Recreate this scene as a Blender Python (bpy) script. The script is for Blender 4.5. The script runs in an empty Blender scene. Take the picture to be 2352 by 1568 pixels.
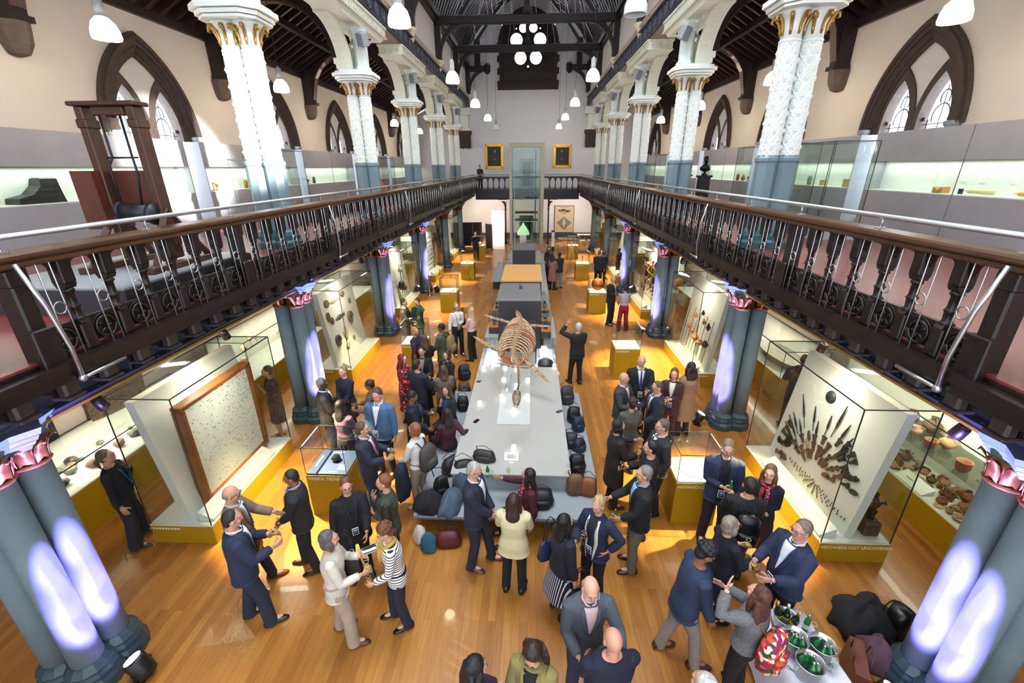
import bpy, math, random
import numpy as np
from mathutils import Vector, Matrix
random.seed(7)
SC = bpy.context.scene
PI = math.pi
# ------------------------------------------------------------------ camera
W_, Y0, DY = 4.84, 3.26, 5.67          # column line, first column pair, bay length
pit, yaw, rol = [math.radians(a) for a in (21.66, -2.535, -0.437)]
_f = np.array([math.sin(yaw)*math.cos(pit), math.cos(yaw)*math.cos(pit), -math.sin(pit)])
_r = np.array([math.cos(yaw), -math.sin(yaw), 0.0]); _u = np.cross(_r, _f)
_R = _r*math.cos(rol)+_u*math.sin(rol); _U = _u*math.cos(rol)-_r*math.sin(rol)
cam_d = bpy.data.cameras.new('camera'); cam = bpy.data.objects.new('camera', cam_d)
SC.collection.objects.link(cam); SC.camera = cam
cam_d.sensor_width = 36; cam_d.lens = 1005/2352*36; cam_d.clip_end = 200; cam_d.clip_start = .05
CAM = np.array([.315, 0, 5.5])
cam.matrix_world = Matrix(((_R[0], _U[0], -_f[0], CAM[0]), (_R[1], _U[1], -_f[1], CAM[1]), (_R[2], _U[2], -_f[2], CAM[2]), (0, 0, 0, 1)))
def G(x, y, z=0.0):                    # photo pixel -> point on the level plane z (used once to read positions off the photo)
    d = _f*1005+_R*(x-1176)+_U*(784-y); t = (z-CAM[2])/d[2]; return CAM+d*t
# ------------------------------------------------------------------ world and view
wd = bpy.data.worlds.new('sky'); SC.world = wd; wd.use_nodes = True
bg = wd.node_tree.nodes['Background']; bg.inputs[0].default_value = (.80, .90, 1, 1); bg.inputs[1].default_value = 1.8
SC.view_settings.view_transform = 'Standard'; SC.view_settings.look = 'None'
SC.view_settings.exposure = 0.38; SC.view_settings.gamma = 1; SC.view_settings.use_curve_mapping = False
SC.cycles.use_adaptive_sampling = True; SC.cycles.adaptive_threshold = .12; SC.cycles.adaptive_min_samples = 12
SC.cycles.max_bounces = 5; SC.cycles.diffuse_bounces = 2; SC.cycles.glossy_bounces = 2
SC.cycles.transparent_max_bounces = 20; SC.cycles.transmission_bounces = 4; SC.cycles.sample_clamp_indirect = 4
SC.cycles.sample_clamp_direct = 30
SC.cycles.caustics_reflective = False; SC.cycles.caustics_refractive = False
# ------------------------------------------------------------------ large lights
def lamp(name, kind, loc, power, col=(1, 1, 1), aim=None, size=1, size_y=None, spot=60, blend=.5, radius=.05):
    L = bpy.data.lights.new(name, kind); L.energy = power; L.color = col
    if kind == 'AREA':
        L.shape = 'RECTANGLE'; L.size = size; L.size_y = size_y or size
    elif kind == 'SPOT':
        L.spot_size = math.radians(spot); L.spot_blend = blend; L.shadow_soft_size = radius
    elif kind == 'SUN': L.angle = .01
    else: L.shadow_soft_size = radius
    o = bpy.data.objects.new(name, L); SC.collection.objects.link(o); o.location = loc
    if aim is not None:
        o.rotation_euler = (Vector(aim)-Vector(loc)).to_track_quat('-Z', 'Y').to_euler()
    return o
DAY = (.86, .93, 1.0)
WARM = (1.0, .74, .42)
for k in range(1, 6):                  # daylight outside each aisle window
    yc = Y0+DY*(k+.5)
    for s in (-1, 1):
        lamp('window_daylight', 'AREA', (s*9.95, yc, 6.5), 420 if s < 0 else 380, DAY, (0, yc, 4.6), 2.7, 3.6)
for yc in (8, 16, 24, 32):             # daylight over the glazed strips of the nave roof
    lamp('skylight_daylight', 'AREA', (0, yc, 17.6), 1900, DAY, (0, yc, 0), 7.5, 6)
lamp('rose_daylight', 'AREA', (0, 38.4, 14), 100, (1, .98, .92), (0, 20, 3), 4, 5)
lamp('rear_fill_light', 'AREA', (0, -3.4, 9.5), 520, (.90, .95, 1.0), (0, 16, 4.5), 15, 9)   # added cool fill from the open rear
lamp('sunbeam', 'SPOT', (8.4, -2.6, 8.8), 90000, (1, .97, .93), (-7.6, 10.9, 5.9), spot=8.5, blend=.5, radius=.12)
# ------------------------------------------------------------------ helpers
def lin(h):
    if isinstance(h, str):
        h = h.lstrip('#'); c = [int(h[i:i+2], 16)/255 for i in (0, 2, 4)]
    else: c = h
    return tuple(x/12.92 if x <= .04045 else ((x+.055)/1.055)**2.4 for x in c)
_M = {}
def mat(name, col='#808080', rough=.6, metal=0, noise=0, nscale=8, bump=0, bscale=40, emit=0, spec=None, col2=None, stretch=None):
    if name in _M: return _M[name]
    m = bpy.data.materials.new(name); m.use_nodes = True; nt = m.node_tree; b = nt.nodes['Principled BSDF']
    c = lin(col); b.inputs['Base Color'].default_value = (*c, 1); b.inputs['Roughness'].default_value = rough; b.inputs['Metallic'].default_value = metal
    if spec is not None: b.inputs['Specular IOR Level'].default_value = spec
    if emit: b.inputs['Emission Color'].default_value = (*c, 1); b.inputs['Emission Strength'].default_value = emit
    if noise or bump:
        tc = nt.nodes.new('ShaderNodeTexCoord'); mp = nt.nodes.new('ShaderNodeMapping'); nt.links.new(tc.outputs['Object'], mp.inputs[0])
        if stretch: mp.inputs['Scale'].default_value = stretch
    if noise:
        n = nt.nodes.new('ShaderNodeTexNoise'); n.inputs['Scale'].default_value = nscale; n.inputs['Detail'].default_value = 4
        nt.links.new(mp.outputs[0], n.inputs['Vector'])
        r = nt.nodes.new('ShaderNodeValToRGB'); r.color_ramp.elements[0].position = .35; r.color_ramp.elements[1].position = .65
        c2 = lin(col2) if col2 else tuple(x*(1-noise) for x in c)
        r.color_ramp.elements[0].color = (*c2, 1); r.color_ramp.elements[1].color = (*c, 1)
        nt.links.new(n.outputs['Fac'], r.inputs[0]); nt.links.new(r.outputs[0], b.inputs['Base Color'])
    if bump:
        n = nt.nodes.new('ShaderNodeTexNoise'); n.inputs['Scale'].default_value = bscale; nt.links.new(mp.outputs[0], n.inputs['Vector'])
        bp = nt.nodes.new('ShaderNodeBump'); bp.inputs['Strength'].default_value = bump; bp.inputs['Distance'].default_value = .01
        nt.links.new(n.outputs['Fac'], bp.inputs['Height']); nt.links.new(bp.outputs[0], b.inputs['Normal'])
    _M[name] = m; return m
def glass(name, tint='#eef6f2', clear=.9, rough=.02):
    if name in _M: return _M[name]
    m = bpy.data.materials.new(name); m.use_nodes = True; nt = m.node_tree; nt.nodes.clear()
    o = nt.nodes.new('ShaderNodeOutputMaterial'); mx = nt.nodes.new('ShaderNodeMixShader'); t = nt.nodes.new('ShaderNodeBsdfTransparent'); g = nt.nodes.new('ShaderNodeBsdfGlossy')
    t.inputs[0].default_value = (*lin(tint), 1); g.inputs['Roughness'].default_value = rough
    lw = nt.nodes.new('ShaderNodeLayerWeight'); lw.inputs[0].default_value = .5; pw = nt.nodes.new('ShaderNodeMath'); pw.operation = 'POWER'; pw.inputs[1].default_value = 3.5
    ml = nt.nodes.new('ShaderNodeMath'); ml.operation = 'MULTIPLY_ADD'; ml.inputs[1].default_value = .55; ml.inputs[2].default_value = .03
    nt.links.new(lw.outputs['Facing'], pw.inputs[0]); nt.links.new(pw.outputs[0], ml.inputs[0]); nt.links.new(ml.outputs[0], mx.inputs[0]); nt.links.new(t.outputs[0], mx.inputs[1]); nt.links.new(g.outputs[0], mx.inputs[2]); nt.links.new(mx.outputs[0], o.inputs[0])
    _M[name] = m; return m
class MB:                              # gathers shapes into ONE mesh
    def __init__(s): s.v = []; s.f = []; s.mi = []; s.sm = []; s.n = 0; s.T = None
    def add(s, V, F, m=0, smooth=False):
        V = np.asarray(V, float).reshape(-1, 3)
        if s.T is not None: V = V@s.T[:3, :3].T+s.T[:3, 3]
        s.v.append(V); n = s.n
        s.f += [tuple(i+n for i in f) for f in F]; s.mi += [m]*len(F); s.sm += [smooth]*len(F); s.n += len(V); return s
    def box(s, x0, x1, y0, y1, z0, z1, m=0):
        V = [(x, y, z) for z in (z0, z1) for y in (y0, y1) for x in (x0, x1)]
        return s.add(V, [(0, 2, 3, 1), (4, 5, 7, 6), (0, 1, 5, 4), (2, 6, 7, 3), (0, 4, 6, 2), (1, 3, 7, 5)], m)
    def cbox(s, c, d, m=0): return s.box(c[0]-d[0]/2, c[0]+d[0]/2, c[1]-d[1]/2, c[1]+d[1]/2, c[2]-d[2]/2, c[2]+d[2]/2, m)
    def rbox(s, c, d, R, m=0):         # rotated box, R a 3x3
        V = np.array([(x, y, z) for z in (-.5, .5) for y in (-.5, .5) for x in (-.5, .5)])*np.array(d)@np.array(R).T+np.array(c)
        return s.add(V, [(0, 2, 3, 1), (4, 5, 7, 6), (0, 1, 5, 4), (2, 6, 7, 3), (0, 4, 6, 2), (1, 3, 7, 5)], m)
    def bev(s, x0, x1, y0, y1, z0, z1, b=.01, m=0):   # box with chamfered edges
        V = []
        for z, i in ((z0, b), (z0+b, 0), (z1-b, 0), (z1, b)):
            V += [(x0+i+b, y0+i, z), (x1-i-b, y0+i, z), (x1-i, y0+i+b, z), (x1-i, y1-i-b, z), (x1-i-b, y1-i, z), (x0+i+b, y1-i, z), (x0+i, y1-i-b, z), (x0+i, y0+i+b, z)]
        return s.loft(np.array(V).reshape(4, 8, 3), m)
    def loft(s, R, m=0, smooth=False, cap=True, closed=True):
        R = np.asarray(R, float); k, n = R.shape[:2]; F = []
        for a in range(k-1):
            for b in range(n if closed else n-1):
                c = (b+1) % n; F.append((a*n+b, a*n+c, (a+1)*n+c, (a+1)*n+b))
        if cap: F += [tuple(range(n))[::-1], tuple((k-1)*n+i for i in range(n))]
        return s.add(R.reshape(-1, 3), F, m, smooth)
    def lathe(s, P, c=(0, 0, 0), n=16, m=0, smooth=True, sx=1, sy=1, cap=True, rot=0):
        a = np.arange(n)/n*2*PI+rot
        return s.loft([[(c[0]+r*math.cos(t)*sx, c[1]+r*math.sin(t)*sy, c[2]+z) for t in a] for r, z in P], m, smooth, cap)
    def tube(s, P, r, n=8, m=0, smooth=True, flat=1, cap=True):
        P = np.asarray(P, float); k = len(P); r = [r]*k if np.isscalar(r) else r
        T = np.gradient(P, axis=0) if k > 2 else np.array([P[1]-P[0]]*2)
        T /= np.maximum(np.linalg.norm(T, axis=1, keepdims=True), 1e-9)
        u = np.cross(T[0], (0, 0, 1.)); u = u/np.linalg.norm(u) if np.linalg.norm(u) > .05 else np.array([1., 0, 0])
        R = []; a = np.arange(n)/n*2*PI
        for i in range(k):
            u = u-T[i]*(u@T[i]); u /= np.linalg.norm(u); w = np.cross(T[i], u)
            R.append(P[i]+r[i]*(np.cos(a)[:, None]*u+np.sin(a)[:, None]*w*flat))
        return s.loft(R, m, smooth, cap)
    def ell(s, c, r, n=12, k=8, m=0, R=None):
        r = (r, r, r) if np.isscalar(r) else r
        V = []
        for i in range(k+1):
            t = PI*i/k*.998+.001*PI
            V.append([(r[0]*math.sin(t)*math.cos(a), r[1]*math.sin(t)*math.sin(a), -r[2]*math.cos(t)) for a in np.arange(n)/n*2*PI])
        V = np.array(V)
        if R is not None: V = V@np.array(R).T
        return s.loft(V+np.array(c), m, True)
    def prism(s, poly, a0, a1, axis=1, m=0):   # polygon (p,q) extruded along axis
        n = len(poly)
        def pt(p, q, a): return {0: (a, p, q), 1: (p, a, q), 2: (p, q, a)}[axis]
        V = [pt(p, q, a0) for p, q in poly]+[pt(p, q, a1) for p, q in poly]
        return s.add(V, [tuple(range(n)), tuple(range(n, 2*n))[::-1]]+[(i, i+n, (i+1) % n+n, (i+1) % n) for i in range(n)], m)
    def strip(s, A, B, a0, a1, axis=0, m=0):   # band between curves A and B (lists of (p,q)) extruded along axis
        def pt(p, a): return {0: (a, p[0], p[1]), 1: (p[0], a, p[1]), 2: (p[0], p[1], a)}[axis]
        n = len(A); R = [[pt(A[i], a0), pt(B[i], a0), pt(B[i], a1), pt(A[i], a1)] for i in range(n)]
        return s.loft(R, m)
    def build(s, name, mats, parent=None, loc=None, coll=None):
        me = bpy.data.meshes.new(name)
        V = np.concatenate(s.v) if s.v else np.zeros((0, 3))
        me.from_pydata(V.tolist(), [], s.f)
        for mm in (mats if isinstance(mats, (list, tuple)) else [mats]): me.materials.append(mm)
        me.polygons.foreach_set('material_index', s.mi); me.polygons.foreach_set('use_smooth', s.sm); me.update()
        o = bpy.data.objects.new(name, me); SC.collection.objects.link(o)
        if parent is not None: o.parent = parent
        if loc is not None: o.location = loc
        return o
def tag(o, label=None, cat=None, group=None, kind=None):
    for k, v in (('label', label), ('category', cat), ('group', group), ('kind', kind)):
        if v: o[k] = v
    return o
def thing(name, label, cat, loc=(0, 0, 0), rz=0, group=None):
    o = bpy.data.objects.new(name, None); SC.collection.objects.link(o); o.location = loc; o.rotation_euler = (0, 0, rz); o.empty_display_size = .1
    return tag(o, label, cat, group)
def copy_tree(o, parent=None):
    c = o.copy(); SC.collection.objects.link(c); c.parent = parent
    for ch in list(o.children): copy_tree(ch, c)
    return c
def dup(o, loc, rz=0, label=None, group=None):
    c = copy_tree(o); c.location = loc; c.rotation_euler = (0, 0, rz)
    if label: c['label'] = label
    if group: c['group'] = group
    return c
def recalc(o):
    import bmesh
    bm = bmesh.new(); bm.from_mesh(o.data); bmesh.ops.recalc_face_normals(bm, faces=bm.faces); bm.to_mesh(o.data); bm.free(); return o
ORD = ['first', 'second', 'third', 'fourth', 'fifth', 'sixth', 'seventh', 'eighth', 'ninth', 'tenth']
SIDE = {-1: 'left', 1: 'right'}
# shared materials
DARKWOOD = mat('dark_stained_timber', '#1c110f', .34, noise=.4, nscale=6, stretch=(3, .4, 3))
ROOFWOOD = mat('roof_timber', '#241612', .45, noise=.4, nscale=4)
ROOFBOARD = mat('roof_boarding', '#5a2e22', .4, noise=.4, nscale=5, stretch=(.5, 6, .5))
RAILWOOD = mat('handrail_timber', '#5a3a25', .35, noise=.4, nscale=6, stretch=(3, .3, 3))
WHITEIRON = mat('white_painted_iron', '#e9ece6', .45)
CREAMIRON = mat('cream_painted_iron', '#dcdccb', .5)
BLUEIRON = mat('blue_grey_painted_iron', '#5f7f8c', .4)
PALEBLUE = mat('pale_blue_painted_iron', '#6e828b', .4)
TEALIRON = mat('dark_teal_painted_iron', '#2c4048', .4)
GIRDER = mat('slate_blue_girder_paint', '#3c4557', .45)
GOLD = mat('gilded_leaf', '#a8803a', .32, metal=.6)
COPPERLEAF = mat('bronze_gilded_leaf', '#8a5a34', .35, metal=.6)
STONE = mat('brown_sandstone', '#4d4038', .8, noise=.3, nscale=10, bump=.3)
WALLPAINT = mat('cream_wall_paint', '#e2d6c8', .8, noise=.05, nscale=1.5)
STEEL = mat('brushed_steel', '#b9b9ba', .3, metal=.9)
OCHRE = mat('ochre_plinth_paint', '#ab8508', .5)
CASEWHITE = mat('case_white_lining', '#e6e6dc', .6)
GREYPANEL = mat('grey_case_panel', '#a5a5ac', .5, noise=.06, nscale=3)
CGLASS = glass('case_glass', '#fafdfb', 1)
BLACKEDGE = mat('glass_edge_seal', '#22302e', .3)
BLACK = mat('black_metal', '#16161a', .4)
PAPER = mat('white_label_card', '#efeee6', .6)
# ================================================================== SETTING
def wood_floor():
    m = bpy.data.materials.new('oak_strip_floor'); m.use_nodes = True; nt = m.node_tree; b = nt.nodes['Principled BSDF']; N = nt.nodes.new; K = nt.links.new
    tc = N('ShaderNodeTexCoord'); sx = N('ShaderNodeSeparateXYZ'); K(tc.outputs['Object'], sx.inputs[0]); cb = N('ShaderNodeCombineXYZ')
    K(sx.outputs['Y'], cb.inputs['X']); K(sx.outputs['X'], cb.inputs['Y'])
    br = N('ShaderNodeTexBrick'); K(cb.outputs[0], br.inputs['Vector']); br.inputs['Scale'].default_value = 1
    br.inputs['Brick Width'].default_value = 1.5; br.inputs['Row Height'].default_value = .105; br.inputs['Mortar Size'].default_value = .0011; br.offset = .37
    br.inputs['Color1'].default_value = (*lin('#b07733'), 1); br.inputs['Color2'].default_value = (*lin('#965f24'), 1); br.inputs['Mortar'].default_value = (*lin('#70461c'), 1)
    n = N('ShaderNodeTexNoise'); mp = N('ShaderNodeMapping'); mp.inputs['Scale'].default_value = (14, .9, 1); K(tc.outputs['Object'], mp.inputs[0]); K(mp.outputs[0], n.inputs['Vector']); n.inputs['Scale'].default_value = 2.5; n.inputs['Detail'].default_value = 6
    mx = N('ShaderNodeMix'); mx.data_type = 'RGBA'; mx.blend_type = 'MULTIPLY'; mx.inputs[0].default_value = .42
    r = N('ShaderNodeValToRGB'); r.color_ramp.elements[0].position = .3; r.color_ramp.elements[0].color = (.55, .45, .36, 1); r.color_ramp.elements[1].position = .65; r.color_ramp.elements[1].color = (1.1, 1.08, 1.02, 1)
    K(n.outputs['Fac'], r.inputs[0]); K(br.outputs['Color'], mx.inputs[6]); K(r.outputs[0], mx.inputs[7]); K(mx.outputs[2], b.inputs['Base Color'])
    b.inputs['Roughness'].default_value = .3; b.inputs['Coat Weight'].default_value = .15
    return m
def struct(o): o['kind'] = 'structure'; return o
struct(MB().box(-9.1, 9.1, -3, 37.4, -.2, 0).build('floor', wood_floor()))
REDFLOOR = mat('red_gallery_floor', '#7e3634', .25, noise=.15, nscale=2)
SOFFIT = mat('gallery_soffit', '#8a7d70', .8)
for s in (-1, 1):
    m = MB(); xs = sorted((s*3.82, s*9.1)); m.box(xs[0], xs[1], -3, 37.4, 3.78, 4.0, 0); xs = sorted((s*4.9, s*9.1)); m.box(xs[0], xs[1], -3, 37.4, 3.70, 3.78, 1)
    struct(m.build('floor_gallery_'+SIDE[s], [REDFLOOR, SOFFIT]))
    LOW = mat('lower_wall_paint', '#d9cfc2', .8, noise=.05, nscale=1.2)
    xs = sorted((s*7.9, s*8.1)); struct(MB().box(xs[0], xs[1], -3, 37.4, 0, 3.7).build('wall_lower_'+SIDE[s], LOW))
struct(MB().box(-3.82, 3.82, 34.5, 37.4, 3.78, 4.0).build('floor_gallery_end', REDFLOOR))
# pointed arch profile: half width a, springing zs, rise h
def arch(a, zs, h, n=12, z0=None):
    R = (a*a+h*h)/(2*a); P = []
    th = math.atan2(h, R-a) if R > a else math.atan2(h, R-a)
    for i in range(n+1):
        t = th*i/n; P.append((a-R+R*math.cos(t), zs+R*math.sin(t)))
    P = P+[(-p, q) for p, q in P[-2::-1]]
    if z0 is not None: P = [(a, z0)]+P+[(-a, z0)]
    return P                            # from right springing over the apex to left
def arch_z(x, a, zs, h):
    R = (a*a+h*h)/(2*a); x = abs(x); return zs+math.sqrt(max(R*R-(x-(a-R))**2, 0))
# upper side walls with their window openings
WA, WS, WH, WZ0 = 1.28, 6.3, 1.95, 4.25
for s in (-1, 1):
    m = MB(); x0 = s*9.1; x1 = s*9.7
    def quad(ya, yb, za0, zb0, za1, zb1):
        m.add([(x0, ya, za0), (x0, yb, zb0), (x0, yb, zb1), (x0, ya, za1)], [(0, 1, 2, 3)])
        m.add([(x1, ya, za0), (x1, yb, zb0), (x1, yb, zb1), (x1, ya, za1)], [(0, 1, 2, 3)])
    y = -3.0
    for k in range(0, 6):
        yc = Y0+DY*(k+.5); quad(y, yc-WA, 4, 4, 9.05, 9.05); quad(yc-WA, yc+WA, 4, 4, WZ0, WZ0)
        ys = np.linspace(-WA, WA, 25)
        for a, b in zip(ys[:-1], ys[1:]):
            za, zb = arch_z(a, WA, WS, WH), arch_z(b, WA, WS, WH); quad(yc+a, yc+b, za, zb, 9.05, 9.05)
            m.add([(x0, yc+a, za), (x0, yc+b, zb), (x1, yc+b, zb), (x1, yc+a, za)], [(0, 1, 2, 3)])
        for e in (-WA, WA): m.add([(x0, yc+e, WZ0), (x0, yc+e, WS), (x1, yc+e, WS), (x1, yc+e, WZ0)], [(0, 1, 2, 3)])
        m.add([(x0, yc-WA, WZ0), (x0, yc+WA, WZ0), (x1, yc+WA, WZ0), (x1, yc-WA, WZ0)], [(0, 1, 2, 3)])
        y = yc+WA
    quad(y, 37.4, 4, 4, 9.05, 9.05)
    struct(m.build('wall_'+SIDE[s], WALLPAINT))
# one window, built at its sill centre: local x along the wall, local y out through the wall
WG = glass('window_glass', '#f4f8ff', 1); LEAD = mat('window_lead', '#1f242c', .5)
def make_window():
    root = bpy.data.objects.new('window_1', None); SC.collection.objects.link(root); root['kind'] = 'structure'
    m = MB(); z = lambda P: [(p, q-4) for p, q in P]
    def band(a0, a1, y0, y1, mt=0, zb=WS-.02):
        h0, h1 = WH+(a0-WA)*1.25, WH+(a1-WA)*1.25
        A = z(arch(a0, WS, h0, 14)); B = z(arch(a1, WS, h1, 14)); m.strip(A, B, y0, y1, 1, mt)
    band(1.28, 1.5, -.10, .1); band(1.36, 1.44, -.15, -.08); band(1.17, 1.28, -.03, .10); band(1.10, 1.17, .02, .14); band(1.22, 1.26, -.06, .0)
    for sx in (-1, 1):                 # jambs under the arch
        m.box(*sorted((sx*1.10, sx*1.28)), .0, .2, .3, 2.3)
        m.box(*sorted((sx*1.28, sx*1.42)), -.02, .1, 1.9, 2.28)
    m.build('archivolt', STONE, root)
    for sx in (-1, 1):                 # colonettes carrying the arch
        c = MB(); cx = sx*1.3
        c.lathe([(.07, 1.86), (.055, 1.9), (.055, 2.05), (.075, 2.08), (.06, 2.11), (.08, 2.2), (.15, 2.27), (.15, 2.33), (.11, 2.35)], (cx, -.08, 0), 12)
        c.build('colonette', mat('grey_stone_colonette', '#8d8f93', .6), root)
    # cream tympanum pierced by two lancets
    A2, S2, H2 = .44, 6.42, 1.0
    m = MB(); cs = (-.56, .56); ys = np.linspace(-1.1, 1.1, 67)
    for a, b in zip(ys[:-1], ys[1:]):
        def lo(x):
            for c in cs:
                if abs(x-c) < A2: return arch_z(x-c, A2, S2, H2)-4
            return .25
        mid = (a+b)/2; top = lambda x: arch_z(min(abs(x), 1.09), 1.1, WS, WH-.22)-4
        la, lb = (lo(a), lo(b)) if lo(mid) > .3 else (.25, .25)
        if lo(mid) > .3: la = max(la, arch_z(A2, A2, S2, H2)-4); lb = max(lb, arch_z(A2, A2, S2, H2)-4)
        if top(a) > la: m.add([(a, .1, la), (b, .1, lb), (b, .1, top(b)), (a, .1, top(a))], [(0, 1, 2, 3)])
    m.build('tympanum', mat('window_plaster', '#d6d2cc', .8), root)
    for c in cs:
        m = MB(); T = lambda P: [(p+c, q-4) for p, q in P]
        m.strip(T(arch(A2-.03, S2, H2-.06, 10, 4.3)), T(arch(A2+.12, S2, H2+.2, 10, 4.3)), .06, .3, 1)
        # trefoil cusps
        for sx in (-1, 1): m.tube([(c+sx*.38, .2, 2.42+.1*i*.8) for i in (0, 1)], .035, 6)
        m.build('lancet_frame', STONE, root)
        g = MB(); a = A2-.02
        A = T(arch(a, S2, H2-.04, 10)); n = len(A)
        V = [(p, .24, q) for p, q in A]+[(p, .24, .3) for p, q in A]
        g.add(V, [(i, i+1, n+i+1, n+i) for i in range(n-1)])
        gl = g.build('leaded_glass', WG, root)
        l = MB()
        for zz in (.55, 1.0, 1.45, 1.9, 2.35): l.tube([(c-a, .225, zz), (c+a, .225, zz)], .008, 5)
        l.tube([(c, .225, .3), (c, .225, 3.1)], .008, 5)
        for zz in (.78, 1.22, 1.68, 2.12): l.tube([(c+.07*math.cos(t), .225, zz+.07*math.sin(t)) for t in np.linspace(0, 2*PI, 11)], .008, 5)
        l.tube([(c+.22*math.cos(t), .225, 2.5+.25*math.sin(t)) for t in np.linspace(-.4, PI+.4, 13)], .012, 5)
        l.tube([(c+.12*math.cos(t), .225, 2.86+.16*math.sin(t)) for t in np.linspace(-.6, PI+.6, 11)], .012, 5)
        l.tube([(c+(.3)*sx_, .225, zz_) for sx_, zz_ in ((-1, .3), (-1, 2.45))], .012, 5); l.tube([(c+.3, .225, .3), (c+.3, .225, 2.45)], .012, 5)
        l.build('window_lead', LEAD, gl)
    return root
win = make_window(); first = True; wn = 1
for k in range(1, 6):
    for s in (-1, 1):
        o = win if first else copy_tree(win); first = False
        o.location = (s*9.1, Y0+DY*(k+.5), 4.0); o.rotation_euler = (0, 0, -s*PI/2); o.name = 'window_%d' % wn; wn += 1
# end wall with its great window
m = MB()
ro = [(-9.1, 0), (9.1, 0), (9.1, 9.05), (4.6, 11.2), (4.6, 12.4)]
PR = lambda t: (4.6*math.cos(t)**.9 if math.cos(t) > 0 else 0, 12.4+4.3*math.sin(t)**.95 if t > 0 else 12.4)
def roof_z(x):                         # nave roof section
    x = min(abs(x), 4.6); return 12.4+4.25*(1-(x/4.6)**1.75)**.62
EWY = 37.4
def ew_low(x): return 0
xs = np.linspace(-9.1, 9.1, 92)
RW, RZ0, RZ1 = 1.95, 12.0, 15.3        # rose window opening zone
def top_z(x):
    x = abs(x); return roof_z(x)+.1 if x < 4.6 else 9.05+(9.1-x)/(4.5)*2.2
for a, b in zip(xs[:-1], xs[1:]):
    mid = abs((a+b)/2)
    if mid < 1.85:
        m.add([(a, EWY, 0), (b, EWY, 0), (b, EWY, 12.0), (a, EWY, 12.0)], [(0, 1, 2, 3)])
        m.add([(a, EWY, 15.35), (b, EWY, 15.35), (b, EWY, max(top_z(b), 15.4)), (a, EWY, max(top_z(a), 15.4))], [(0, 1, 2, 3)])
    else: m.add([(a, EWY, 0), (b, EWY, 0), (b, EWY, top_z(b)), (a, EWY, top_z(a))], [(0, 1, 2, 3)])
struct(m.build('wall_end', mat('end_wall_paint', '#e9e8ec', .8, noise=.03, nscale=1)))
# the stone window of the end wall
root = struct(bpy.data.objects.new('window_11', None)); SC.collection.objects.link(root); root.location = (0, EWY, 0)
m = MB()
m.box(-2.25, 2.25, -.25, .1, 10.9, 11.15); m.box(-2.1, 2.1, -.1, .3, 11.1, 12.1); m.box(-2.1, 2.1, -.16, .1, 11.55, 11.65)
for i in range(7):
    for sx in (-1, 1):
        w = 2.28 if i % 2 == 0 else 2.12
        m.box(*sorted((sx*1.9, sx*w)), -.14, .1, 11.1+i*.4, 11.5+i*.4)
m.strip(arch(1.9, 13.7, 2.0, 16), arch(2.2, 13.7, 2.35, 16), -.2, .1, 1)
# tracery plate with round lights
C = [(-.85, 14.05, .48), (.85, 14.05, .48), (-.56, 12.95, .47), (.56, 12.95, .47), (-.36, 14.78, .33), (.36, 14.78, .33), (-.14, 13.7, .15), (.14, 13.7, .15), (-.85, 14.75, .09), (.85, 14.75, .09), (0, 12.4, .11)]
gx = np.linspace(-1.95, 1.95, 98); gz = np.linspace(11.5, 15.9, 110)
def inhole(x, z): return any((x-a)**2+(z-b)**2 < r*r for a, b, r in C)
for a, b in zip(gx[:-1], gx[1:]):
    run = None
    for c, d in zip(gz[:-1], gz[1:]):
        xm, zm = (a+b)/2, (c+d)/2; inside = zm < 13.7 or zm < arch_z(xm, 1.95, 13.7, 2.1)
        if inside and not inhole(xm, zm):
            if run is None: run = c
            e = d
        elif run is not None:
            m.add([(a, .05, run), (b, .05, run), (b, .05, c), (a, .05, c)], [(0, 1, 2, 3)]); run = None
    if run is not None: m.add([(a, .05, run), (b, .05, run), (b, .05, e), (a, .05, e)], [(0, 1, 2, 3)])
for a, b, r in C:
    m.tube([(a+r*math.cos(t), 0, b+r*math.sin(t)) for t in np.linspace(0, 2*PI, 33)], .05, 6)
m.build('stone_tracery', mat('end_window_stone', '#3d342f', .8, noise=.3, nscale=6), root)
SKYPANE = mat('sky_lit_pane', '#f4f8ff', .5, emit=5)
g = MB(); g.add([(-1.9, .2, 11.4), (1.9, .2, 11.4), (1.9, .2, 15.8), (-1.9, .2, 15.8)], [(0, 1, 2, 3)]); g.build('round_lights', SKYPANE, root)
# baseboard and lower end wall
struct(MB().box(-7.9, 7.9, 37.3, 37.4, 0, .45).build('baseboard_end', mat('slate_baseboard', '#3a4150', .5)))
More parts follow.
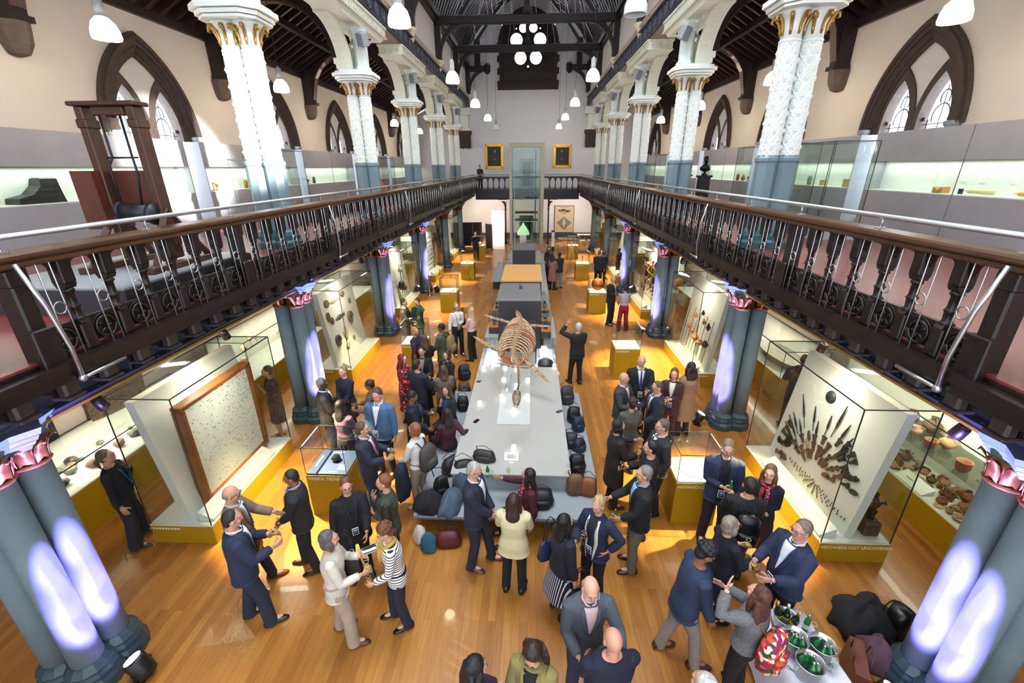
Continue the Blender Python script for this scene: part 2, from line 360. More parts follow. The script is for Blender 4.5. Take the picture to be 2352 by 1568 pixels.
# arcade beams with medallion frieze
for s in (-1, 1):
    m = MB(); X = lambda a, b: sorted((s*a, s*b))
    m.box(*X(4.45, 5.25), -3, 37.4, 9.72, 10.32, 0)
    m.box(*X(4.38, 4.45), -3, 37.4, 9.72, 9.79, 0); m.box(*X(4.38, 4.45), -3, 37.4, 10.25, 10.32, 0)
    m.box(*X(4.45, 5.3), -3, 37.4, 9.66, 9.72, 1)
    y = 5.0
    while y < 37.2:
        for dy in (.0,): m.box(*X(4.41, 4.45), y-.03, y+.03, 9.79, 10.25, 0)
        m.tube([(s*4.43, y+.33+.14*math.cos(t), 10.02+.17*math.sin(t)) for t in np.linspace(0, 2*PI, 15)], .025, 5, 2)
        m.tube([(s*4.43, y+.33+.05*math.cos(t), 10.02+.09*math.sin(t)) for t in np.linspace(0, 2*PI, 9)], .018, 4, 2)
        y += .66
    tr = m.build('trim_%d' % (1 if s < 0 else 2), [mat('dark_frieze_iron', '#34343f', .5), mat('beige_beam_soffit', '#8d8074', .7), mat('frieze_medallion_relief', '#565663', .5)]); struct(tr)
    m = MB(); m.box(*X(4.42, 4.8), -3, 37.4, 10.32, 10.50); m.box(*X(4.36, 4.8), -3, 37.4, 10.44, 10.50)
    y = 5.0
    while y < 37.2: m.ell((s*4.42, y, 10.41), (.03, .05, .035), 6, 4); y += .19
    struct(m.build('trim_%d' % (3 if s < 0 else 4), mat('cream_cornice', '#cfc0ae', .7)))
    m = MB(); m.box(*X(4.6, 4.8), -3, 37.4, 10.5, 12.4); struct(m.build('wall_clerestory_'+SIDE[s], mat('clerestory_paint', '#d8cfc6', .8)))
    m = MB(); m.box(*X(4.3, 4.7), -3, 37.4, 12.35, 12.62); m.box(*X(4.42, 4.6), -3, 37.4, 12.2, 12.36); struct(m.build('trim_%d' % (5 if s < 0 else 6), ROOFWOOD))
# nave roof: curved ribs, boarding with glazed slots
m = MB(); g = MB(); rb = MB()
xs_ = [4.6*math.cos(t) for t in np.linspace(0, PI, 27)]
prof = [(x, roof_z(x)) for x in xs_]
y = 10.0; i = 0
while y < 37.3:
    inner = prof; outer = [(x*1.03, 12.4+(z-12.4)*1.03+.14) for x, z in prof]
    rb.strip(inner, outer, y, y+.26, 1, 0)
    for j in range(len(prof)-1):
        glazed = j in (4, 5, 6, 7, 8, 17, 18, 19, 20, 21) if i % 4 else j in (6, 7, 18, 19)
        (g if glazed else m).add([(outer[j][0], y, outer[j][1]), (outer[j+1][0], y, outer[j+1][1]), (outer[j+1][0], y+.5, outer[j+1][1]), (outer[j][0], y+.5, outer[j][1])], [(0, 1, 2, 3)])
    y += .5; i += 1
struct(m.build('ceiling_nave_boarding', ROOFBOARD)); struct(rb.build('ceiling_nave_ribs', ROOFWOOD)); struct(g.build('ceiling_nave_skylight', WG))
# aisle roofs
for s in (-1, 1):
    m = MB(); zz = lambda x: 9.05+(9.1-abs(x))*.56
    m.add([(s*9.3, -3, zz(9.3)+.2), (s*9.3, 37.4, zz(9.3)+.2), (s*4.8, 37.4, zz(4.8)+.2), (s*4.8, -3, zz(4.8)+.2)], [(0, 1, 2, 3)], 0)
    y = 1.0
    while y < 37.3:
        m.add([(s*a, b, zz(a)+c) for a in (9.2, 4.8) for b in (y, y+.09) for c in (-.02, .2)], [(0, 1, 5, 4), (2, 3, 7, 6), (0, 2, 6, 4), (0, 1, 3, 2), (4, 5, 7, 6)], 1); y += .47
    for xp in (6.0, 7.6): m.add([(s*a, b, zz(xp)+c) for a in (xp-.09, xp+.09) for b in (-3, 37.4) for c in (-.16, .02)], [(0, 1, 3, 2), (4, 5, 7, 6), (0, 2, 6, 4), (1, 3, 7, 5)], 1)
    m.box(*sorted((s*8.98, s*9.12)), -3, 37.4, 8.92, 9.12, 1); m.box(*sorted((s*8.95, s*9.05)), -3, 37.4, 9.38, 9.46, 1)
    struct(m.build('ceiling_aisle_'+SIDE[s], [ROOFBOARD, ROOFWOOD]))
# aisle roof trusses
ARCHEXT = 8.66
for s in (-1, 1):
    for k in range(1, 6):
        y = Y0+DY*k
        t = thing('aisle_truss', '', 'roof truss', (s*9.1, y, 7.55)); t['label'] = 'dark arched timber truss of the %s aisle, at the %s white column from the camera' % (SIDE[s], ORD[k-1])
        t['group'] = 'aisle roof trusses'
        L = lambda x, z: (s*x-s*9.1, z-7.55)
        n = 16; A = []; B = []
        for i in range(n+1):           # soffit curve from wall corbel up and over to the column
            u = i/n; x = 8.72-u*(8.72-5.32); zc = 8.25+math.sin(PI*min(1, u*1.0))**.8*1.55 if True else 0
            A.append(L(x, 7.95+1.95*math.sin(PI*(.12+.76*u))**1.0-.66+.0)); B.append(L(x, 9.05+(9.1-x)*.56+.05))
        A = []
        for i in range(n+1):
            u = i/n; x = 8.72-u*3.4; A.append(L(x, 8.15+1.75*math.sqrt(max(0, 1-(2*u-1)**2))))
        MB().strip(A, B, -.09, .09, 1).build('arched_brace', ROOFWOOD, t)
        mm = MB(); mm.strip([(p, q-.05) for p, q in A], [(p, q+.03) for p, q in A], -.14, .14, 1); mm.build('arch_moulding', mat('polished_arch_edge', '#4a2c20', .3), t)
        mm = MB(); mm.box(*sorted((s*0, -s*.40)), -.13, .13, .45, 1.75); mm.box(*sorted((s*0, -s*.46)), -.17, .17, .42, .52); mm.build('wall_post', ROOFWOOD, t)
        mm = MB(); mm.lathe([(.05, -.12), (.17, -.08), (.27, .08), (.3, .26), (.32, .42)], (-s*.12, 0, 0), 10, 0, False, sy=.75); mm.build('stone_corbel', mat('corbel_stone', '#6a5a4e', .8, noise=.2), t)
# nave trusses
for k in (3, 4, 5, 6):
    y = Y0+DY*k-(0 if k < 6 else .12)
    t = thing('nave_truss', ['dark tie beam truss of the nave nearest the camera, mostly above the frame', 'dark timber tie beam truss crossing the nave, nearer of the two in view', 'dark timber tie beam truss crossing in front of the round windows', 'dark curved timber brackets against the end wall beside the stone window'][k-3], 'roof truss', (0, y, 10.5), 0, 'nave roof trusses')
    if k < 6:
        m = MB(); m.bev(-4.6, 4.6, -.14, .14, 1.62, 2.0, .03); m.build('tie_beam', ROOFWOOD, t)
        m = MB(); m.bev(-.11, .11, -.1, .1, 2.0, 6.0, .03); m.lathe([(.2, 2.0), (.2, 2.1), (.12, 2.4)], (0, 0, 0), 8, 0, False); m.build('king_post', ROOFWOOD, t)
        for s in (-1, 1):
            n = 12; A = [(s*(.12+3.2*(i/n)), 5.4-3.3*(i/n)**1.25) for i in range(n+1)]; MB().strip(A, [(p, q-.25) for p, q in A], -.08, .08, 1).build('principal_rafter', ROOFWOOD, t)
    for s in (-1, 1):
        m = MB(); m.box(*sorted((s*4.6, s*4.3)), -.13, .13, .1, 1.7); m.build('wall_post', ROOFWOOD, t)
        n = 12; A = []; B = []
        for i in range(n+1):
            u = i/n*PI/2; A.append((s*(4.3-1.45*(1-math.cos(u))), .25+1.4*math.sin(u))); B.append((s*(4.3-1.6*(1-math.cos(u))*.72), .75+1.02*math.sin(u)**1.0))
        MB().strip(A, B, -.09, .09, 1).build('curved_brace', ROOFWOOD, t)
        m = MB(); m.lathe([(.04, -.42), (.12, -.38), (.16, -.28), (.12, -.22), (.2, -.1), (.3, .0), (.3, .08)], (s*4.5, 0, .02), 12, 0, True); m.build('cream_corbel', mat('corbel_cream', '#e3d6b5', .6), t)
        if k == 6:
            m = MB(); m.bev(*sorted((s*4.5, s*3.0)), -.1, .1, 1.6, 1.95, .03); m.lathe([(.05, 1.4), (.22, 1.55), (.25, 1.95), (.12, 2.1)], (s*3.0, 0, 0), 8, 0, False); m.box(*sorted((s*3.9, s*3.5)), -.09, .09, 1.9, 3.6); m.build('hammer_beam', ROOFWOOD, t)
for k in (3, 4, 5):                    # thin white bracing rods under the skylight
    y = Y0+DY*k; m = MB()
    for x in np.linspace(-3.6, 3.6, 7): m.tube([(x, y, 12.45), (x*.8+.3, y+1.2, roof_z(x*.8+.3)-.1)], .012, 5); m.tube([(x, y+2.8, roof_z(x)-.1), (x+.5, y, 12.5)], .012, 5)
    tag(m.build('bracing_rods', WHITEIRON), 'thin white iron bracing rods rising from the %s to the skylight' % ['tie beam nearest the camera', 'nearer tie beam in view', 'farther tie beam'][k-3], 'roof rods', 'roof bracing rods')
# ================================================================== COLUMNS
def star(r0, r1, n, z, ph=0):
    return [((r0 if i % 2 else r1)*math.cos(ph+PI*i/n), (r0 if i % 2 else r1)*math.sin(ph+PI*i/n), z) for i in range(2*n)]
def leafring(m, cx, cy, z, r, h, n, mt=0):
    for i in range(n):
        a = 2*PI*i/n; ca, sa = math.cos(a), math.sin(a); w = r*math.sin(PI/n)*.95
        pts = []
        for u, (dr, dz) in enumerate(((0, 0), (.01, h*.45), (.04, h*.8), (.085, h), (.10, h*.86))):
            ww = w*(1, 1.1, 1, .7, .3)[u]
            pts.append([(cx+(r+dr)*ca-q*sa*ww, cy+(r+dr)*sa+q*ca*ww, z+dz+t*.012) for q, t in ((-1, 0), (0, 1), (1, 0), (0, -1))])
        m.loft(pts, mt, True)
def make_lower_column():
    t = thing('lower_column', '', 'column'); D = .165
    off = [(a*D, b*D) for a in (-1, 1) for b in (-1, 1)]
    m = MB()
    for x, y in off: m.lathe([(.27, 0), (.27, .12), (.24, .17), (.24, .22), (.22, .27), (.23, .30), (.18, .36), (.16, .38)], (x, y, 0), 12, 0, False)
    m.box(-.25, .25, -.25, .25, 0, .3); m.build('base', TEALIRON, t)
    for x, y in off: MB().lathe([(.152, .37), (.147, 1.5), (.142, 2.82)], (x, y, 0), 20).build('shaft', mat('weathered_blue_grey_shaft', '#75888f', .75, noise=.15, nscale=3), t)
    m = MB()
    for x, y in off:
        m.lathe([(.15, 2.78), (.17, 2.8), (.15, 2.83), (.155, 2.95), (.2, 3.06)], (x, y, 0), 14); leafring(m, x, y, 2.83, .152, .23, 8)
    m.build('gilded_capital', COPPERLEAF, t)
    m = MB()
    for i, (r, z0, z1) in enumerate(((.36, 3.02, 3.06), (.40, 3.07, 3.11), (.44, 3.12, 3.17), (.48, 3.18, 3.25))):
        m.loft([star(r*.86, r*1.08, 8, z0, PI/16), star(r*.9, r*1.14, 8, z1, PI/16)], 0); m.box(-.3, .3, -.3, .3, z0, z1+.012)
    m.box(-.22, .22, -.3, .3, 3.25, 3.3); m.prism([(-.7, 3.3), (-.3, 3.14), (.3, 3.14), (.7, 3.3)], -.15, .15, 0)
    m.build('star_abacus', BLUEIRON, t)
    return t
col = make_lower_column(); used = False
for k in range(0, 7 if False else 6):
    for s in (-1, 1):
        o = col if not used else copy_tree(col); used = True
        o.location = (s*W_, Y0+DY*k, 0)
        o['label'] = 'clustered blue-grey iron column under the %s gallery, %s from the camera' % (SIDE[s], ORD[k] if k else 'nearest'); o['group'] = 'columns under the gallery'
# purple floodlights at the column feet
def make_flood():
    t = thing('floodlight', '', 'lamp'); m = MB()
    m.lathe([(.10, -.13), (.115, -.05), (.115, .10), (.10, .13)], (0, 0, 0), 14); b = m.build('lamp_body', BLACK, t); b.rotation_euler = (0, math.radians(28), 0); b.location = (0, 0, .17)
    m = MB(); m.lathe([(.09, .131), (.09, .137)], (0, 0, 0), 14); e = m.build('lens', mat('purple_lens', '#b9a6ff', .4, emit=14), t); e.rotation_euler = (0, math.radians(28), 0); e.location = (0, 0, .17)
    m = MB(); m.tube([(0, -.13, .17), (0, -.13, .02), (0, .13, .02), (0, .13, .17)], .014, 6); m.box(-.06, .06, -.08, .08, 0, .02); m.build('bracket', BLACK, t)
    return t
fl = make_flood(); used = False
for k in range(0, 4):
    for s in (-1, 1):
        if s < 0 and k == 1: continue
        o = fl if not used else copy_tree(fl); used = True
        o.location = (s*(W_-.68), Y0+DY*k-.12, 0); o.rotation_euler = (0, 0, PI if s < 0 else 0)
        o['label'] = 'small black floodlight with violet lens at the foot of the %s column, %s side' % (['nearest', 'second', 'third', 'fourth'][k], SIDE[s]); o['group'] = 'violet uplighters'
for k in range(0, 4):
    for s in (-1, 1):
        lamp('violet_uplight', 'SPOT', (s*(W_-.98), Y0+DY*k-.25, .28), 950 if k < 2 else 750, (.34, .24, 1.0), (s*(W_-.28), Y0+DY*k, 1.5), spot=70, blend=.9, radius=.06)
        lamp('violet_uplight', 'SPOT', (s*(W_-.95), Y0+DY*k-.25, .34), 4800 if k < 2 else 3600, (.36, .26, 1.0), (s*(W_-.30), Y0+DY*k, 2.7), spot=36, blend=1, radius=.05)
# upper columns
def ornate(m, cx, r, z0, z1, nt=85, nz=140):
    V = []
    for j in range(nz+1):
        z = z0+(z1-z0)*j/nz; row = []
        for i in range(nt):
            a = 2*PI*i/nt; u = i/nt*5; v = (z-z0)/.135
            p = (u+v*.5) % 1; q = (u-v*.5) % 1; g = math.hypot(p-.5, q-.5)
            d = .012 if min(p, 1-p) < .075 or min(q, 1-q) < .075 else 0
            if g < .27: d = .018
            if .12 < g < .19: d = .006
            if g < .09: d = .032
            f = 0 if j in (0, nz) else d
            row.append((cx+(r+f)*math.cos(a), (r+f)*math.sin(a), z))
        V.append(row)
    m.loft(V, 0, False)
def make_upper_column():
    t = thing('upper_column', '', 'column'); D = .178
    m = MB()
    for x in (-D, D): m.lathe([(.27, 0), (.27, .12), (.24, .17), (.24, .25), (.21, .33), (.19, .36)], (x, 0, 0), 8, 0, False, rot=PI/8)
    m.build('plinth', mat('teal_column_plinth', '#31545a', .4), t)
    for x in (-D, D): MB().lathe([(.19, .36), (.19, 1.55), (.21, 1.58), (.21, 1.63), (.175, 1.67)], (x, 0, 0), 8, 0, False, rot=PI/8).build('octagonal_shaft', PALEBLUE, t)
    for x in (-D, D):
        m = MB(); ornate(m, x, .158, 1.67, 3.42); m.lathe([(.165, 3.42), (.18, 3.44), (.165, 3.47)], (x, 0, 0), 20); m.build('ornate_shaft', WHITEIRON, t)
    m = MB(); g = MB()
    for x in (-D, D):
        m.lathe([(.16, 3.46), (.165, 3.65), (.2, 3.78), (.27, 3.87)], (x, 0, 0), 16)
        for i in range(8):
            a = 2*PI*i/8+.2; ca, sa = math.cos(a), math.sin(a)
            g.tube([(x+ca*rr, sa*rr, zz) for rr, zz in ((.165, 3.52), (.18, 3.62), (.215, 3.72), (.275, 3.80), (.32, 3.79), (.325, 3.74), (.29, 3.72))], [.02, .024, .03, .032, .028, .022, .012], 6)
            g.ell((x+ca*.185, sa*.185, 3.60), (.025, .025, .06), 6, 5)
    m.build('capital', WHITEIRON, t); g.build('gilded_leaves', GOLD, t)
    m = MB()
    for a, z0, z1 in ((.50, 3.86, 3.90), (.54, 3.91, 3.97), (.60, 3.98, 4.06), (.52, 4.06, 4.12)):
        m.loft([[(x*a, y*a*.88, z) for x, y in ((-.6, -1), (.6, -1), (1, -.6), (1, .6), (.6, 1), (-.6, 1), (-1, .6), (-1, -.6))] for z in (z0, z1)], 0)
    m.build('impost', WHITEIRON, t)
    # post toward the nave (+x local), curved flat brackets along the arcade, long block above
    m = MB(); m.lathe([(.24, 4.12), (.24, 4.22), (.19, 4.26), (.185, 4.95), (.21, 5.0), (.18, 5.04), (.22, 5.14), (.27, 5.2)], (.22, 0, 0), 8, 0, False, rot=PI/8); m.build('upper_post', mat('pale_green_white_iron', '#d9e2df', .45), t)
    for sy in (-1, 1):
        n = 12; A = []; B = []
        for i in range(n+1):
            u = i/n*PI/2; A.append((sy*(.36+1.25*(1-math.cos(u))), 4.12+1.05*math.sin(u))); B.append((sy*(.22+1.3*(1-math.cos(u))), 4.12+1.12*math.sin(u)))
        m = MB(); m.strip(A, B, -.36, .02, 0)
        for i in range(1, n):
            for xx in (-.28, -.17, -.06): m.ell((xx, A[i][0], A[i][1]), .018, 5, 4)
        m.build('curved_bracket', CREAMIRON, t)
        m = MB()                       # scroll filigree in the spandrel
        for q, (yy, zz, rr) in enumerate(((.52, 5.02, .10), (.42, 4.85, .06), (.75, 5.08, .06), (.36, 4.68, .04))):
            m.tube([(.1, sy*(yy+rr*math.cos(a)*(1-a/22)), zz+rr*math.sin(a)*(1-a/22)) for a in np.linspace(0, 3.2*PI, 22)], .014, 5)
        m.build('scroll_filigree', CREAMIRON, t)
        m = MB(); m.cbox((-.42, sy*.30, 4.35), (.12, .12, .14)); m.box(-.42, -.3, *sorted((sy*.2, sy*.36)), 4.15, 4.3); m.build('boss', WHITEIRON, t)
    m = MB(); L = 1.85
    m.box(-.42, .44, -L, L, 5.36, 5.64); m.box(-.46, .48, -L-.04, L+.04, 5.60, 5.66); m.box(-.46, .48, -L-.03, L+.03, 5.34, 5.37)
    for sy in (-1, 1):
        m.prism([(sy*L, 5.34), (sy*(L-.35), 5.18), (sy*1.0, 5.18), (sy*1.0, 5.34)], -.36, .38, 0)
        for q in (-.25, 0, .25): m.tube([(q+.07*math.cos(a), sy*(L+.005), 5.48+.07*math.sin(a)) for a in np.linspace(0, 2*PI, 13)], .014, 5); m.ell((q, sy*L, 5.48), .025, 6, 4)
    m.box(-.36, .38, -1.0, 1.0, 5.18, 5.34)
    y = -L+.1
    while y < L-.05:
        for dy in (-1, 1): m.tube([(.445, y-dy*.11, 5.38), (.445, y+dy*.11, 5.59)], .012, 4)
        y += .17
    m.build('impost_block', CREAMIRON, t)
    return t
uc = make_upper_column(); used = False
for k in range(1, 6):
    for s in (-1, 1):
        o = uc if not used else copy_tree(uc); used = True
        o.location = (s*W_, Y0+DY*k, 4.0); o.rotation_euler = (0, 0, PI if s > 0 else 0)
        o['label'] = 'paired white column with gilded capital on the %s gallery, %s from the camera' % (SIDE[s], ORD[k-1] if k > 1 else 'nearest'); o['group'] = 'white columns of the arcade'
# half responds on the end wall
for s in (-1, 1):
    t = thing('wall_respond', 'brown stone corbel and white bracket on the end wall, %s of the lift' % SIDE[s], 'column bracket', (s*W_, 37.1, 6.9), 0, 'end wall responds')
    m = MB()
    for x in (-.2, .2): m.lathe([(.05, 0), (.2, .1), (.16, .25), (.15, .95), (.2, 1.0)], (x, 0, 0), 10, 0, False)
    m.box(-.5, .5, -.2, .28, 1.0, 1.25); m.box(-.42, .42, -.1, .28, .05, 1.0); m.build('stone_corbel', STONE, t)
    m = MB(); m.box(-.3, .3, -.2, .28, 1.25, 2.3); m.box(-.55, .5, -.6, .28, 2.3, 2.8); m.box(-.45, .45, -.3, .28, 1.25, 1.4); m.build('white_bracket', WHITEIRON, t)
# loudspeakers on the upper columns
def speaker(x, y, z, rz, lab):
    t = thing('loudspeaker', lab, 'speaker', (x, y, z), rz, 'grey loudspeakers on the arcade'); m = MB(); m.bev(-.13, .13, -.11, .11, -.17, .17, .02); c = m.build('cabinet', mat('grey_speaker_case', '#8f9499', .5), t); c.rotation_euler = (.35, .2, 0)
    m = MB(); m.box(-.11, .11, -.122, -.112, -.15, .15); c2 = m.build('speaker_grille', mat('speaker_grille_cloth', '#6f757b', .7), t); c2.rotation_euler = (.35, .2, 0); MB().tube([(0, .1, 0), (0, .3, .05)], .02, 6).build('wall_arm', BLACK, t)
for k in (2, 3, 4, 5):
    for s in (-1, 1):
        speaker(s*(W_-.42), Y0+DY*k-.35, 8.85, s*.5, 'grey loudspeaker angled from the %s white column, %s side' % (ORD[k-1], SIDE[s]))
# ================================================================== GALLERY EDGE
RX = 3.85
def railing(s):
    t = thing('gallery_railing', 'long dark timber balustrade with iron rods along the %s gallery' % SIDE[s], 'railing', (s*RX, 2.5, 3.78), 0, 'gallery balustrades')
    X = lambda a: -s*a                 # +a points to the nave
    Yl = 32.0-.0
    m = MB(); m.box(-.14, .14, 0, Yl, 0, .09); m.box(*sorted((X(.06), X(.17))), 0, Yl, .09, .17); m.box(-.05, .05, 0, Yl, .09, .2); m.build('string_course', DARKWOOD, t)
    m = MB(); m.bev(-.10, .10, 0, Yl, 1.0, 1.06, .015); m.bev(-.14, .12, 0, Yl, 1.06, 1.12, .018); m.build('top_rail', RAILWOOD, t)
    m = MB(); m.tube([(-X(.02), 0, 1.24), (-X(.02), Yl, 1.24)], .026, 10)
    y = .8
    while y < Yl: m.tube([(-X(.02), y, 1.23), (-X(.02), y, 1.12)], .011, 6); m.cbox((-X(.02), y, 1.125), (.09, .05, .012)); y += 1.417
    m.build('steel_handrail', STEEL, t)
    # protos
    bp = MB(); bp.bev(-.06, .06, -.06, .06, .17, .42, .012); bp.prism([(-.06, .42), (.06, .42), (.035, .47), (-.035, .47)], -.045, .045, 1)
    bp.lathe([(.045, .45), (.058, .46), (.045, .475), (.036, .49), (.04, .56), (.052, .575), (.04, .59), (.036, .60), (.034, .70), (.05, .715), (.05, .73), (.038, .745)], (0, 0, 0), 10)
    bp.prism([(-.04, .745), (.04, .745), (.062, .79), (-.062, .79)], -.05, .05, 1); bp.bev(-.062, .062, -.058, .058, .79, 1.0, .008)
    for sy in (-1, 1): bp.prism([(sy*.055, .86), (sy*.07, .93), (sy*.10, .975), (sy*.15, 1.0), (sy*.055, 1.0)], -.03, .03, 0)
    rp = MB()
    for yy in (-.055, .055): rp.tube([(X(.11), yy, .12), (X(.09), yy, 1.02)], .0058, 6)
    rp.tube([(X(.10)+0*a, .052*math.cos(a), .62+.052*math.sin(a)) for a in np.linspace(0, 2*PI, 15)], .0065, 5)
    wp = MB(); wp.box(-.02, .02, -.145, .145, .17, .46)
    wp.T = None
    for a0 in np.linspace(0, 2*PI, 6)[:-1]:
        wp.tube([(X(.026), .0+.02*math.cos(a0), .315+.02*math.sin(a0)), (X(.026), .085*math.cos(a0), .315+.085*math.sin(a0))], .012, 5)
    wp.tube([(X(.026), .1*math.cos(a), .315+.1*math.sin(a)) for a in np.linspace(0, 2*PI, 17)], .018, 5)
    wp.tube([(X(.024), .13*math.cos(a), .315+.13*math.sin(a)) for a in np.linspace(0, 2*PI, 17)], .008, 4)
    pp = MB(); pp.bev(-.08, .08, -.07, .07, .09, 1.0, .015); pp.bev(*sorted((X(.05), X(.12))), -.1, .1, .05, .5, .01); pp.bev(-.09, .09, -.085, .085, .86, 1.0, .01)
    P = {}
    def place(nm, mb, mt, y):
        if nm not in P: P[nm] = mb.build(nm, mt, t); P[nm].location = (0, y, 0); return
        c = P[nm].copy(); SC.collection.objects.link(c); c.parent = t; c.location = (0, y, 0)
    j = 0; y = Y0-2.5
    nb = 0
    while y < Yl+.1:
        place('post', pp, DARKWOOD, y)
        for q in range(1, 7):
            if y+q*.405 < Yl-.1: place('baluster', bp, DARKWOOD, y+q*.405); nb += 1
        for q in range(0, 7):
            if y+(q+.5)*.405 < Yl-.1:
                place('rod_pair', rp, STEEL, y+(q+.5)*.405); place('wheel_panel', wp, DARKWOOD, y+(q+.5)*.405)
        y += DY/2
    # steel struts bracing the rail at each bay
    for k in range(0, 6):
        yy = Y0+DY*k-2.5
        m = MB(); P0 = [(X(.16), yy-.05, 1.05), (X(.22), yy+.0, .7), (X(.22), yy+.06, .3), (X(.17), yy+.10, .0)]
        m.tube(P0, .018, 8); m.tube([(X(.17), yy+.10, .0), (X(.16), yy+.55, .0)], .018, 8); m.ell((X(.17), yy+.10, .0), .035, 8, 6); m.build('steel_strut', STEEL, t)
    return t
for s in (-1, 1): railing(s)
for s in (-1, 1):                      # joists and riveted girder carrying the gallery
    t = thing('gallery_girder', 'slate-blue riveted girder with dark joist ends under the %s gallery' % SIDE[s], 'girder', (s*4.7, 0, 3.2), 0, 'gallery girders'); m = MB()
    m.box(-.03, .03, -3, 37.3, .02, .42); m.box(-.17, .17, -3, 37.3, 0, .03); m.box(-.17, .17, -3, 37.3, .40, .43)
    y = .5
    while y < 37: 
        for q in (-.12, .12): m.ell((q, y, .035), (.018, .018, .012), 6, 4)
        m.ell((-s*.03, y, .12), (.012, .018, .018), 6, 4); m.ell((-s*.03, y, .33), (.012, .018, .018), 6, 4); y += .17
    y = 3.26+1.4
    while y < 37: m.box(-.14, .14, y-.01, y+.01, .03, .40); y += 1.417
    m.build('riveted_girder', GIRDER, t)
    m = MB(); c = MB(); y = 2.2
    while y < 34.4:
        m.box(*sorted((-s*(-1.2), -s*.72)), y-.07, y+.07, .40, .575); y += .405
    m.build('joists', DARKWOOD, t); c.bev(*sorted((-s*.72, -s*.82)), -.075, .075, .37, .56, .02); c.bev(*sorted((-s*.66, -s*.84)), -.085, .085, .35, .385, .008); c = c.build('joist_end', mat('joist_cap_paint', '#3a332f', .4), t); c.location = (0, 2.2, 0)
    for i in range(1, 80): c2 = c.copy(); SC.collection.objects.link(c2); c2.location = (0, 2.2+.405*i, 0)
    m = MB(); y = 5
    m.box(*sorted((-s*.1, -s*.16)), 0, 34, -.06, -.03); m.build('lighting_track', mat('brass_track', '#9a7a2c', .4), t)
# end gallery balustrade
t = thing('end_gallery_railing', 'dark arcaded timber balustrade across the far end gallery behind the glass lift', 'railing', (0, 34.5, 3.78))
m = MB(); m.box(-3.85, 3.85, -.1, .1, 0, .22); m.box(-3.85, 3.85, -.16, .1, -.5, -.42); m.box(-3.85, 3.85, -.12, .0, -.42, 0); m.box(-3.85, 3.85, -.22, -.1, -.05, .05); m.build('string_course', DARKWOOD, t)
m = MB(); m.bev(-3.85, 3.85, -.1, .1, 1.0, 1.12, .02); m.build('top_rail', DARKWOOD, t)
m = MB(); m.tube([(-3.85, .02, 1.22), (3.85, .02, 1.22)], .025, 8); m.build('steel_handrail', STEEL, t)
x = -3.75; pr = None
while x < 3.8:
    if abs(x) > 1.3:
        b = MB(); b.box(-.05, .05, -.05, .05, .2, .4); b.lathe([(.03, .4), (.045, .45), (.03, .5), (.03, .75), (.045, .8)], (0, 0, 0), 8); b.box(-.055, .055, -.05, .05, .8, 1.0)
        for sx in (-1, 1): b.prism([(sx*.05, .8), (sx*.08, .9), (sx*.13, .97), (sx*.21, 1.0), (sx*.05, 1.0)], -.03, .03, 1)
        if pr is None: pr = b.build('baluster', DARKWOOD, t); pr.location = (x, 0, 0)
        else: c = pr.copy(); SC.collection.objects.link(c); c.parent = t; c.location = (x, 0, 0)
    x += .417
for s in (-1, 1):
    t = thing('iron_post', 'thin dark iron post with curved brackets under the end gallery, %s of the lift' % SIDE[s], 'post', (s*1.62, 34.45, 0), 0, 'end gallery posts')
    m = MB(); m.lathe([(.1, 0), (.1, .1), (.055, .16), (.05, 2.5), (.09, 2.55), (.06, 2.6), (.06, 3.3)], (0, 0, 0), 10); m.build('shaft', DARKWOOD, t)
    m = MB(); n = 8; A = [(s*(.05+.62*(1-math.cos(u))), 2.62+.65*math.sin(u)) for u in np.linspace(0, PI/2, n)]; m.strip(A, [(s*.0, q+.0) for p, q in A[:-1]]+[(0, 3.29)], -.05, .05, 1); m.build('curved_bracket', DARKWOOD, t)
# ================================================================== GLASS LIFT
t = thing('glass_lift', 'tall glazed lift shaft with pale portal standing at the far end of the hall', 'lift', (0, 34.05, 0))
PT = mat('lift_portal_paint', '#c9c4b4', .5); LG = glass('lift_glass', '#e9f1ef', 1); LF = mat('lift_steel_frame', '#93a9a8', .35, metal=.3)
m = MB(); m.box(-1.3, -1.12, -.05, .3, 0, 6.85); m.box(1.0, 1.24, -.05, .3, 0, 6.85); m.box(-1.3, 1.24, -.05, .3, 6.85, 7.15); m.build('portal_frame', PT, t)
m = MB()
for x in (-1.1, -.92, .82, .98): m.box(x-.02, x+.02, .1, .14, 0, 6.85)
for x in (-1.1, .98): m.box(x-.03, x+.03, .1, 1.6, 6.75, 6.85); m.box(x-.03, x+.03, 1.55, 1.6, 0, 6.8)
for z in (1.7, 3.3, 5.0, 6.8): m.box(-1.12, 1.0, .08, .13, z-.03, z+.03)
m.build('steel_mullions', LF, t)
for z0, z1 in ((0, 1.7), (1.7, 3.3), (3.3, 5.0), (5.0, 6.8)): MB().box(-1.1, .98, .14, .15, z0+.03, z1-.03).build('glass_panel', LG, t)
for x in (-1.11, .99): MB().box(x-.005, x+.005, .14, 1.6, 0, 6.8).build('glass_panel', LG, t)
m = MB(); m.box(-.6, .5, 1.56, 1.6, 4.0, 6.1, 0); m.box(-.35, .25, 1.54, 1.56, 4.2, 5.9, 1); m.box(-.6, .5, 1.56, 1.6, 0, 2.0, 0); m.box(-.4, .3, 1.54, 1.56, .1, 1.8, 1); m.build('landing_door', [mat('lift_door_frame', '#a9bab6', .4), mat('lift_door_glass', '#2c3a3e', .15)], t)
m = MB(); m.box(.6, .66, 1.2, 1.5, 0, 6.7); m.box(-.9, .8, .3, 1.4, 2.28, 2.36); m.box(-.9, .8, .3, 1.4, 1.74, 1.8); m.build('lift_machinery', mat('lift_black_parts', '#20282a', .4), t)
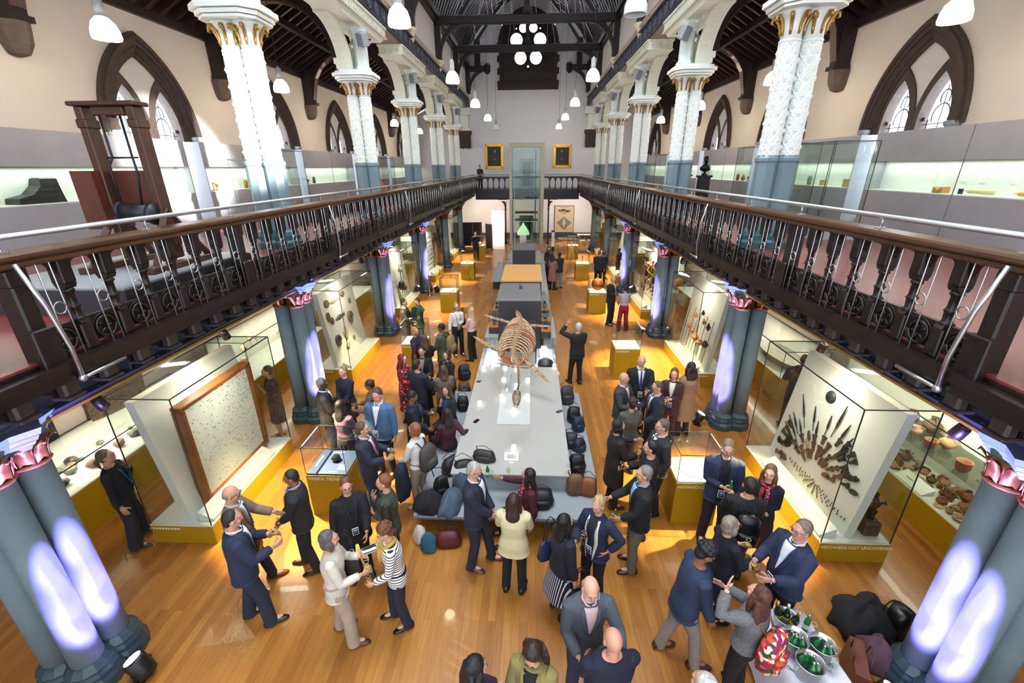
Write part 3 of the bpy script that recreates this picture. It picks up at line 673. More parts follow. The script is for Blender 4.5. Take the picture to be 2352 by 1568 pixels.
# ================================================================== PENDANTS
SHADE = mat('lit_glass_shade', '#fff2de', .4, emit=7); SHADEOFF = mat('opal_glass_shade', '#e8ecf2', .3); LH = mat('lamp_housing_grey', '#a9abad', .4)
def make_pendant(ztop, off=False):
    t = thing('pendant_lamp', '', 'pendant lamp')
    m = MB(); m.tube([(0, 0, .62), (0, 0, ztop)], .008, 5); m.build('suspension_cable', BLACK, t)
    m = MB(); m.lathe([(.05, .33), (.075, .35), (.075, .60), (.03, .63), (.012, .66)], (0, 0, 0), 14); m.lathe([(.09, .31), (.09, .345)], (0, 0, 0), 14); m.build('lamp_housing', LH, t)
    m = MB(); m.lathe([(.205, 0), (.215, .03), (.205, .13), (.165, .24), (.09, .32), (.04, .335)], (0, 0, 0), 20, cap=False); m.lathe([(.19, .01), (.205, 0)], (0, 0, 0), 20, cap=False); m.lathe([(.001, .06), (.19, .06), (.19, .07)], (0, 0, 0), 20, cap=False)
    m.build('glass_shade', SHADEOFF if off else SHADE, t); return t
pn = make_pendant(6.2); po = make_pendant(6.2, True); pa = make_pendant(2.6); ua = uo = un = False
for i, y in enumerate((9.8, 15.8, 21.8, 27.8, 34.0)):
    for s in (-1, 1):
        off = (s > 0 and i == 0) or (s < 0 and i == 4)
        if off: o = po if not uo else copy_tree(po); uo = True
        else: o = pn if not un else copy_tree(pn); un = True
        o.location = (s*2.2, y, 8.0 if not (s > 0 and i == 0) else 8.1); o['group'] = 'nave pendant lamps'
        o['label'] = ('unlit white bell pendant, nearest one on the right of the nave' if s > 0 else 'unlit small bell pendant, farthest on the left of the nave') if off else 'lit bell pendant lamp over the nave, %s on the %s row' % (['nearest', 'second', 'third', 'fourth', 'farthest'][i], SIDE[s])
        if not off: lamp('pendant_light', 'POINT', (s*2.2, y, 7.9), 45, (1, .86, .66), radius=.15)
for i in range(5):
    for s in (-1, 1):
        o = pa if not ua else copy_tree(pa); ua = True
        o.location = (s*7.0, Y0+DY*(i+1)-.3, 7.6); o['group'] = 'aisle pendant lamps'; o['label'] = 'lit bell pendant lamp under the %s aisle roof, %s from the camera' % (SIDE[s], ['nearest', 'second', 'third', 'fourth', 'farthest'][i])
        lamp('aisle_pendant_light', 'POINT', (s*7.0, Y0+DY*(i+1)-.3, 7.5), 55, (1, .84, .62), radius=.15)
# ================================================================== UPPER CASEWORK
CINT = mat('lit_case_interior', '#e9efe4', .6)
def wallcase(s, y0, y1, lab):
    t = thing('wall_display_case', lab, 'display case', (s*8.6, y0, 4.0), 0, 'gallery wall cases'); L = y1-y0
    X = lambda a, b: sorted((s*a, s*b)); m = MB()
    m.box(*X(0, .45), 0, L, 0, .93); m.box(*X(0, .45), 0, L, 1.58, 2.2); m.box(*X(.40, .45), 0, L, .93, 1.58); m.box(*X(0, .4), 0, .03, .93, 1.58); m.box(*X(0, .4), L-.03, L, .93, 1.58)
    m.build('case_body', GREYPANEL, t)
    m = MB(); m.box(*X(.36, .40), .03, L-.03, .94, 1.58); m.box(*X(.01, .40), .03, L-.03, .93, .95); m.build('case_lining', CINT, t)
    n = max(1, round(L/2.5))
    for i in range(n): MB().box(*X(.0, .008), L*i/n+.03, L*(i+1)/n-.01, .95, 1.58).build('glass_pane', CGLASS, t)
    for i in range(1, n): MB().box(*X(-.004, .01), L*i/n-.006, L*i/n+.006, 0, 2.2).build('panel_seam', mat('seam_dark', '#5d6066', .5), t)
    lamp('case_strip_light', 'AREA', (s*8.78, (y0+y1)/2, 5.56), 16*L/5, (.95, 1, .93), (s*8.8, (y0+y1)/2, 4.9), .15, L-.2).rotation_euler = (0, 0, 0)
    return t
for s in (-1, 1):
    n = 0; gaps = [Y0+DY*(k+.5) for k in range(1, 6)]
    e = [(2.0, gaps[0]+.15)]+[(gaps[i]+.72, gaps[i+1]+.15) for i in range(4)]+[(gaps[4]+.72, 37.3)]
    for i, (a, b) in enumerate(e): wallcase(s, a, b, 'long grey wall case with glazed strip on the %s gallery, %s from the camera' % (SIDE[s], ['nearest', 'second', 'third', 'fourth', 'fifth', 'farthest'][i]))
# exhibits inside them
EX = {'dark': mat('dark_exhibit', '#2c2a2c', .4), 'brass': mat('brass_exhibit', '#a3741f', .3, metal=.8), 'bone': mat('bone_exhibit', '#dcc79c', .6), 'tan': mat('tan_exhibit', '#b98546', .6), 'grn': mat('green_exhibit', '#5c6a58', .5), 'card': PAPER, 'amber': mat('amber_exhibit', '#d3a928', .3), 'red': mat('red_lacquer', '#a3231c', .25), 'clay': mat('terracotta_exhibit', '#b06a3e', .6), 'brz': mat('patinated_bronze', '#3b4236', .45, metal=.4, noise=.3), 'cu': mat('copper_exhibit', '#b5602a', .25, metal=.7)}
def ex(name, lab, cat, mtk, loc, fn, rz=0, group='gallery case exhibits'):
    m = MB(); fn(m); o = m.build(name, EX[mtk] if isinstance(mtk, str) else mtk); o.location = loc; o.rotation_euler = (0, 0, rz); return tag(o, lab, cat, group)
def f_orb(m): m.ell((0, 0, .08), (.09, .13, .08)); m.tube([(.02, .13*math.cos(a)*1.02, .08+.085*math.sin(a)) for a in np.linspace(0, 2*PI, 17)], .012, 5); m.tube([(0, -.15, .09), (0, -.18, .05)], .015, 5); m.ell((.09, 0, .1), .02)
def f_stoneboot(m): m.loft([[(x*w, y*l+o, z) for x, y in ((-1, -1), (1, -1), (1, 1), (-1, 1))] for w, l, o, z in ((.14, .42, 0, 0), (.14, .40, 0, .10), (.13, .26, .14, .16), (.12, .17, .22, .30), (.10, .16, .24, .42), (.06, .12, .24, .44))])
def f_vase(m): m.lathe([(.04, 0), (.07, .04), (.08, .1), (.05, .16), (.03, .2), (.045, .23)], n=14)
def f_jar(m): m.lathe([(.06, 0), (.06, .2), (.04, .23), (.045, .25)], n=14)
def f_instr(m):
    m.box(-.05, .05, -.1, .1, 0, .02); m.tube([(0, -.06, .02), (0, -.06, .22)], .012, 6); m.tube([(0, .06, .02), (0, .06, .15)], .012, 6); m.lathe([(.05, 0), (.05, .02)], (0, 0, .12), 12); m.tube([(0, -.1, .22), (0, .08, .15)], .018, 8); m.ell((0, .1, .12), (.03, .05, .05))
def f_book(m): m.prism([(-.12, 0), (0, .02), (.12, 0), (.11, .12), (0, .05), (-.11, .12)], -.08, .08, 0)
def f_hand(m):
    m.loft([[(w*math.cos(a), y, .06+w*math.sin(a)) for a in np.arange(8)*PI/4] for y, w in ((-.3, .045), (-.1, .04), (.05, .03), (.12, .04), (.18, .035))], smooth=True)
    for i in range(4): m.tube([((i-1.5)*.02, .17, .06), ((i-1.5)*.025, .24, .07)], .009, 5)
for lab, cat, nm, mt, s, y, z, fn in [
    ('round brass-bound pale instrument at the left end of the nearest left gallery case', 'instrument', 'brass_instrument', 'bone', -1, 7.35, 4.95, f_orb),
    ('large dark carved boot-shaped stone in the nearest left gallery case', 'carving', 'carved_stone', 'dark', -1, 8.1, 4.95, f_stoneboot),
    ('small dark instrument beside the wooden press in the left gallery case', 'instrument', 'desk_instrument', 'brz', -1, 10.4, 4.95, f_instr),
    ('small brass instrument on stand in the second left gallery case', 'instrument', 'desk_instrument', 'brass', -1, 13.0, 4.95, f_instr),
    ('thin brass jar in the second left gallery case beyond the white column', 'jar', 'brass_jar', 'brass', -1, 14.5, 4.95, f_jar),
    ('dark instrument in the third left gallery case', 'instrument', 'desk_instrument', 'dark', -1, 18.6, 4.95, f_instr),
    ('dark jar beside a stand in the third left gallery case', 'jar', 'storage_jar', 'dark', -1, 19.2, 4.95, f_jar),
    ('tan shrivelled specimen on a base in the nearest right gallery case', 'specimen', 'mounted_specimen', 'tan', 1, 9.95, 4.95, f_book),
    ('pale plaster arm leaning in the nearest right gallery case', 'model arm', 'model_arm', 'bone', 1, 9.15, 4.95, f_hand),
    ('pale jointed model lying at the right end of the nearest right gallery case', 'model', 'model_arm', 'amber', 1, 8.2, 4.95, f_hand),
    ('tiny black object on card in the nearest right gallery case', 'specimen', 'small_specimen', 'dark', 1, 9.5, 4.95, lambda m: m.cbox((0, 0, .05), (.05, .06, .1))),
    ('amber box of specimens in the second right gallery case', 'specimen box', 'specimen_box', 'amber', 1, 12.9, 4.95, lambda m: m.cbox((0, 0, .1), (.1, .18, .2))),
    ('yellow lidded box in the second right gallery case, left of the amber one', 'specimen box', 'specimen_box', 'amber', 1, 13.9, 4.95, lambda m: m.cbox((0, 0, .08), (.1, .2, .14))),
    ('green glass jar in the second right gallery case', 'jar', 'storage_jar', 'grn', 1, 14.6, 4.95, f_jar),
    ('dark round clock-like instrument beyond the right white column', 'instrument', 'desk_instrument', 'brz', 1, 18.6, 4.95, f_instr),
    ('small brown pot in the third right gallery case', 'pot', 'small_pot', 'clay', 1, 19.1, 4.95, f_vase),
    ('small red-topped vial in the third right gallery case', 'jar', 'storage_jar', 'red', 1, 19.6, 4.95, f_jar)]:
    ex(nm, lab, cat, mt, (s*8.8, y, z), fn)
for s, ys in ((-1, (6.6, 7.0, 11.0, 13.6, 15.2, 16.3)), (1, (8.7, 9.3, 9.7, 10.4, 13.2, 14.3, 15.5, 16.4))):
    for i, y in enumerate(ys): ex('label_card', 'small white label card on the back of the gallery wall case', 'label', 'card', (s*8.955, y, 5.25), lambda m: m.box(-.004, .004, -.06, .06, -.09, .09), group='label cards in the %s gallery cases' % SIDE[s])
for s in (-1, 1):
    for o in [q for q in SC.objects if q.get('group') == 'label cards in the %s gallery cases' % SIDE[s]]: o['label'] = 'small white label card on the back of the %s gallery wall case' % SIDE[s]
# freestanding glass cases upstairs
def glasscase(x0, x1, y0, y1, z0, z1, lab, grp='tall glass cases upstairs'):
    t = thing('glass_showcase', lab, 'display case', ((x0+x1)/2, (y0+y1)/2, z0), 0, grp); w, d, h = (x1-x0)/2, (y1-y0)/2, z1-z0
    MB().box(-w, w, -d, d, 0, .25).build('plinth', GREYPANEL, t)
    m = MB(); m.box(-w, w, -d, -d+.01, .25, h); m.box(-w, w, d-.01, d, .25, h); m.box(-w, -w+.01, -d, d, .25, h); m.box(w-.01, w, -d, d, .25, h); m.box(-w, w, -d, d, h-.01, h); m.build('glass_hood', CGLASS, t)
    m = MB()
    for a in (-w, w):
        for b in (-d, d): m.cbox((a, b, (h+.25)/2), (.012, .012, h-.25))
    for a in (-w, w): m.cbox((a, 0, h), (.012, 2*d, .012))
    for b in (-d, d): m.cbox((0, b, h), (2*w, .012, .012))
    m.build('edge_seals', BLACKEDGE, t)
    return t
glasscase(-7.4, -6.6, 12.4, 14.1, 4, 6.0, 'tall clear glass showcase on the left gallery, in front of the second window'); glasscase(6.4, 7.3, 9.9, 11.3, 4, 5.95, 'tall clear glass showcase right of the nearest right white column')
glasscase(7.2, 8.0, 13.0, 16.2, 4, 6.05, 'tall clear glass showcase left of the nearest right white column'); glasscase(-7.6, -6.9, 22.0, 24.5, 4, 6.0, 'far glass showcase on the left gallery behind the third white column')
glasscase(5.9, 6.9, 21.5, 23.0, 4, 6.0, 'far glass showcase on the right gallery behind the third white column')
# busts on black pedestals
def bust(x, y, lab):
    t = thing('black_pedestal', lab+' pedestal', 'pedestal', (x, y, 4), 0, 'bust pedestals'); m = MB(); m.bev(-.18, .18, -.18, .18, 0, 1.12, .01); m.box(-.22, .22, -.22, .22, 1.12, 1.19); m.box(-.22, .22, -.22, .22, 0, .1); m.build('pedestal_body', BLACK, t)
    b = thing('portrait_bust', 'dark bronze portrait bust standing on the '+lab+' pedestal', 'bust', (x, y, 5.19), 0, 'bronze busts'); m = MB()
    m.lathe([(.1, 0), (.1, .04), (.05, .08), (.05, .14)], n=12); m.loft([[(w*math.cos(a), d*math.sin(a), z) for a in np.arange(12)*PI/6] for z, w, d in ((.13, .06, .06), (.18, .19, .1), (.27, .2, .11), (.33, .12, .09), (.37, .06, .065), (.42, .055, .06))], smooth=True)
    m.ell((0, -.02, .52), (.085, .105, .125)); m.ell((0, -.12, .5), (.02, .03, .03)); m.ell((0, .02, .57), (.092, .1, .09)); m.build('bust_body', mat('dark_bronze', '#1c1a1a', .3, metal=.5), b)
bust(6.6, 17.3, 'near black, just left of the big right column'); bust(6.6, 19.4, 'farther black, behind the second right column')
for o in SC.objects:
    if o.name.startswith('black_pedestal'): o['label'] = ('tall black pedestal carrying a bronze bust, the near one on the right gallery' if o.location.y < 18 else 'tall black pedestal carrying a bronze bust, the farther one on the right gallery')
    if o.name.startswith('portrait_bust'): o['label'] = ('dark bronze bust on the nearer pedestal of the right gallery' if o.location.y < 18 else 'dark bronze bust on the farther pedestal of the right gallery')
# red globe-headed exhibit on the left gallery
t = thing('red_globe_stand', 'red and orange globe-headed model on a wooden stand on the left gallery', 'model', (-5.75, 17.8, 4)); m = MB(); m.loft([[(a*w, b*w, z) for a, b in ((-1, -1), (1, -1), (1, 1), (-1, 1))] for w, z in ((.35, 0), (.3, .9), (.18, 1.1))]); m.build('wooden_stand', mat('orange_wood', '#a8562a', .5), t); m = MB(); m.ell((0, 0, 1.28), .17, 16, 10); m.lathe([(.06, 0), (.1, .1)], (0, 0, 1.42)); m.build('red_globe', EX['red'], t)
# ---- wooden power-hammer like press on its dark platform
PW = mat('old_polished_oak', '#4a2a1c', .4, noise=.35, nscale=5)
t = thing('display_platform', 'low dark platform on the left gallery under the wooden press', 'platform', (-4.95, 5.55, 4.0)); MB().box(-1.0, .85, -1.1, 1.2, 0, .28).build('platform_side', mat('platform_dark', '#33333b', .5), t); MB().box(-.98, .83, -1.08, 1.18, .28, .3).build('platform_top', mat('platform_grey_top', '#8f9093', .5), t)
t = thing('wooden_press', 'tall antique wooden beam press with iron cylinder on the left gallery', 'machine', (-4.80, 5.75, 4.3))
for i, x in enumerate((-.32, .32)): m = MB(); m.bev(x-.05, x+.05, -.09, .09, .1, 1.92, .012); m.bev(x-.065, x+.065, -.1, .1, 1.68, 1.78, .01); m.build('upright', PW, t)
m = MB(); m.bev(-.42, .42, -.12, .12, 1.92, 1.97, .01); m.bev(-.2, .2, -.05, .05, 1.82, 1.92, .01); m.build('top_beam', PW, t)
m = MB(); m.box(-.58, -.30, -.2, .2, .5, 1.2); m.box(-.27, .27, .05, .1, .7, 1.2); m.build('box_panel', mat('red_brown_panel', '#5b2a1d', .4, noise=.3, nscale=3), t)
m = MB()
for sx in (-1, 1):
    for y in (-.5, .5): m.tube([(sx*.33, 0, .75), (sx*.42, y, .03)], .05, 4, smooth=False)
    m.bev(sx*.42-.07, sx*.42+.07, -.62, .62, 0, .08, .01)
m.box(-.42, .42, -.05, .05, .28, .38); m.build('splayed_base', PW, t)
IR = mat('wrought_iron', '#2a2c31', .45, metal=.5)
m = MB()
for x in (-.13, .13): m.tube([(x, -.02, 1.85), (x, -.02, 1.35), (x*1.3, -.06, 1.25), (x*1.3, -.06, 1.15), (x, -.1, .75)], .014, 6)
m.tube([(-.2, -.02, 1.35), (.2, -.02, 1.35)], .012, 6); m.lathe([(.05, 0), (.05, .12)], (0, 0, 1.8), 10); m.build('drive_rods', IR, t)
m = MB(); m.tube([(-.1, -.15, .72), (.3, -.15, .68)], .11, 14); m.tube([(.28, -.15, .68), (.33, -.15, .68)], .13, 14); m.tube([(-.12, -.15, .72), (-.08, -.15, .72)], .12, 14); m.build('iron_cylinder', IR, t)
# end wall: portraits
def portrait(x, z, w, h, lab, v):
    t = thing('framed_portrait', lab, 'painting', (x, 37.36, z), 0, 'gilt framed portraits'); a, b = w/2, h/2; m = MB()
    for q, (i, o, y) in enumerate(((.0, .05, -.06), (.05, .12, -.10), (.12, .2, -.05))):
        m.box(-a+i, a-i, y, .02, b-o, b-i); m.box(-a+i, a-i, y, .02, -b+i, -b+o); m.box(-a+i, -a+o, y, .02, -b+i, b-i); m.box(a-o, a-i, y, .02, -b+i, b-i)
    m.build('gilt_frame', mat('gilt_frame', '#c79a35', .3, metal=.6), t)
    m = MB(); m.box(-a+.19, a-.19, -.03, 0, -b+.19, b-.19, 0); y = -.034
    def disc(cx, cz, rx, rz, mi, y=y): m.add([(cx+rx*math.cos(q), y, cz+rz*math.sin(q)) for q in np.linspace(0, 2*PI, 17)[:-1]], [tuple(range(16))], mi)
    disc(v*.05, -.22, .34, .42, 1); disc(v*.06, .38, .075, .1, 2, -.036); disc(v*.04, .30, .05, .07, 3, -.038); disc(v*.05-.02, -.2, .09, .04, 2, -.036)
    m.build('painted_canvas', [mat('dark_umber_canvas', '#1d1712', .5), mat('black_robe_paint', '#33271f', .5), mat('flesh_paint', '#a5795c', .5), mat('grey_beard_paint', '#8a7f77', .5)], t)
portrait(-2.63, 6.33, 1.45, 1.82, 'gilt framed dark portrait of a seated figure, left of the lift', 1); portrait(2.72, 6.30, 1.42, 1.68, 'gilt framed dark portrait of a standing figure, right of the lift', -1)
t = thing('anatomical_poster', 'tall framed cream poster with a dark diamond diagram, lower end wall', 'poster', (3.03, 37.33, 1.5)); m = MB(); m.box(-.8, .8, -.03, .03, -1.05, 1.1); m.build('poster_frame', mat('thin_black_frame', '#2a1d18', .4), t)
m = MB(); m.box(-.76, .76, -.035, -.03, -1.01, 1.06, 0); m.add([(-.62, -.04, -.25), (0, -.04, .25), (.62, -.04, -.25), (0, -.04, -.85)], [(0, 1, 2, 3)], 1); m.add([(-.12, -.045, -.3), (0, -.045, .2), (.12, -.045, -.3), (0, -.045, -.7)], [(0, 1, 2, 3)], 0)
for a, b, c, d in ((-.5, .75, .45, .6), (-.35, .6, .5, .72), (-.1, .45, .4, .62), (-.45, .68, .1, .8)): m.tube([(a, -.04, b), ((a+c)/2, -.04, (b+d)/2+.06), (c, -.04, d)], .03, 5, 2)
for zz in (.98, .93): m.box(-.3, .3, -.038, -.035, zz, zz+.015, 2)
m.tube([(-.0, -.04, -.6), (.2, -.04, -.85), (.45, -.04, -.8), (.55, -.04, -.6)], .012, 4, 2); m.build('poster_sheet', [mat('aged_poster_paper', '#cdbb9c', .7), mat('poster_diagram_grey', '#7f8076', .7), mat('poster_ink', '#3b3a36', .7)], t)
# ================================================================== LOWER HALL: CASES
DECK = mat('case_deck', '#d9d8cf', .55); SLAB = mat('case_backboard', '#e4e2d6', .6)
def text(body, size, loc, rot, parent, col, name='lettering', ext=.002):
    c = bpy.data.curves.new(name, 'FONT'); c.body = body; c.size = size; c.extrude = ext; c.materials.append(col)
    o = bpy.data.objects.new(name, c); SC.collection.objects.link(o); dg = bpy.context.evaluated_depsgraph_get(); me = bpy.data.meshes.new_from_object(o.evaluated_get(dg)); bpy.data.objects.remove(o)
    o = bpy.data.objects.new(name, me); SC.collection.objects.link(o); o.parent = parent; o.location = loc; o.rotation_euler = rot; return o
LETTER = mat('pale_lettering', '#e9e4cf', .5)
def hood(m, e, x0, x1, y0, y1, z0, z1, t=.008):
    m.box(x0, x1, y0, y0+t, z0, z1); m.box(x0, x1, y1-t, y1, z0, z1); m.box(x0, x0+t, y0+t, y1-t, z0, z1); m.box(x1-t, x1, y0+t, y1-t, z0, z1); m.box(x0, x1, y0, y1, z1, z1+t)
    q = .006 if y1-y0 > 1 else .0035
    for a in (x0, x1):
        for b in (y0, y1): e.box(a-q, a+q, b-q, b+q, z0, z1)
        e.box(a-q, a+q, y0, y1, z1-q, z1+q+.004)
    for b in (y0, y1): e.box(x0, x1, b-q, b+q, z1-q, z1+q+.004)
def bigcase(s, k, lab, words=None):
    yb = Y0+DY*k+1.8; L = 2.42; t = thing('tall_showcase', lab, 'display case', (s*5.1, yb, 0), 0, 'tall showcases between the columns')
    X = lambda a, b: sorted((s*a, s*b))
    MB().box(-.5, .5, 0, L, 0, .34).build('ochre_plinth', OCHRE, t); MB().box(-.5, .5, 0, L, .34, .36).build('deck', DECK, t)
    m = MB(); e = MB(); hood(m, e, -.49, .49, .01, L-.01, .36, 2.58); m.build('glass_hood', CGLASS, t); e.build('edge_seals', BLACKEDGE, t)
    m = MB(); m.prism([(s*-.1, .36), (s*.03, .36), (s*.30, 2.46), (s*.17, 2.46)], .12, L-.12, 1); m.build('backboard', SLAB, t)
    m = MB(); m.prism([(s*-.47, .40), (s*-.24, .52), (s*-.24, .36), (s*-.47, .36)], .1, L-.55, 1); l = m.build('sloping_label', mat('label_shelf', '#e9e7dc', .5), t)
    m = MB()
    for i in range(4):
        y = .25+i*.42
        for j in range(4): m.add([(s*(-.45+j*.045), y, .4104+j*.0235), (s*(-.45+j*.045), y+.28, .4104+j*.0235), (s*(-.44+j*.045), y+.28, .4156+j*.0235), (s*(-.44+j*.045), y, .4156+j*.0235)], [(0, 1, 2, 3)])
    m.build('label_text_lines', mat('label_print', '#b9b6a8', .6), l)
    if words: text(words, .075, (s*.48 if s < 0 else -.48, -.003, .25), (PI/2, 0, 0), t, LETTER)
    elif k < 4: 
        m = MB(); [m.box(-.47+i*.05, -.435+i*.05, -.004, -.001, .27, .30) for i in range(9)]; m.build('small_lettering', LETTER, t)
    lamp('showcase_light', 'AREA', (s*(4.80), yb+L/2, 2.52), 30, (1, .95, .82), (s*5.0, yb+L/2, 1.0), .12, L-.3)
    return t
labs = {(-1, 0): 'large ochre-plinth showcase on the left holding the framed specimen board', (1, 0): 'large ochre-plinth showcase on the right holding the fan of spearheads and axes', (-1, 1): 'second showcase on the left, with fossils fixed to a white board', (1, 1): 'second showcase on the right, with pots and thin rods on a white board', (-1, 2): 'third showcase on the left, with an antlered helmet figure', (1, 2): 'third showcase on the right, with many small objects on ledges', (-1, 3): 'fourth showcase on the left, with rows of small tools', (1, 3): 'fourth showcase on the right, with dark figures', (-1, 4): 'farthest showcase on the left, by the leaning wood panel', (1, 4): 'farthest showcase on the right, with a gilded standing figure'}
for (s, k), l in labs.items(): bigcase(s, k, l, 'ARCHAEOLOGY UNCOVERED' if (s, k) == (1, 0) else None)
def onboard(s, k, y, z, off=.03):      # point on the sloping backboard
    u = (z-.36)/2.1; return (s*(5.0+.27*u-off), Y0+DY*k+1.8+y, z)
TILT = math.atan2(.27, 2.1)
# framed specimen board, leaning on the left board
t = thing('specimen_board', 'wood-framed white board of tiny specimens in rows, inside the nearest left showcase', 'specimen board', (-5.06, 6.33, .44), 0)
FW = mat('polished_pine_frame', '#8a4f22', .35, noise=.25, nscale=4); w, h = .86, 1.76
m = MB()
for y0, y1, z0, z1 in ((-w, w, 0, .07), (-w, w, h-.07, h), (-w, -w+.07, .07, h-.07), (w-.07, w, .07, h-.07)): m.bev(.0, .19, y0, y1, z0, z1, .012)
m.build('wooden_frame', FW, t)
MB().box(.0, .12, -w+.06, w-.06, .06, h-.06).build('white_board', mat('specimen_white', '#f0f0e2', .5), t)
m = MB(); rr = random.Random(3)
for i in range(35):
    z = .13+i*.0445; m.box(.1205, .1215, -w+.12, w-.12, z-.004, z-.001, 0)
    for j in range(48):
        if rr.random() < (.5 if (j > 36 and i > 22) else .22 if j > 20 else .14): y = -w+.13+j*.0335; q = rr.uniform(.003, .008); m.box(.121, .127, y-q, y+q, z, z+q*1.6, 1 if rr.random() < .7 else 2)
o = m.build('specimen_rows', [mat('row_line', '#cfcdb8', .6), mat('specimen_brown', '#5b4b36', .6), mat('specimen_red', '#8c3d26', .6)], t); o['kind'] = 'stuff'
# fossils in the second left case
def f_slab(seed, w, h, d=.04):
    def f(m):
        r = random.Random(seed); n = 11; R = [1+r.uniform(-.18, .12) for _ in range(n)]
        m.loft([[(x, w*R[i]*q*math.cos(2*PI*i/n), h*R[i]*q*math.sin(2*PI*i/n)) for i in range(n)] for x, q in ((0, 1), (d*.7, .97), (d, .85))], 0)
    return f
def f_ammon(r):
    def f(m): m.tube([(.03, r*(1-a/22)*math.cos(a)*.8, r*(1-a/22)*math.sin(a)) for a in np.linspace(0, 5.2*PI, 50)], [r*.26*(1-i/60) for i in range(50)], 7)
    return f
def f_fish(m): m.loft([[(.0+.015*math.sin(a), y, w*math.cos(a)) for a in np.arange(8)*PI/4] for y, w in ((-.3, .01), (-.2, .05), (0, .075), (.18, .05), (.24, .02), (.32, .07))])
fos = mat('fossil_grey', '#6d6659', .7, noise=.3, nscale=12, bump=.4); fos2 = mat('fossil_brown', '#8a6a4a', .7, noise=.3, nscale=12, bump=.4); fos3 = mat('pale_matrix', '#b3a98c', .7, noise=.2, nscale=9)
names = ['upper left', 'upper middle', 'upper right', 'centre', 'right edge', 'lower left', 'lower middle', 'lower right', 'bottom', 'far right low', 'middle left', 'top corner']
for i, (y, z, kind, mt, a) in enumerate([(.45, 2.1, 's', fos2, (.13, .12)), (.95, 2.05, 'f', fos3, 0), (1.5, 2.1, 's', fos2, (.12, .1)), (1.0, 1.55, 'f', fos, 0), (1.85, 1.8, 's', fos, (.07, .09)), (.5, 1.0, 'a', fos, .16), (1.05, 1.05, 's', fos3, (.13, .2)), (1.6, 1.35, 'a', fos, .17), (1.0, .68, 's', fos3, (.14, .07)), (1.5, .75, 's', fos, (.06, .05)), (.5, 1.6, 's', fos, (.09, .11)), (.35, 1.75, 's', fos2, (.1, .13))]):
    fn = f_slab(i, *a) if kind == 's' else f_ammon(a) if kind == 'a' else f_fish
    o = ex('fossil', '%s at the %s of the second left showcase board' % ({'s': 'irregular fossil slab', 'a': 'coiled ammonite fossil', 'f': 'long fish fossil'}[kind], names[i]), 'fossil', mt, onboard(-1, 1, y, z, .0), fn, group='fossils on the white board')
    o.rotation_euler = (0, -TILT, 0)
# right case 0 : fan of spearheads, axes and flints
def f_blade(L, w): return lambda m: m.loft([[(x*.008, y*ww, z) for x, y in ((0, -1), (1, 0), (0, 1), (-1, 0))] for ww, z in ((.25*w, 0), (.28*w, .25*L), (w, .42*L), (.85*w, .65*L), (.003, L))])
def f_axe(L, w): return lambda m: m.loft([[(x*.014, y*ww, z) for x, y in ((-1, -.9), (1, -.9), (1, .9), (-1, .9))] for ww, z in ((.45*w, 0), (.5*w, .35*L), (.55*w, .6*L), (w, .9*L), (.9*w, L))])
def f_oval(L, w): return lambda m: m.ell((0, 0, L/2), (.014, w, L/2), 8, 7)
protos = {}
def mount(kind, mk, mtl, y, z, ang, lab, grp, cat, sc=1):
    m = MB(); mk(m); key = kind
    if key not in protos: protos[key] = m.build(kind[0], mtl); o = protos[key]
    else: o = protos[key].copy(); SC.collection.objects.link(o)
    o.location = onboard(1, 0, y, z, .02); o.rotation_mode = 'XYZ'
    o.rotation_euler = (Matrix.Rotation(TILT, 3, 'Y')@Matrix.Rotation(-ang, 3, 'X')).to_euler(); o.scale = (sc, sc, sc)
    tag(o, lab, cat, grp)
BRZ = EX['brz']; FL = mat('brown_flint', '#5e4a35', .5, noise=.3, nscale=20); PALEF = mat('pale_stone_tool', '#a78f6d', .6, noise=.2, nscale=20)
FY, FZ = 1.15, .62
rr = random.Random(5)
for i, (a, r, L) in enumerate(((-.24, 1.0, .45), (-.08, 1.0, .62), (.06, .95, .62), (.38, .9, .62), (.62, .92, .40), (.75, .72, .34), (.86, .82, .44), (.98, .62, .3), (.28, .72, .3), (-.38, .9, .3), (1.12, .55, .3))):
    mount(('spearhead', i % 3), f_blade([.42, .6, .35][i % 3], .028), BRZ, FY+r*math.sin(a)*.95+.0, FZ+r*math.cos(a)*.85, a, 'long bronze spearhead, %s from the far end of the fan on the right showcase board' % ORD[i] if i < 10 else 'lowest short bronze spearhead nearest the camera in the fan of the right showcase', 'bronze spearheads in the fan', 'spearhead')
for ring, (r, n, a0, a1) in enumerate(((1.0, 6, -1.25, -.5), (.85, 8, -1.2, -.4), (.62, 9, -1.1, 1.25), (.45, 9, -1.1, 1.3), (1.05, 7, 1.15, 1.75), (.85, 7, 1.25, 1.8), (.28, 7, -1.0, 1.2))):
    for i in range(n):
        a = a0+(a1-a0)*i/(n-1)+rr.uniform(-.08, .08); rj = r+rr.uniform(-.05, .05); kd = rr.choice(['axe', 'axe', 'oval'])
        y, z = FY+rj*math.sin(a)*.8, FZ+.1+rj*math.cos(a)*.85
        if not (.1 < y < 2.25 and .45 < z < 2.35): continue
        mt_ = BRZ if ring in (0, 1, 4, 5) else (FL if rr.random() < .6 else PALEF)
        nm = 'axe_head' if kd == 'axe' else 'hand_axe'
        mount((nm, ring*2+(kd == 'axe')), f_axe(.15, .052) if kd == 'axe' else f_oval(.19, .042), mt_, y, z, a, '%s in ring %s of the fan, right showcase' % ({'axe_head': 'flared axe head', 'hand_axe': 'oval stone hand axe'}[nm], ['four', 'three', 'two', 'one', 'five', 'six', 'seven'][ring]), '%s of the fan, ring %s' % (nm.replace('_', ' ')+'s', ORD[ring]), 'axe')
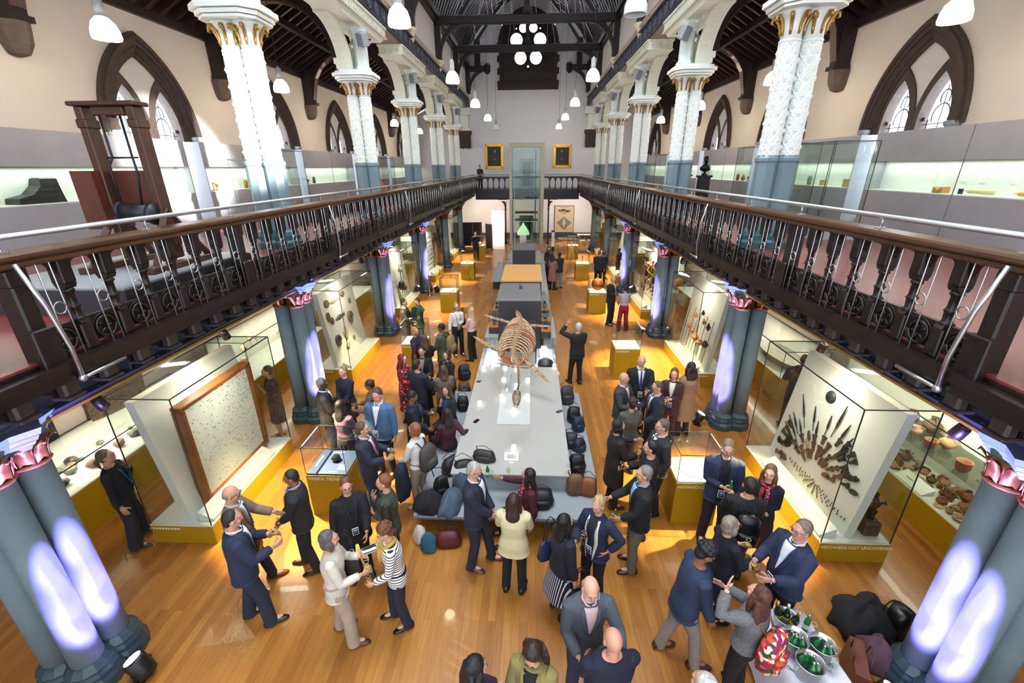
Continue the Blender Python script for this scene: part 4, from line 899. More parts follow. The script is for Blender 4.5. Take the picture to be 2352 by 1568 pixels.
for row in range(6):
    for i in range(5+row*2):
        a = (i-(4+row*2)/2)*.16; r = .12+row*.05
        mount(('flint_point', row), f_blade(.045, .012), FL, FY-.2+r*math.sin(a)*2.2, FZ-.02-row*.03+.12*abs(a), 0, 'tiny flint point in the %s row below the fan, right showcase' % ORD[row], 'flint points, row %s' % ORD[row], 'flint')
o = ex('bronze_roundel', 'round embossed bronze roundel beside the spearheads in the right showcase', 'roundel', BRZ, onboard(1, 0, 1.42, 2.0, .0), lambda m: (m.lathe([(.11, 0), (.10, .02), (.07, .03), (.03, .045), (.005, .05)], n=24), m.tube([(.08*math.cos(a), .08*math.sin(a), .02) for a in np.linspace(0, 2*PI, 25)], .012, 5)), group='single roundel'); o.rotation_euler = (0, -PI/2+TILT, 0)
t = thing('bronze_statuette', 'dark knotted bronze statuette on a brown block at the near end of the right showcase', 'statuette', (5.42, 5.32, .36)); m = MB(); m.bev(-.13, .10, -.13, .16, 0, .24, .02); m.build('stone_block', mat('brown_block', '#4b3728', .7, noise=.2), t)
m = MB(); m.tube([(0, 0, .24), (-.03, .02, .38), (.02, .0, .5), (-.02, .02, .62)], [.05, .04, .05, .03], 8); m.ell((-.02, .02, .66), .04); m.tube([(0, 0, .5), (.09, -.05, .58), (.13, -.02, .52)], .018, 6); m.tube([(0, 0, .52), (-.1, 0, .45), (-.08, .05, .36)], .018, 6); m.tube([(0, 0, .4), (.08, .03, .34), (.04, .02, .26)], .022, 6); m.build('figure', mat('dark_statuette', '#231c18', .4, metal=.3), t)
# pots and rods in the second right case
def f_amph(r, h): return lambda m: (m.lathe([(r*.4, 0), (r, h*.4), (r*.8, h*.62), (r*.3, h*.78), (r*.4, h)], n=14), m.tube([(0, r*.9, h*.55), (0, r*1.3, h*.75), (0, r*.35, h*.9)], .008, 5))
for i, (y, z, r, h) in enumerate([(.25, 1.0, .09, .2), (.6, .95, .11, .16), (.95, .95, .1, .2), (.35, 1.45, .06, .2), (.7, 1.5, .05, .16), (1.25, 1.05, .06, .18), (.9, 1.7, .05, .14), (1.3, 1.5, .045, .14), (1.6, 1.1, .06, .12)]):
    p = onboard(1, 1, y, z, .12); ex('pottery_vessel', 'terracotta vessel mounted on the second right showcase board, %s from lower left' % ORD[i], 'pot', 'clay' if i % 3 else 'dark', p, f_amph(r, h), group='mounted vessels')
for i in range(9): o = ex('thin_rod', 'thin pale measuring rod standing on the white board of the second right showcase', 'rod', 'bone' if i % 2 else 'brz', onboard(1, 1, .35+i*.22, .5, .03), lambda m: m.tube([(0, 0, 0), (0, 0, 1.2 if True else 0)], .008, 5), group='thin rods on the board'); o.rotation_euler = (0, TILT, 0)
# generic fillings of farther cases
def board_things(s, k, items, word, grp):
    for i, (y, z, fn, mt, what) in enumerate(items):
        o = ex(what.split(' ')[-1], '%s on the board of the %s, item %s from the near lower corner' % (what, word, ORD[i % 10]), what.split(' ')[-1], mt, onboard(s, k, y, z, .06), fn, group=grp)
rr = random.Random(11)
its = []
for z in (.7, 1.0, 1.3, 1.6, 1.9):
    for y in (.35, .75, 1.15, 1.55, 1.95): its.append((y+rr.uniform(-.08, .08), z, rr.choice([f_vase, f_jar, f_instr]), rr.choice(['brass', 'amber', 'brz', 'clay']), ''))
m = MB()
for z in (.7, 1.0, 1.3, 1.6, 1.9): m.box(-.13, .03, .2, 2.2, z-.02, z)
t = tag(m.build('ledge', DECK, None, (5.16, Y0+DY*2+1.8, 0)), 'pale ledges carrying small objects in the third right showcase', 'ledges')
for i, (y, z, fn, mt, _) in enumerate(its): ex('small_vessel', 'small %s object on the %s ledge up of the third right showcase, %s along' % ({'brass': 'brass', 'amber': 'yellow', 'brz': 'dark bronze', 'clay': 'clay'}[mt], ORD[i//5], ORD[i % 5]), 'exhibit', mt, (5.07, Y0+DY*2+1.8+y, z), fn, group='objects on the ledges')
rr = random.Random(12)
for i in range(48):
    z = .55+(i//6)*.21; y = .35+(i % 6)*.32
    ex('small_tool', 'small dark tool on the fourth left showcase board, %s row up' % ORD[i//6], 'tool', 'dark', onboard(-1, 3, y, z, .02), lambda m, q=rr.uniform(.04, .1): m.cbox((0, 0, 0), (.02, q*1.6, q*.6)), group='small tools, row %s' % ORD[i//6])
t = thing('helmet_figure', 'horned helmet and mask on a stand inside the third left showcase', 'helmet', (-4.92, Y0+DY*2+2.6, .36)); m = MB(); m.tube([(0, 0, 0), (0, 0, 1.3)], .015, 6); m.build('stand', BLACK, t); m = MB(); m.ell((0, 0, 1.35), (.1, .12, .1)); m.build('helmet', EX['bone'], t)
m = MB()
for sx in (-1, 1): m.tube([(0, sx*.05, 1.4), (0, sx*.15, 1.55), (0, sx*.1, 1.68)], [.02, .015, .005], 6)
m.build('horns', EX['bone'], t); m = MB(); m.ell((0, 0, .72), (.14, .16, .2)); m.ell((.05, .12, .6), .12); m.build('dark_mask', EX['dark'], t)
for i, (k, s, lab, mt) in enumerate(((3, 1, 'dark slender standing figure in the fourth right showcase', 'dark'), (4, 1, 'tall gilded standing figure in the farthest right showcase', 'brass'), (3, 1, 'coppery round-bellied figure in the fourth right showcase', 'cu'))):
    m = MB(); m.loft([[(w*math.cos(a), w*.7*math.sin(a), z) for a in np.arange(10)*PI/5] for z, w in ((0, .12), (.1, .09), (.6, .13), (.85, .09), (1.05, .17), (1.25, .17), (1.34, .06), (1.4, .05))], smooth=True); m.ell((0, 0, 1.5), (.09, .1, .12)); m.tube([(.15, 0, 1.25), (.22, .05, .95), (.12, .1, .8)], .035, 6); m.tube([(-.15, 0, 1.25), (-.2, .05, 1.0), (-.1, .12, 1.1)], .035, 6)
    o = m.build('carved_figure', EX[mt]); o.location = (4.86, Y0+DY*k+2.6+(.9 if i == 2 else 0), .36); o.scale = (1, 1, 1.2 if i == 1 else .8 if i == 0 else .55); tag(o, lab, 'figure', 'carved figures')
# ------------------------------------------------------------------ small pedestal cases
def smallcase(s, y, lab, top='white', words=None, zt=1.36):
    t = thing('pedestal_showcase', lab, 'display case', (s*3.0, y, 0), 0, 'small pedestal showcases'); w = .345; d = .66
    MB().box(-w, w, 0, d, 0, .83).build('ochre_pedestal', OCHRE, t); MB().box(-w+.01, w-.01, .01, d-.01, .83, .86).build('inner_deck', mat('blue_deck', '#12274c', .5) if top == 'blue' else DECK, t)
    m = MB(); e = MB(); hood(m, e, -w+.005, w-.005, .005, d-.005, .86, zt, .007); m.build('glass_hood', CGLASS, t); e.build('edge_seals', BLACKEDGE, t)
    xs = .29 if s < 0 else -.35; m = MB(); m.box(*sorted((-s*(-.325), -s*(-.345))), .05, .6, zt-.03, zt+.01); m.build('steel_hinge', STEEL, t)
    if words: text(words, .072, (-w+.02, -.003, .74), (PI/2, 0, 0), t, LETTER)
    else: m = MB(); [m.box(-w+.03+i*.045, -w+.065+i*.045, -.004, -.001, .76, .785) for i in range(8)]; m.build('small_lettering', LETTER, t)
    lamp('pedestal_light', 'AREA', (s*3.0, y+.33, zt-.02), 1.3, (1, .97, .9), (s*3.0, y+.33, 0), .3, .3)
    return t
sc = smallcase(-1, 5.72, 'small pedestal showcase with blue panel and black mineral, nearest on the left', 'blue', 'MINERAL TREASURES')
m = MB()
for i in range(5): m.box(.12+.0*i, .27-.01*i, .12+i*.03, .13+i*.03, .861, .8625)
m.box(-.12, .08, .58, .60, .861, .8625); m.box(-.28, -.25, .2, .5, .861, .8625); m.box(-.05, .15, .06, .08, .861, .8625); m.build('panel_print', mat('panel_print_white', '#aab7cc', .5), sc)
def f_rock(seed, r): 
    def f(m):
        q = random.Random(seed); V = []
        for i in range(7): V.append([(r*math.sin(PI*(i+.2)/6.4)*q.uniform(.8, 1.15)*math.cos(a), r*math.sin(PI*(i+.2)/6.4)*q.uniform(.8, 1.15)*math.sin(a), r*.7-r*.7*math.cos(PI*(i+.2)/6.4)) for a in np.arange(8)*PI/4])
        m.loft(V)
    return f
ex('mineral', 'glossy black mineral lump on the blue panel of the nearest left pedestal showcase', 'mineral', mat('black_mineral', '#0d0e12', .15), (-2.98, 6.08, .862), f_rock(1, .08), group=None)
smallcase(1, 5.72, 'small pedestal showcase with a plain white deck and ring of light, nearest on the right', 'white', 'ARCHAEOLOGY UNCOVERED')
ex('light_ring', 'pale ring standing in for light on the white deck of the nearest right pedestal showcase', 'ring', 'card', (3.0, 6.05, .862), lambda m: m.tube([(.2*math.cos(a), .2*math.sin(a), .006) for a in np.linspace(0, 2*PI, 33)], .008, 5), group=None)  # ring of light on the deck, laid as a thin pale card tube
for s, y, l in ((-1, 11.4, 'pedestal showcase beside the woman with the red bag, second on the left'), (-1, 17.0, 'third pedestal showcase on the left, beyond the two blonde women'), (-1, 22.6, 'fourth pedestal showcase on the left, holding white shells'), (-1, 28.2, 'farthest pedestal showcase on the left, holding white coral, near the black boards'),
                (1, 11.2, 'second pedestal showcase on the right, with a white sheet inside'), (1, 17.0, 'third pedestal showcase on the right, holding the orange copper disc'), (1, 22.6, 'fourth pedestal showcase on the right, holding a small dark tool'), (1, 28.2, 'farthest pedestal showcase on the right, near the children\'s tables')):
    smallcase(s, y, l, zt=1.42)
ex('copper_disc', 'glowing orange copper disc standing in the third right pedestal showcase', 'disc', 'cu', (3.02, 17.35, 1.12), lambda m: m.lathe([(.24, -.01), (.25, 0), (.2, .03), (.1, .05), (.005, .055)], n=28), group=None).rotation_euler = (math.radians(80), 0, -.2)
ex('paper_sheet', 'white paper sheet lying in the second right pedestal showcase', 'paper', 'card', (3.0, 11.5, .865), lambda m: m.box(-.2, .2, -.14, .14, 0, .008), group=None)
ex('coral_lump', 'white coral lump in the farthest left pedestal showcase', 'coral', mat('white_coral', '#e6dfcf', .7, bump=.6, bscale=30), (-3.0, 28.5, .86), f_rock(8, .16), group=None)
ex('white_shell', 'larger white shell in the fourth left pedestal showcase', 'shell', 'bone', (-3.02, 22.95, .86), f_rock(9, .09), group='white shells'); ex('white_shell', 'smaller white shell in the fourth left pedestal showcase', 'shell', 'card', (-2.88, 22.8, .86), f_rock(10, .05), group='white shells')
ex('hanging_tool', 'small dark tool upright in the fourth right pedestal showcase', 'tool', 'dark', (3.0, 22.9, .86), lambda m: m.lathe([(.02, 0), (.015, .2), (.035, .32), (.01, .38)], n=8), group=None)
for s, y in ((-1, 17.0), (1, 28.2), (-1, 11.4)): ex('label_sheet', 'white label sheet on the deck of the %s pedestal showcase' % {(-1, 17.0): 'third left', (1, 28.2): 'farthest right', (-1, 11.4): 'second left'}[(s, y)], 'label', 'card', (s*3.0+.1, y+.2, .862), lambda m: m.prism([(-.1, 0), (.1, 0), (.1, .06)], -.1, .1, 1), group='deck labels')
# ------------------------------------------------------------------ low wall cases
def wallcase_low(s, y0, y1, x0, x1, zp, zt, lab):
    t = thing('wall_showcase', lab, 'display case', (s*(x0+x1)/2, y0, 0), 0, 'low showcases along the lower walls'); w = (x1-x0)/2; L = y1-y0
    MB().box(-w, w, 0, L, 0, zp-.02).build('ochre_plinth', OCHRE, t); MB().box(-w, w, 0, L, zp-.02, zp).build('deck', DECK, t)
    m = MB(); e = MB(); hood(m, e, -w+.01, w-.01, .01, L-.01, zp, zt); m.build('glass_hood', CGLASS, t); e.build('edge_seals', BLACKEDGE, t)
    m = MB(); m.box(*sorted((s*(w-.04), s*(w-.015))), .03, L-.03, zp, zt-.02); m.build('back_panel', SLAB, t)
    lamp('wall_case_light', 'AREA', (s*(x0+x1)/2, (y0+y1)/2, zt-.02), 8*L, (1, .93, .78), (s*(x0+x1)/2, (y0+y1)/2, 0), .15, L-.3)
    return t
wallcase_low(-1, 5.08, 8.6, 6.8, 7.85, .80, 1.22, 'low wall showcase of rocks on the left, behind the framed specimen board')
wallcase_low(-1, 9.4, 13.4, 6.5, 7.5, .65, 1.65, 'low wall showcase of pale skulls, second on the left wall')
wallcase_low(1, 5.0, 9.2, 6.62, 7.45, .52, 1.72, 'wall showcase crowded with clay pots, nearest on the right wall')
wallcase_low(1, 10.0, 13.2, 6.5, 7.6, .62, 1.3, 'wall showcase holding a carved stone boat, second on the right wall')
for s, a, b in ((-1, 15.0, 18.6), (1, 15.0, 18.6), (-1, 20.8, 24.4), (1, 20.8, 24.4), (-1, 26.5, 30), (1, 26.5, 30)): wallcase_low(s, a, b, 6.6, 7.6, .7, 1.7, 'dim wall showcase behind the %s gap of the %s columns' % ({15.0: 'third', 20.8: 'fourth', 26.5: 'fifth'}[a], SIDE[s]))
rr = random.Random(21)
for i in range(26):
    y = 5.3+rr.random()*3.1; x = -7.1-rr.random()*.5
    ex('rock_sample', 'rough %s rock sample in the left wall showcase of rocks' % ('brown', 'greenish', 'dark')[i % 3], 'rock', (fos2, mat('green_rock', '#6b6a58', .7), EX['dark'])[i % 3], (x, y, .80), f_rock(i, rr.uniform(.03, .11)), group='%s rock samples' % ('brown', 'greenish', 'dark')[i % 3])
def f_skull(m): m.ell((0, .0, .09), (.075, .095, .08)); m.ell((.03, -.06, .05), (.05, .05, .05)); m.tube([(0, 0, 0), (0, 0, -.2)], .008, 5)
for i, (y, z, x) in enumerate(((9.8, .95, -6.9), (10.1, 1.15, -7.05), (10.5, 1.3, -7.1), (10.9, 1.2, -7.2), (9.65, 1.3, -7.1), (11.6, 1.1, -7.0))):
    ex('skull_cast', 'pale skull on a pin in the second left wall showcase, %s along' % ORD[i], 'skull', 'bone', (x, y, z), f_skull, group='pale skulls')
o = ex('large_jar', 'large pale amber jar in the tall glass at the far end of the skull showcase', 'jar', 'bone', (-7.0, 12.8, .65), lambda m: m.lathe([(.1, 0), (.2, .12), (.22, .3), (.1, .45), (.12, .52)], n=18), group=None)
# clay pots crowded in the right wall case
t = tag(MB().box(-.36, .36, -2.0, 2.0, 0, .012).build('glass_shelf', glass('shelf_glass', '#d5ddd2', 1), None, (7.04, 7.1, 1.18)), 'long glass shelf carrying pots in the nearest right wall showcase', 'shelf')
PC = [mat('clay_pot_%s' % n, c, .6, noise=.2, nscale=9) for n, c in (('red', '#9a5a34'), ('tan', '#b38b62'), ('brown', '#6f4c32'), ('pink', '#c28d6a'), ('pale', '#c9b393'))]
PN = ['red-brown', 'tan', 'dark brown', 'pinkish', 'pale']
def f_pot(kd, r):
    P = {0: [(.5, 0), (1, .5), (.95, .9), (.55, 1.25), (.6, 1.45)], 1: [(.4, 0), (.9, .25), (1.25, .55), (1.2, .6)], 2: [(.35, 0), (.9, .6), (1, 1.1), (.5, 1.6), (.3, 1.9), (.42, 2.1)], 3: [(.5, 0), (1.0, .12), (1.2, .28), (1.15, .3)], 4: [(.5, 0), (.7, .4), (.65, 1.1), (.75, 1.2)]}[kd]
    def f(m):
        m.lathe([(a*r, b*r) for a, b in P]+[(P[-1][0]*r*.85, P[-1][1]*r*.98), (P[0][0]*r*.8, .1*r)], n=14, cap=False)
        if kd in (0, 2): m.tube([(0, P[2][0]*r, P[2][1]*r), (0, P[2][0]*r*1.5, P[2][1]*r*1.1), (0, P[-1][0]*r, P[-1][1]*r)], r*.09, 5)
    return f
PK = ['round jug', 'open bowl', 'tall flask', 'shallow dish', 'straight beaker']
rr = random.Random(8); cnt = 0
for sh, (z, n) in enumerate(((.52, 64), (1.192, 16))):
    pl = []
    tries = 0
    while len(pl) < n and tries < 3000:
        tries += 1; r = rr.uniform(.05, .105) if sh == 0 else rr.uniform(.09, .15); x = rr.uniform(6.78 if sh else 6.72, 7.32); y = rr.uniform(5.15, 9.0)
        if sh == 0 and 5.9 < y < 6.6 and x < 6.85: continue
        if all(math.hypot(x-a, y-b) > (r+c)*.95 for a, b, c in pl): pl.append((x, y, r))
    for x, y, r in pl:
        kd = rr.choice([0, 0, 0, 1, 2, 2, 4, 3 if sh == 0 else 0]); ci = rr.randrange(5)
        ex('clay_pot', '%s clay %s on the %s of the clay pot showcase' % (PN[ci], PK[kd], 'deck' if sh == 0 else 'glass shelf'), 'pot', PC[ci], (x, y, z), f_pot(kd, r), rz=rr.uniform(0, 6), group='%s clay %ss on the %s' % (PN[ci], PK[kd], 'deck' if sh == 0 else 'glass shelf'))
ex('label_board', 'white sloping label board at the front of the clay pot showcase', 'label', 'card', (6.75, 6.2, .53), lambda m: m.prism([(-.1, 0), (.1, .1), (.1, 0)], -.28, .28, 1), group=None)
ex('stone_boat', 'long carved grey stone boat in the second right wall showcase', 'stone boat', mat('carved_grey_stone', '#8b8479', .6, noise=.3, nscale=10), (7.05, 11.1, .62), lambda m: [m.loft([[(w*math.cos(a), l*math.sin(a), z) for a in np.arange(24)*PI/12] for w, l, z in ((.25, .7, 0), (.36, .95, .16), (.38, 1.0, .22), (.3, .85, .2), (.2, .6, .12))], smooth=False)], group=None)
# ------------------------------------------------------------------ things on the lower walls
def panel(s, y0, y1, z0, z1, col, lab, cat='panel', name='wall_panel', extra=None):
    t = thing(name, lab, cat, (s*7.9, (y0+y1)/2, (z0+z1)/2), 0, 'panels on the lower walls'); a, b = (y1-y0)/2, (z1-z0)/2
    MB().box(*sorted((-s*.001, -s*.03)), -a, a, -b, b).build('panel_board', mat('panel_'+col[1:], col, .6, noise=.12, nscale=4), t)
    if extra: m = MB(); extra(m, s, a, b); m.build('panel_print', mat('panel_ink_'+name, '#d8cdbb' if col in ('#6e3a1c', '#7a4a26') else '#6f6f52' if col == '#b9b68e' else '#d6d6d6', .6), t)
lines = lambda m, s, a, b: [m.box(*sorted((-s*.031, -s*.033)), -a*.8, a*(.8-.2*(i % 3)), b*.75-i*.06, b*.75-i*.06+.022) for i in range(int(b*1.5/.06))]
t = thing('stone_slab', 'large rough brown fossil slab hanging on the left wall above the rocks', 'slab', (-7.87, 7.3, 1.45)); q = random.Random(4); P = [(-.62, -.30), (-.60, .02), (-.68, .36), (-.35, .40), (.1, .44), (.55, .42), (.66, .1), (.60, -.36), (.2, -.40), (-.25, -.36)]
m = MB(); m.loft([[(x, p*f, r*f) for p, r in P] for x, f in ((0, 1), (.05, 1.0), (.08, .94))], 0); m.build('slab_body', mat('fossil_slab', '#7f6a50', .9, noise=.55, nscale=14, bump=1, bscale=25), t)
panel(-1, 5.0, 6.15, 1.05, 1.95, '#2c2a2a', 'plain dark brown panel on the left wall beside the stone slab'); panel(-1, 10.45, 11.4, 1.85, 2.5, '#b9b68e', 'pale green text panel on the left wall above the skull showcase', extra=lines)
panel(1, 11.6, 12.75, 1.5, 2.45, '#7a4a26', 'brown poster with pale map on the right wall', extra=lambda m, s, a, b: (m.box(-.033, -.031, -.12, .12, -b*.7, b*.8), lines(m, s, a*.3, b*.5))); panel(1, 10.4, 11.3, 1.7, 2.15, '#6e3a1c', 'wide brown text panel on the right wall', name='text_panel', extra=lines)
panel(1, 9.3, 10.0, 1.3, 2.2, '#b08a5a', 'tall tan photo panel on the right wall left of the skeleton print'); panel(1, 8.8, 9.25, 1.3, 2.2, '#3a322c', 'dark panel printed with a white skull and arms on the right wall', name='skeleton_panel', extra=lambda m, s, a, b: (m.tube([(-.034, .12*math.cos(q), .15+.2*math.sin(q)) for q in np.linspace(0, 2*PI, 16)], .02, 4), m.ell((-.034, 0, .3), (.004, .06, .07)), m.box(-.036, -.032, -.02, .02, -.35, .1)))
t = thing('photo_print', 'black and white excavation photograph hanging on the right wall', 'photograph', (7.88, 7.2, 1.6)); MB().box(-.02, 0, -.42, .42, -.4, .4).build('print_sheet', mat('bw_photo', '#9d9d98', .6, noise=.85, nscale=7, col2='#24221f'), t); MB().box(-.022, -.0, -.42, .42, -.46, -.40).build('lower_border', mat('dark_border', '#3a2a22', .6), t)
for s, k in ((-1, 2), (1, 2), (-1, 3), (1, 3)): panel(s, Y0+DY*k+1.2, Y0+DY*k+2.6, 1.9, 2.7, '#6b5a44', 'dim brown picture on the lower %s wall in the %s bay' % (SIDE[s], ORD[k]))
# ------------------------------------------------------------------ central island
TT = mat('pale_grey_table_top', '#a9a6a0', .45); TG = mat('grey_bench_laminate', '#8f9498', .4); DG = mat('charcoal_box', '#37353a', .45); OR = mat('orange_box_top', '#dba35c', .5)
t = thing('central_table', 'long pale grey display table with a grey bench ledge down the middle of the hall', 'table', (0, 5.95, 0))
MB().bev(-1.0, 1.02, 0, 4.25, .71, .75, .006).build('table_top', TT, t)
MB().box(-.98, 1.0, .03, 4.25, .42, .71).build('table_body', TG, t)
m = MB(); m.bev(-1.5, 1.5, -.62, 3.5, .36, .42, .008); m.build('bench_ledge', TG, t); MB().box(-1.46, 1.46, -.58, 3.46, .30, .36).build('bench_edge', mat('bench_dark_edge', '#5b6066', .4), t)
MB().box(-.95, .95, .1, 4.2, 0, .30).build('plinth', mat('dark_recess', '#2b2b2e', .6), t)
MB().box(-.33, .33, 1.5, 4.25, .75, .775).build('raised_strip', mat('white_strip', '#c3c5c1', .4), t)
t = thing('glazed_case_island', 'glass-topped white cases with a charcoal step beyond the long table', 'display case', (0, 10.2, 0))
MB().box(-1.0, 1.0, 0, 2.1, 0, .36).build('case_base', TG, t)
m = MB(); m.box(-.99, .99, .01, 2.1, .36, .38); m.box(-.46, .46, .01, 1.0, .38, .7); m.build('white_interior', mat('bright_case_white', '#efeef2', .5), t)
m = MB(); m.box(-1.0, -.46, 0, 2.1, .74, .75); m.box(.46, 1.0, 0, 2.1, .74, .75); m.box(-1.0, -.99, 0, 2.1, .38, .74); m.box(.99, 1.0, 0, 2.1, .38, .74); m.build('glass_top', CGLASS, t)
MB().box(-.46, .46, 0, 1.0, .70, .75).build('grey_bridge', TT, t)
MB().box(-.46, .50, 1.0, 2.1, .38, 1.3).build('charcoal_step', DG, t)
for x in (-.72, .72): lamp('island_case_light', 'AREA', (x, 11.2, .72), 6, (.95, .92, 1), (x, 11.2, 0), .4, 1.6)
ex('old_machine', 'small dark machine inside the left glazed case by the table', 'machine', 'brz', (-.72, 10.75, .38), lambda m: (m.box(-.18, .18, -.25, .1, 0, .03), f_instr(m)), group=None); ex('black_boiler', 'rounded black iron vessel inside the right glazed case by the table', 'vessel', mat('black_iron_vessel', '#1d1c20', .3, metal=.3), (.74, 10.85, .38), lambda m: m.lathe([(.1, 0), (.2, .05), (.22, .16), (.2, .24), (.1, .28), (.08, .33)], n=20), group=None)
ex('grey_model', 'pale grey block model behind the black vessel in the right glazed case', 'model', 'card', (.72, 11.7, .38), lambda m: (m.cbox((0, 0, .1), (.25, .35, .2)), m.cbox((0, 0, .25), (.15, .2, .1))), group=None)
t = thing('charcoal_box_island', 'charcoal box with grey lid rising behind the skeleton', 'display unit', (0, 12.3, 0), 0, 'boxes of the central island'); MB().box(-.62, .62, 0, 2.0, 0, 1.87).build('charcoal_body', DG, t); MB().bev(-.63, .63, -.01, 2.0, 1.87, 1.92, .005).build('grey_lid', mat('grey_lid', '#716f72', .4), t)
t = thing('orange_topped_box', 'orange-topped box in the middle of the central island', 'display unit', (0, 14.33, 0), 0, 'boxes of the central island'); MB().box(-.66, .68, 0, 2.6, 0, 1.95).build('charcoal_body', DG, t); MB().box(-.68, .70, 0, 2.6, 1.95, 2.0).build('orange_top', OR, t)
t = thing('far_charcoal_box', 'smaller charcoal box with grey lid beyond the orange top, before the lift', 'display unit', (0, 20.3, 0), 0, 'boxes of the central island'); MB().box(-.53, .53, 0, 1.8, 0, 1.95).build('charcoal_body', DG, t); MB().bev(-.54, .54, -.01, 1.8, 1.95, 2.0, .005).build('grey_lid', mat('grey_lid', '#716f72', .4), t)
t = thing('counter_run', 'white side counters with glass fronts along both sides of the central boxes', 'counter', (0, 12.3, 0)); m = MB(); m.box(-1.05, -.64, 0, 2.0, .70, .74); m.box(.70, 1.10, 0, 2.0, .70, .74); m.box(-1.0, -.70, 2.0, 14, .70, .74); m.box(.72, 1.05, 2.0, 14, .70, .74); m.box(-.9, .9, 4.7, 7.9, .1, .9); m.box(-.9, .9, 10.3, 14, .1, .9)
m.build('counter_top', TT, t); m = MB(); m.box(-1.0, -.66, 0, 14, 0, .7); m.box(.72, 1.05, 0, 14, 0, .7); m.build('counter_body', TG, t)
ex('tiny_machine', 'tiny dark instrument standing on the grey lid of the charcoal box', 'instrument', 'dark', (.0, 13.6, 1.92), lambda m: (m.box(-.06, .06, -.04, .04, 0, .02), m.tube([(-.02, 0, 0), (-.02, 0, .16)], .01, 6), m.tube([(.03, 0, 0), (.03, 0, .1)], .012, 6)), group=None)
def sidebox(x, y, z, lab, item):
    t = thing('projecting_case', lab, 'display case', (x, y, z), 0, 'small projecting cases'); m = MB(); m.box(-.15, .15, -.2, .2, 0, .03); m.build('orange_floor', mat('orange_floor', '#e07a2c', .5), t); MB().box(-.15, .15, -.2, .2, .74-z, 0).build('dark_underside', DG, t)
    m = MB(); e = MB(); hood(m, e, -.15, .15, -.2, .2, .03, .45); m.build('glass_hood', CGLASS, t)
    ex('small_exhibit', item+' inside a small projecting case', 'exhibit', 'dark', (x, y, z+.03), f_instr if x < 0 else f_vase, group='exhibits in projecting cases')
for i, (x, y, z, a, b) in enumerate(((-.80, 13.9, 1.15, 'upper left small projecting glass case with orange floor', 'dark tool in the upper left case'), (-.80, 12.8, .95, 'lower left small projecting glass case with orange floor', 'dark device in the lower left case'), (.79, 13.9, 1.15, 'farther right small projecting glass case with orange floor', 'dark flask in the farther right case'), (.79, 13.1, 1.05, 'middle right small projecting glass case with orange floor', 'dark flask in the middle right case'), (.79, 12.45, .95, 'nearest right small projecting glass case with orange floor', 'dark flask in the nearest right case'), (-.85, 21.0, .95, 'far left small projecting glass case beside the far charcoal box', 'dark lump in the far left case'))):
    sidebox(x, y, z, a, b)
for q in [o for o in SC.objects if o.name.startswith('small_exhibit')]: q['label'] = q['label'].split(' inside')[0]+' of the island, on an orange floor'
t = thing('far_bench', 'grey bench beside the left flank of the far charcoal box', 'bench', (-1.35, 20.5, 0)); MB().bev(-.22, .22, 0, 4.6, .40, .46, .01).build('seat', TG, t)
for y in (.3, 4.2): MB().box(-.15, .15, y-.05, y+.05, 0, .4).build('leg', DG, t)
# ------------------------------------------------------------------ plesiosaur skeleton
BONE = mat('aged_fossil_bone', '#c9ad88', .7, noise=.4, nscale=14, col2='#977752'); BONE2 = mat('reddish_fossil_bone', '#b0673f', .65, noise=.3, nscale=12)
sk = thing('plesiosaur_skeleton', 'long-necked marine reptile skeleton hanging over the central table', 'skeleton', (0, 9.5, 1.75)); sk.rotation_euler = (0, math.radians(9), 0)
sp = [(.10, -2.35, -.05), (.11, -2.2, .02), (.09, -1.9, .10), (.06, -1.6, .10), (.03, -1.3, .08), (-.04, -1.0, .05), (-.06, -.6, .08), (-.02, -.2, .16), (.04, .2, .2), (.06, .6, .22), (.04, 1.0, .2), (0, 1.4, .14), (-.05, 1.9, .05), (-.10, 2.4, -.02)]
def along(P, n):
    P = np.array(P); d = np.r_[0, np.cumsum(np.linalg.norm(np.diff(P, axis=0), axis=1))]; s = np.linspace(0, d[-1], n); return np.stack([np.interp(s, d, P[:, i]) for i in range(3)], 1)
S = along(sp, 74); V0 = None
vm = MB()
m = MB(); m.tube(S, .018, 6); m.build('spinal_rod', BLACK, sk)
for i, p in enumerate(S):
    f = .6+.7*min(1, i/26) if i < 58 else max(.35, 1.3-.07*(i-58))
    if V0 is None:
        b = MB(); b.ell((0, 0, 0), (.032, .02, .03), 8, 6); b.box(-.006, .006, -.014, .014, .02, .075); b.tube([(-.06, 0, -.005), (0, 0, 0), (.06, 0, -.005)], [.006, .014, .006], 5); V0 = b.build('vertebra', BONE, sk); o = V0
    else: o = V0.copy(); SC.collection.objects.link(o); o.parent = sk
    o.location = p; o.scale = (f, f, f)
def rib(c, w, d, side, name='rib'):
    m = MB(); P = []
    for u in np.linspace(0, 1, 9): a = u*PI*.80; P.append((c[0]+side*w*math.sin(a), c[1]-.12*u, c[2]-d*(1-math.cos(a))*.5))
    m.tube(P, [.015, .02, .021, .021, .02, .018, .016, .013, .009], 6); return m.build(name, BONE if random.random() < .8 else BONE2, sk)
for i, y in enumerate(np.linspace(-.62, 1.15, 17)):
    p = [np.interp(y, [q[1] for q in sp], [q[j] for q in sp]) for j in (0, 2)]
    w = .42*math.sin(PI*(.18+.70*(i/16)))**.7
    for sd in (-1, 1): rib((p[0], y, p[1]), w, .62*math.sin(PI*(.2+.65*i/16)), sd)
for i, y in enumerate(np.linspace(-.5, 1.1, 9)):
    m = MB(); m.tube([(-.36, y, -.42), (0, y+.05, -.48), (.36, y, -.42)], .011, 5); m.build('belly_rib', BONE2, sk)
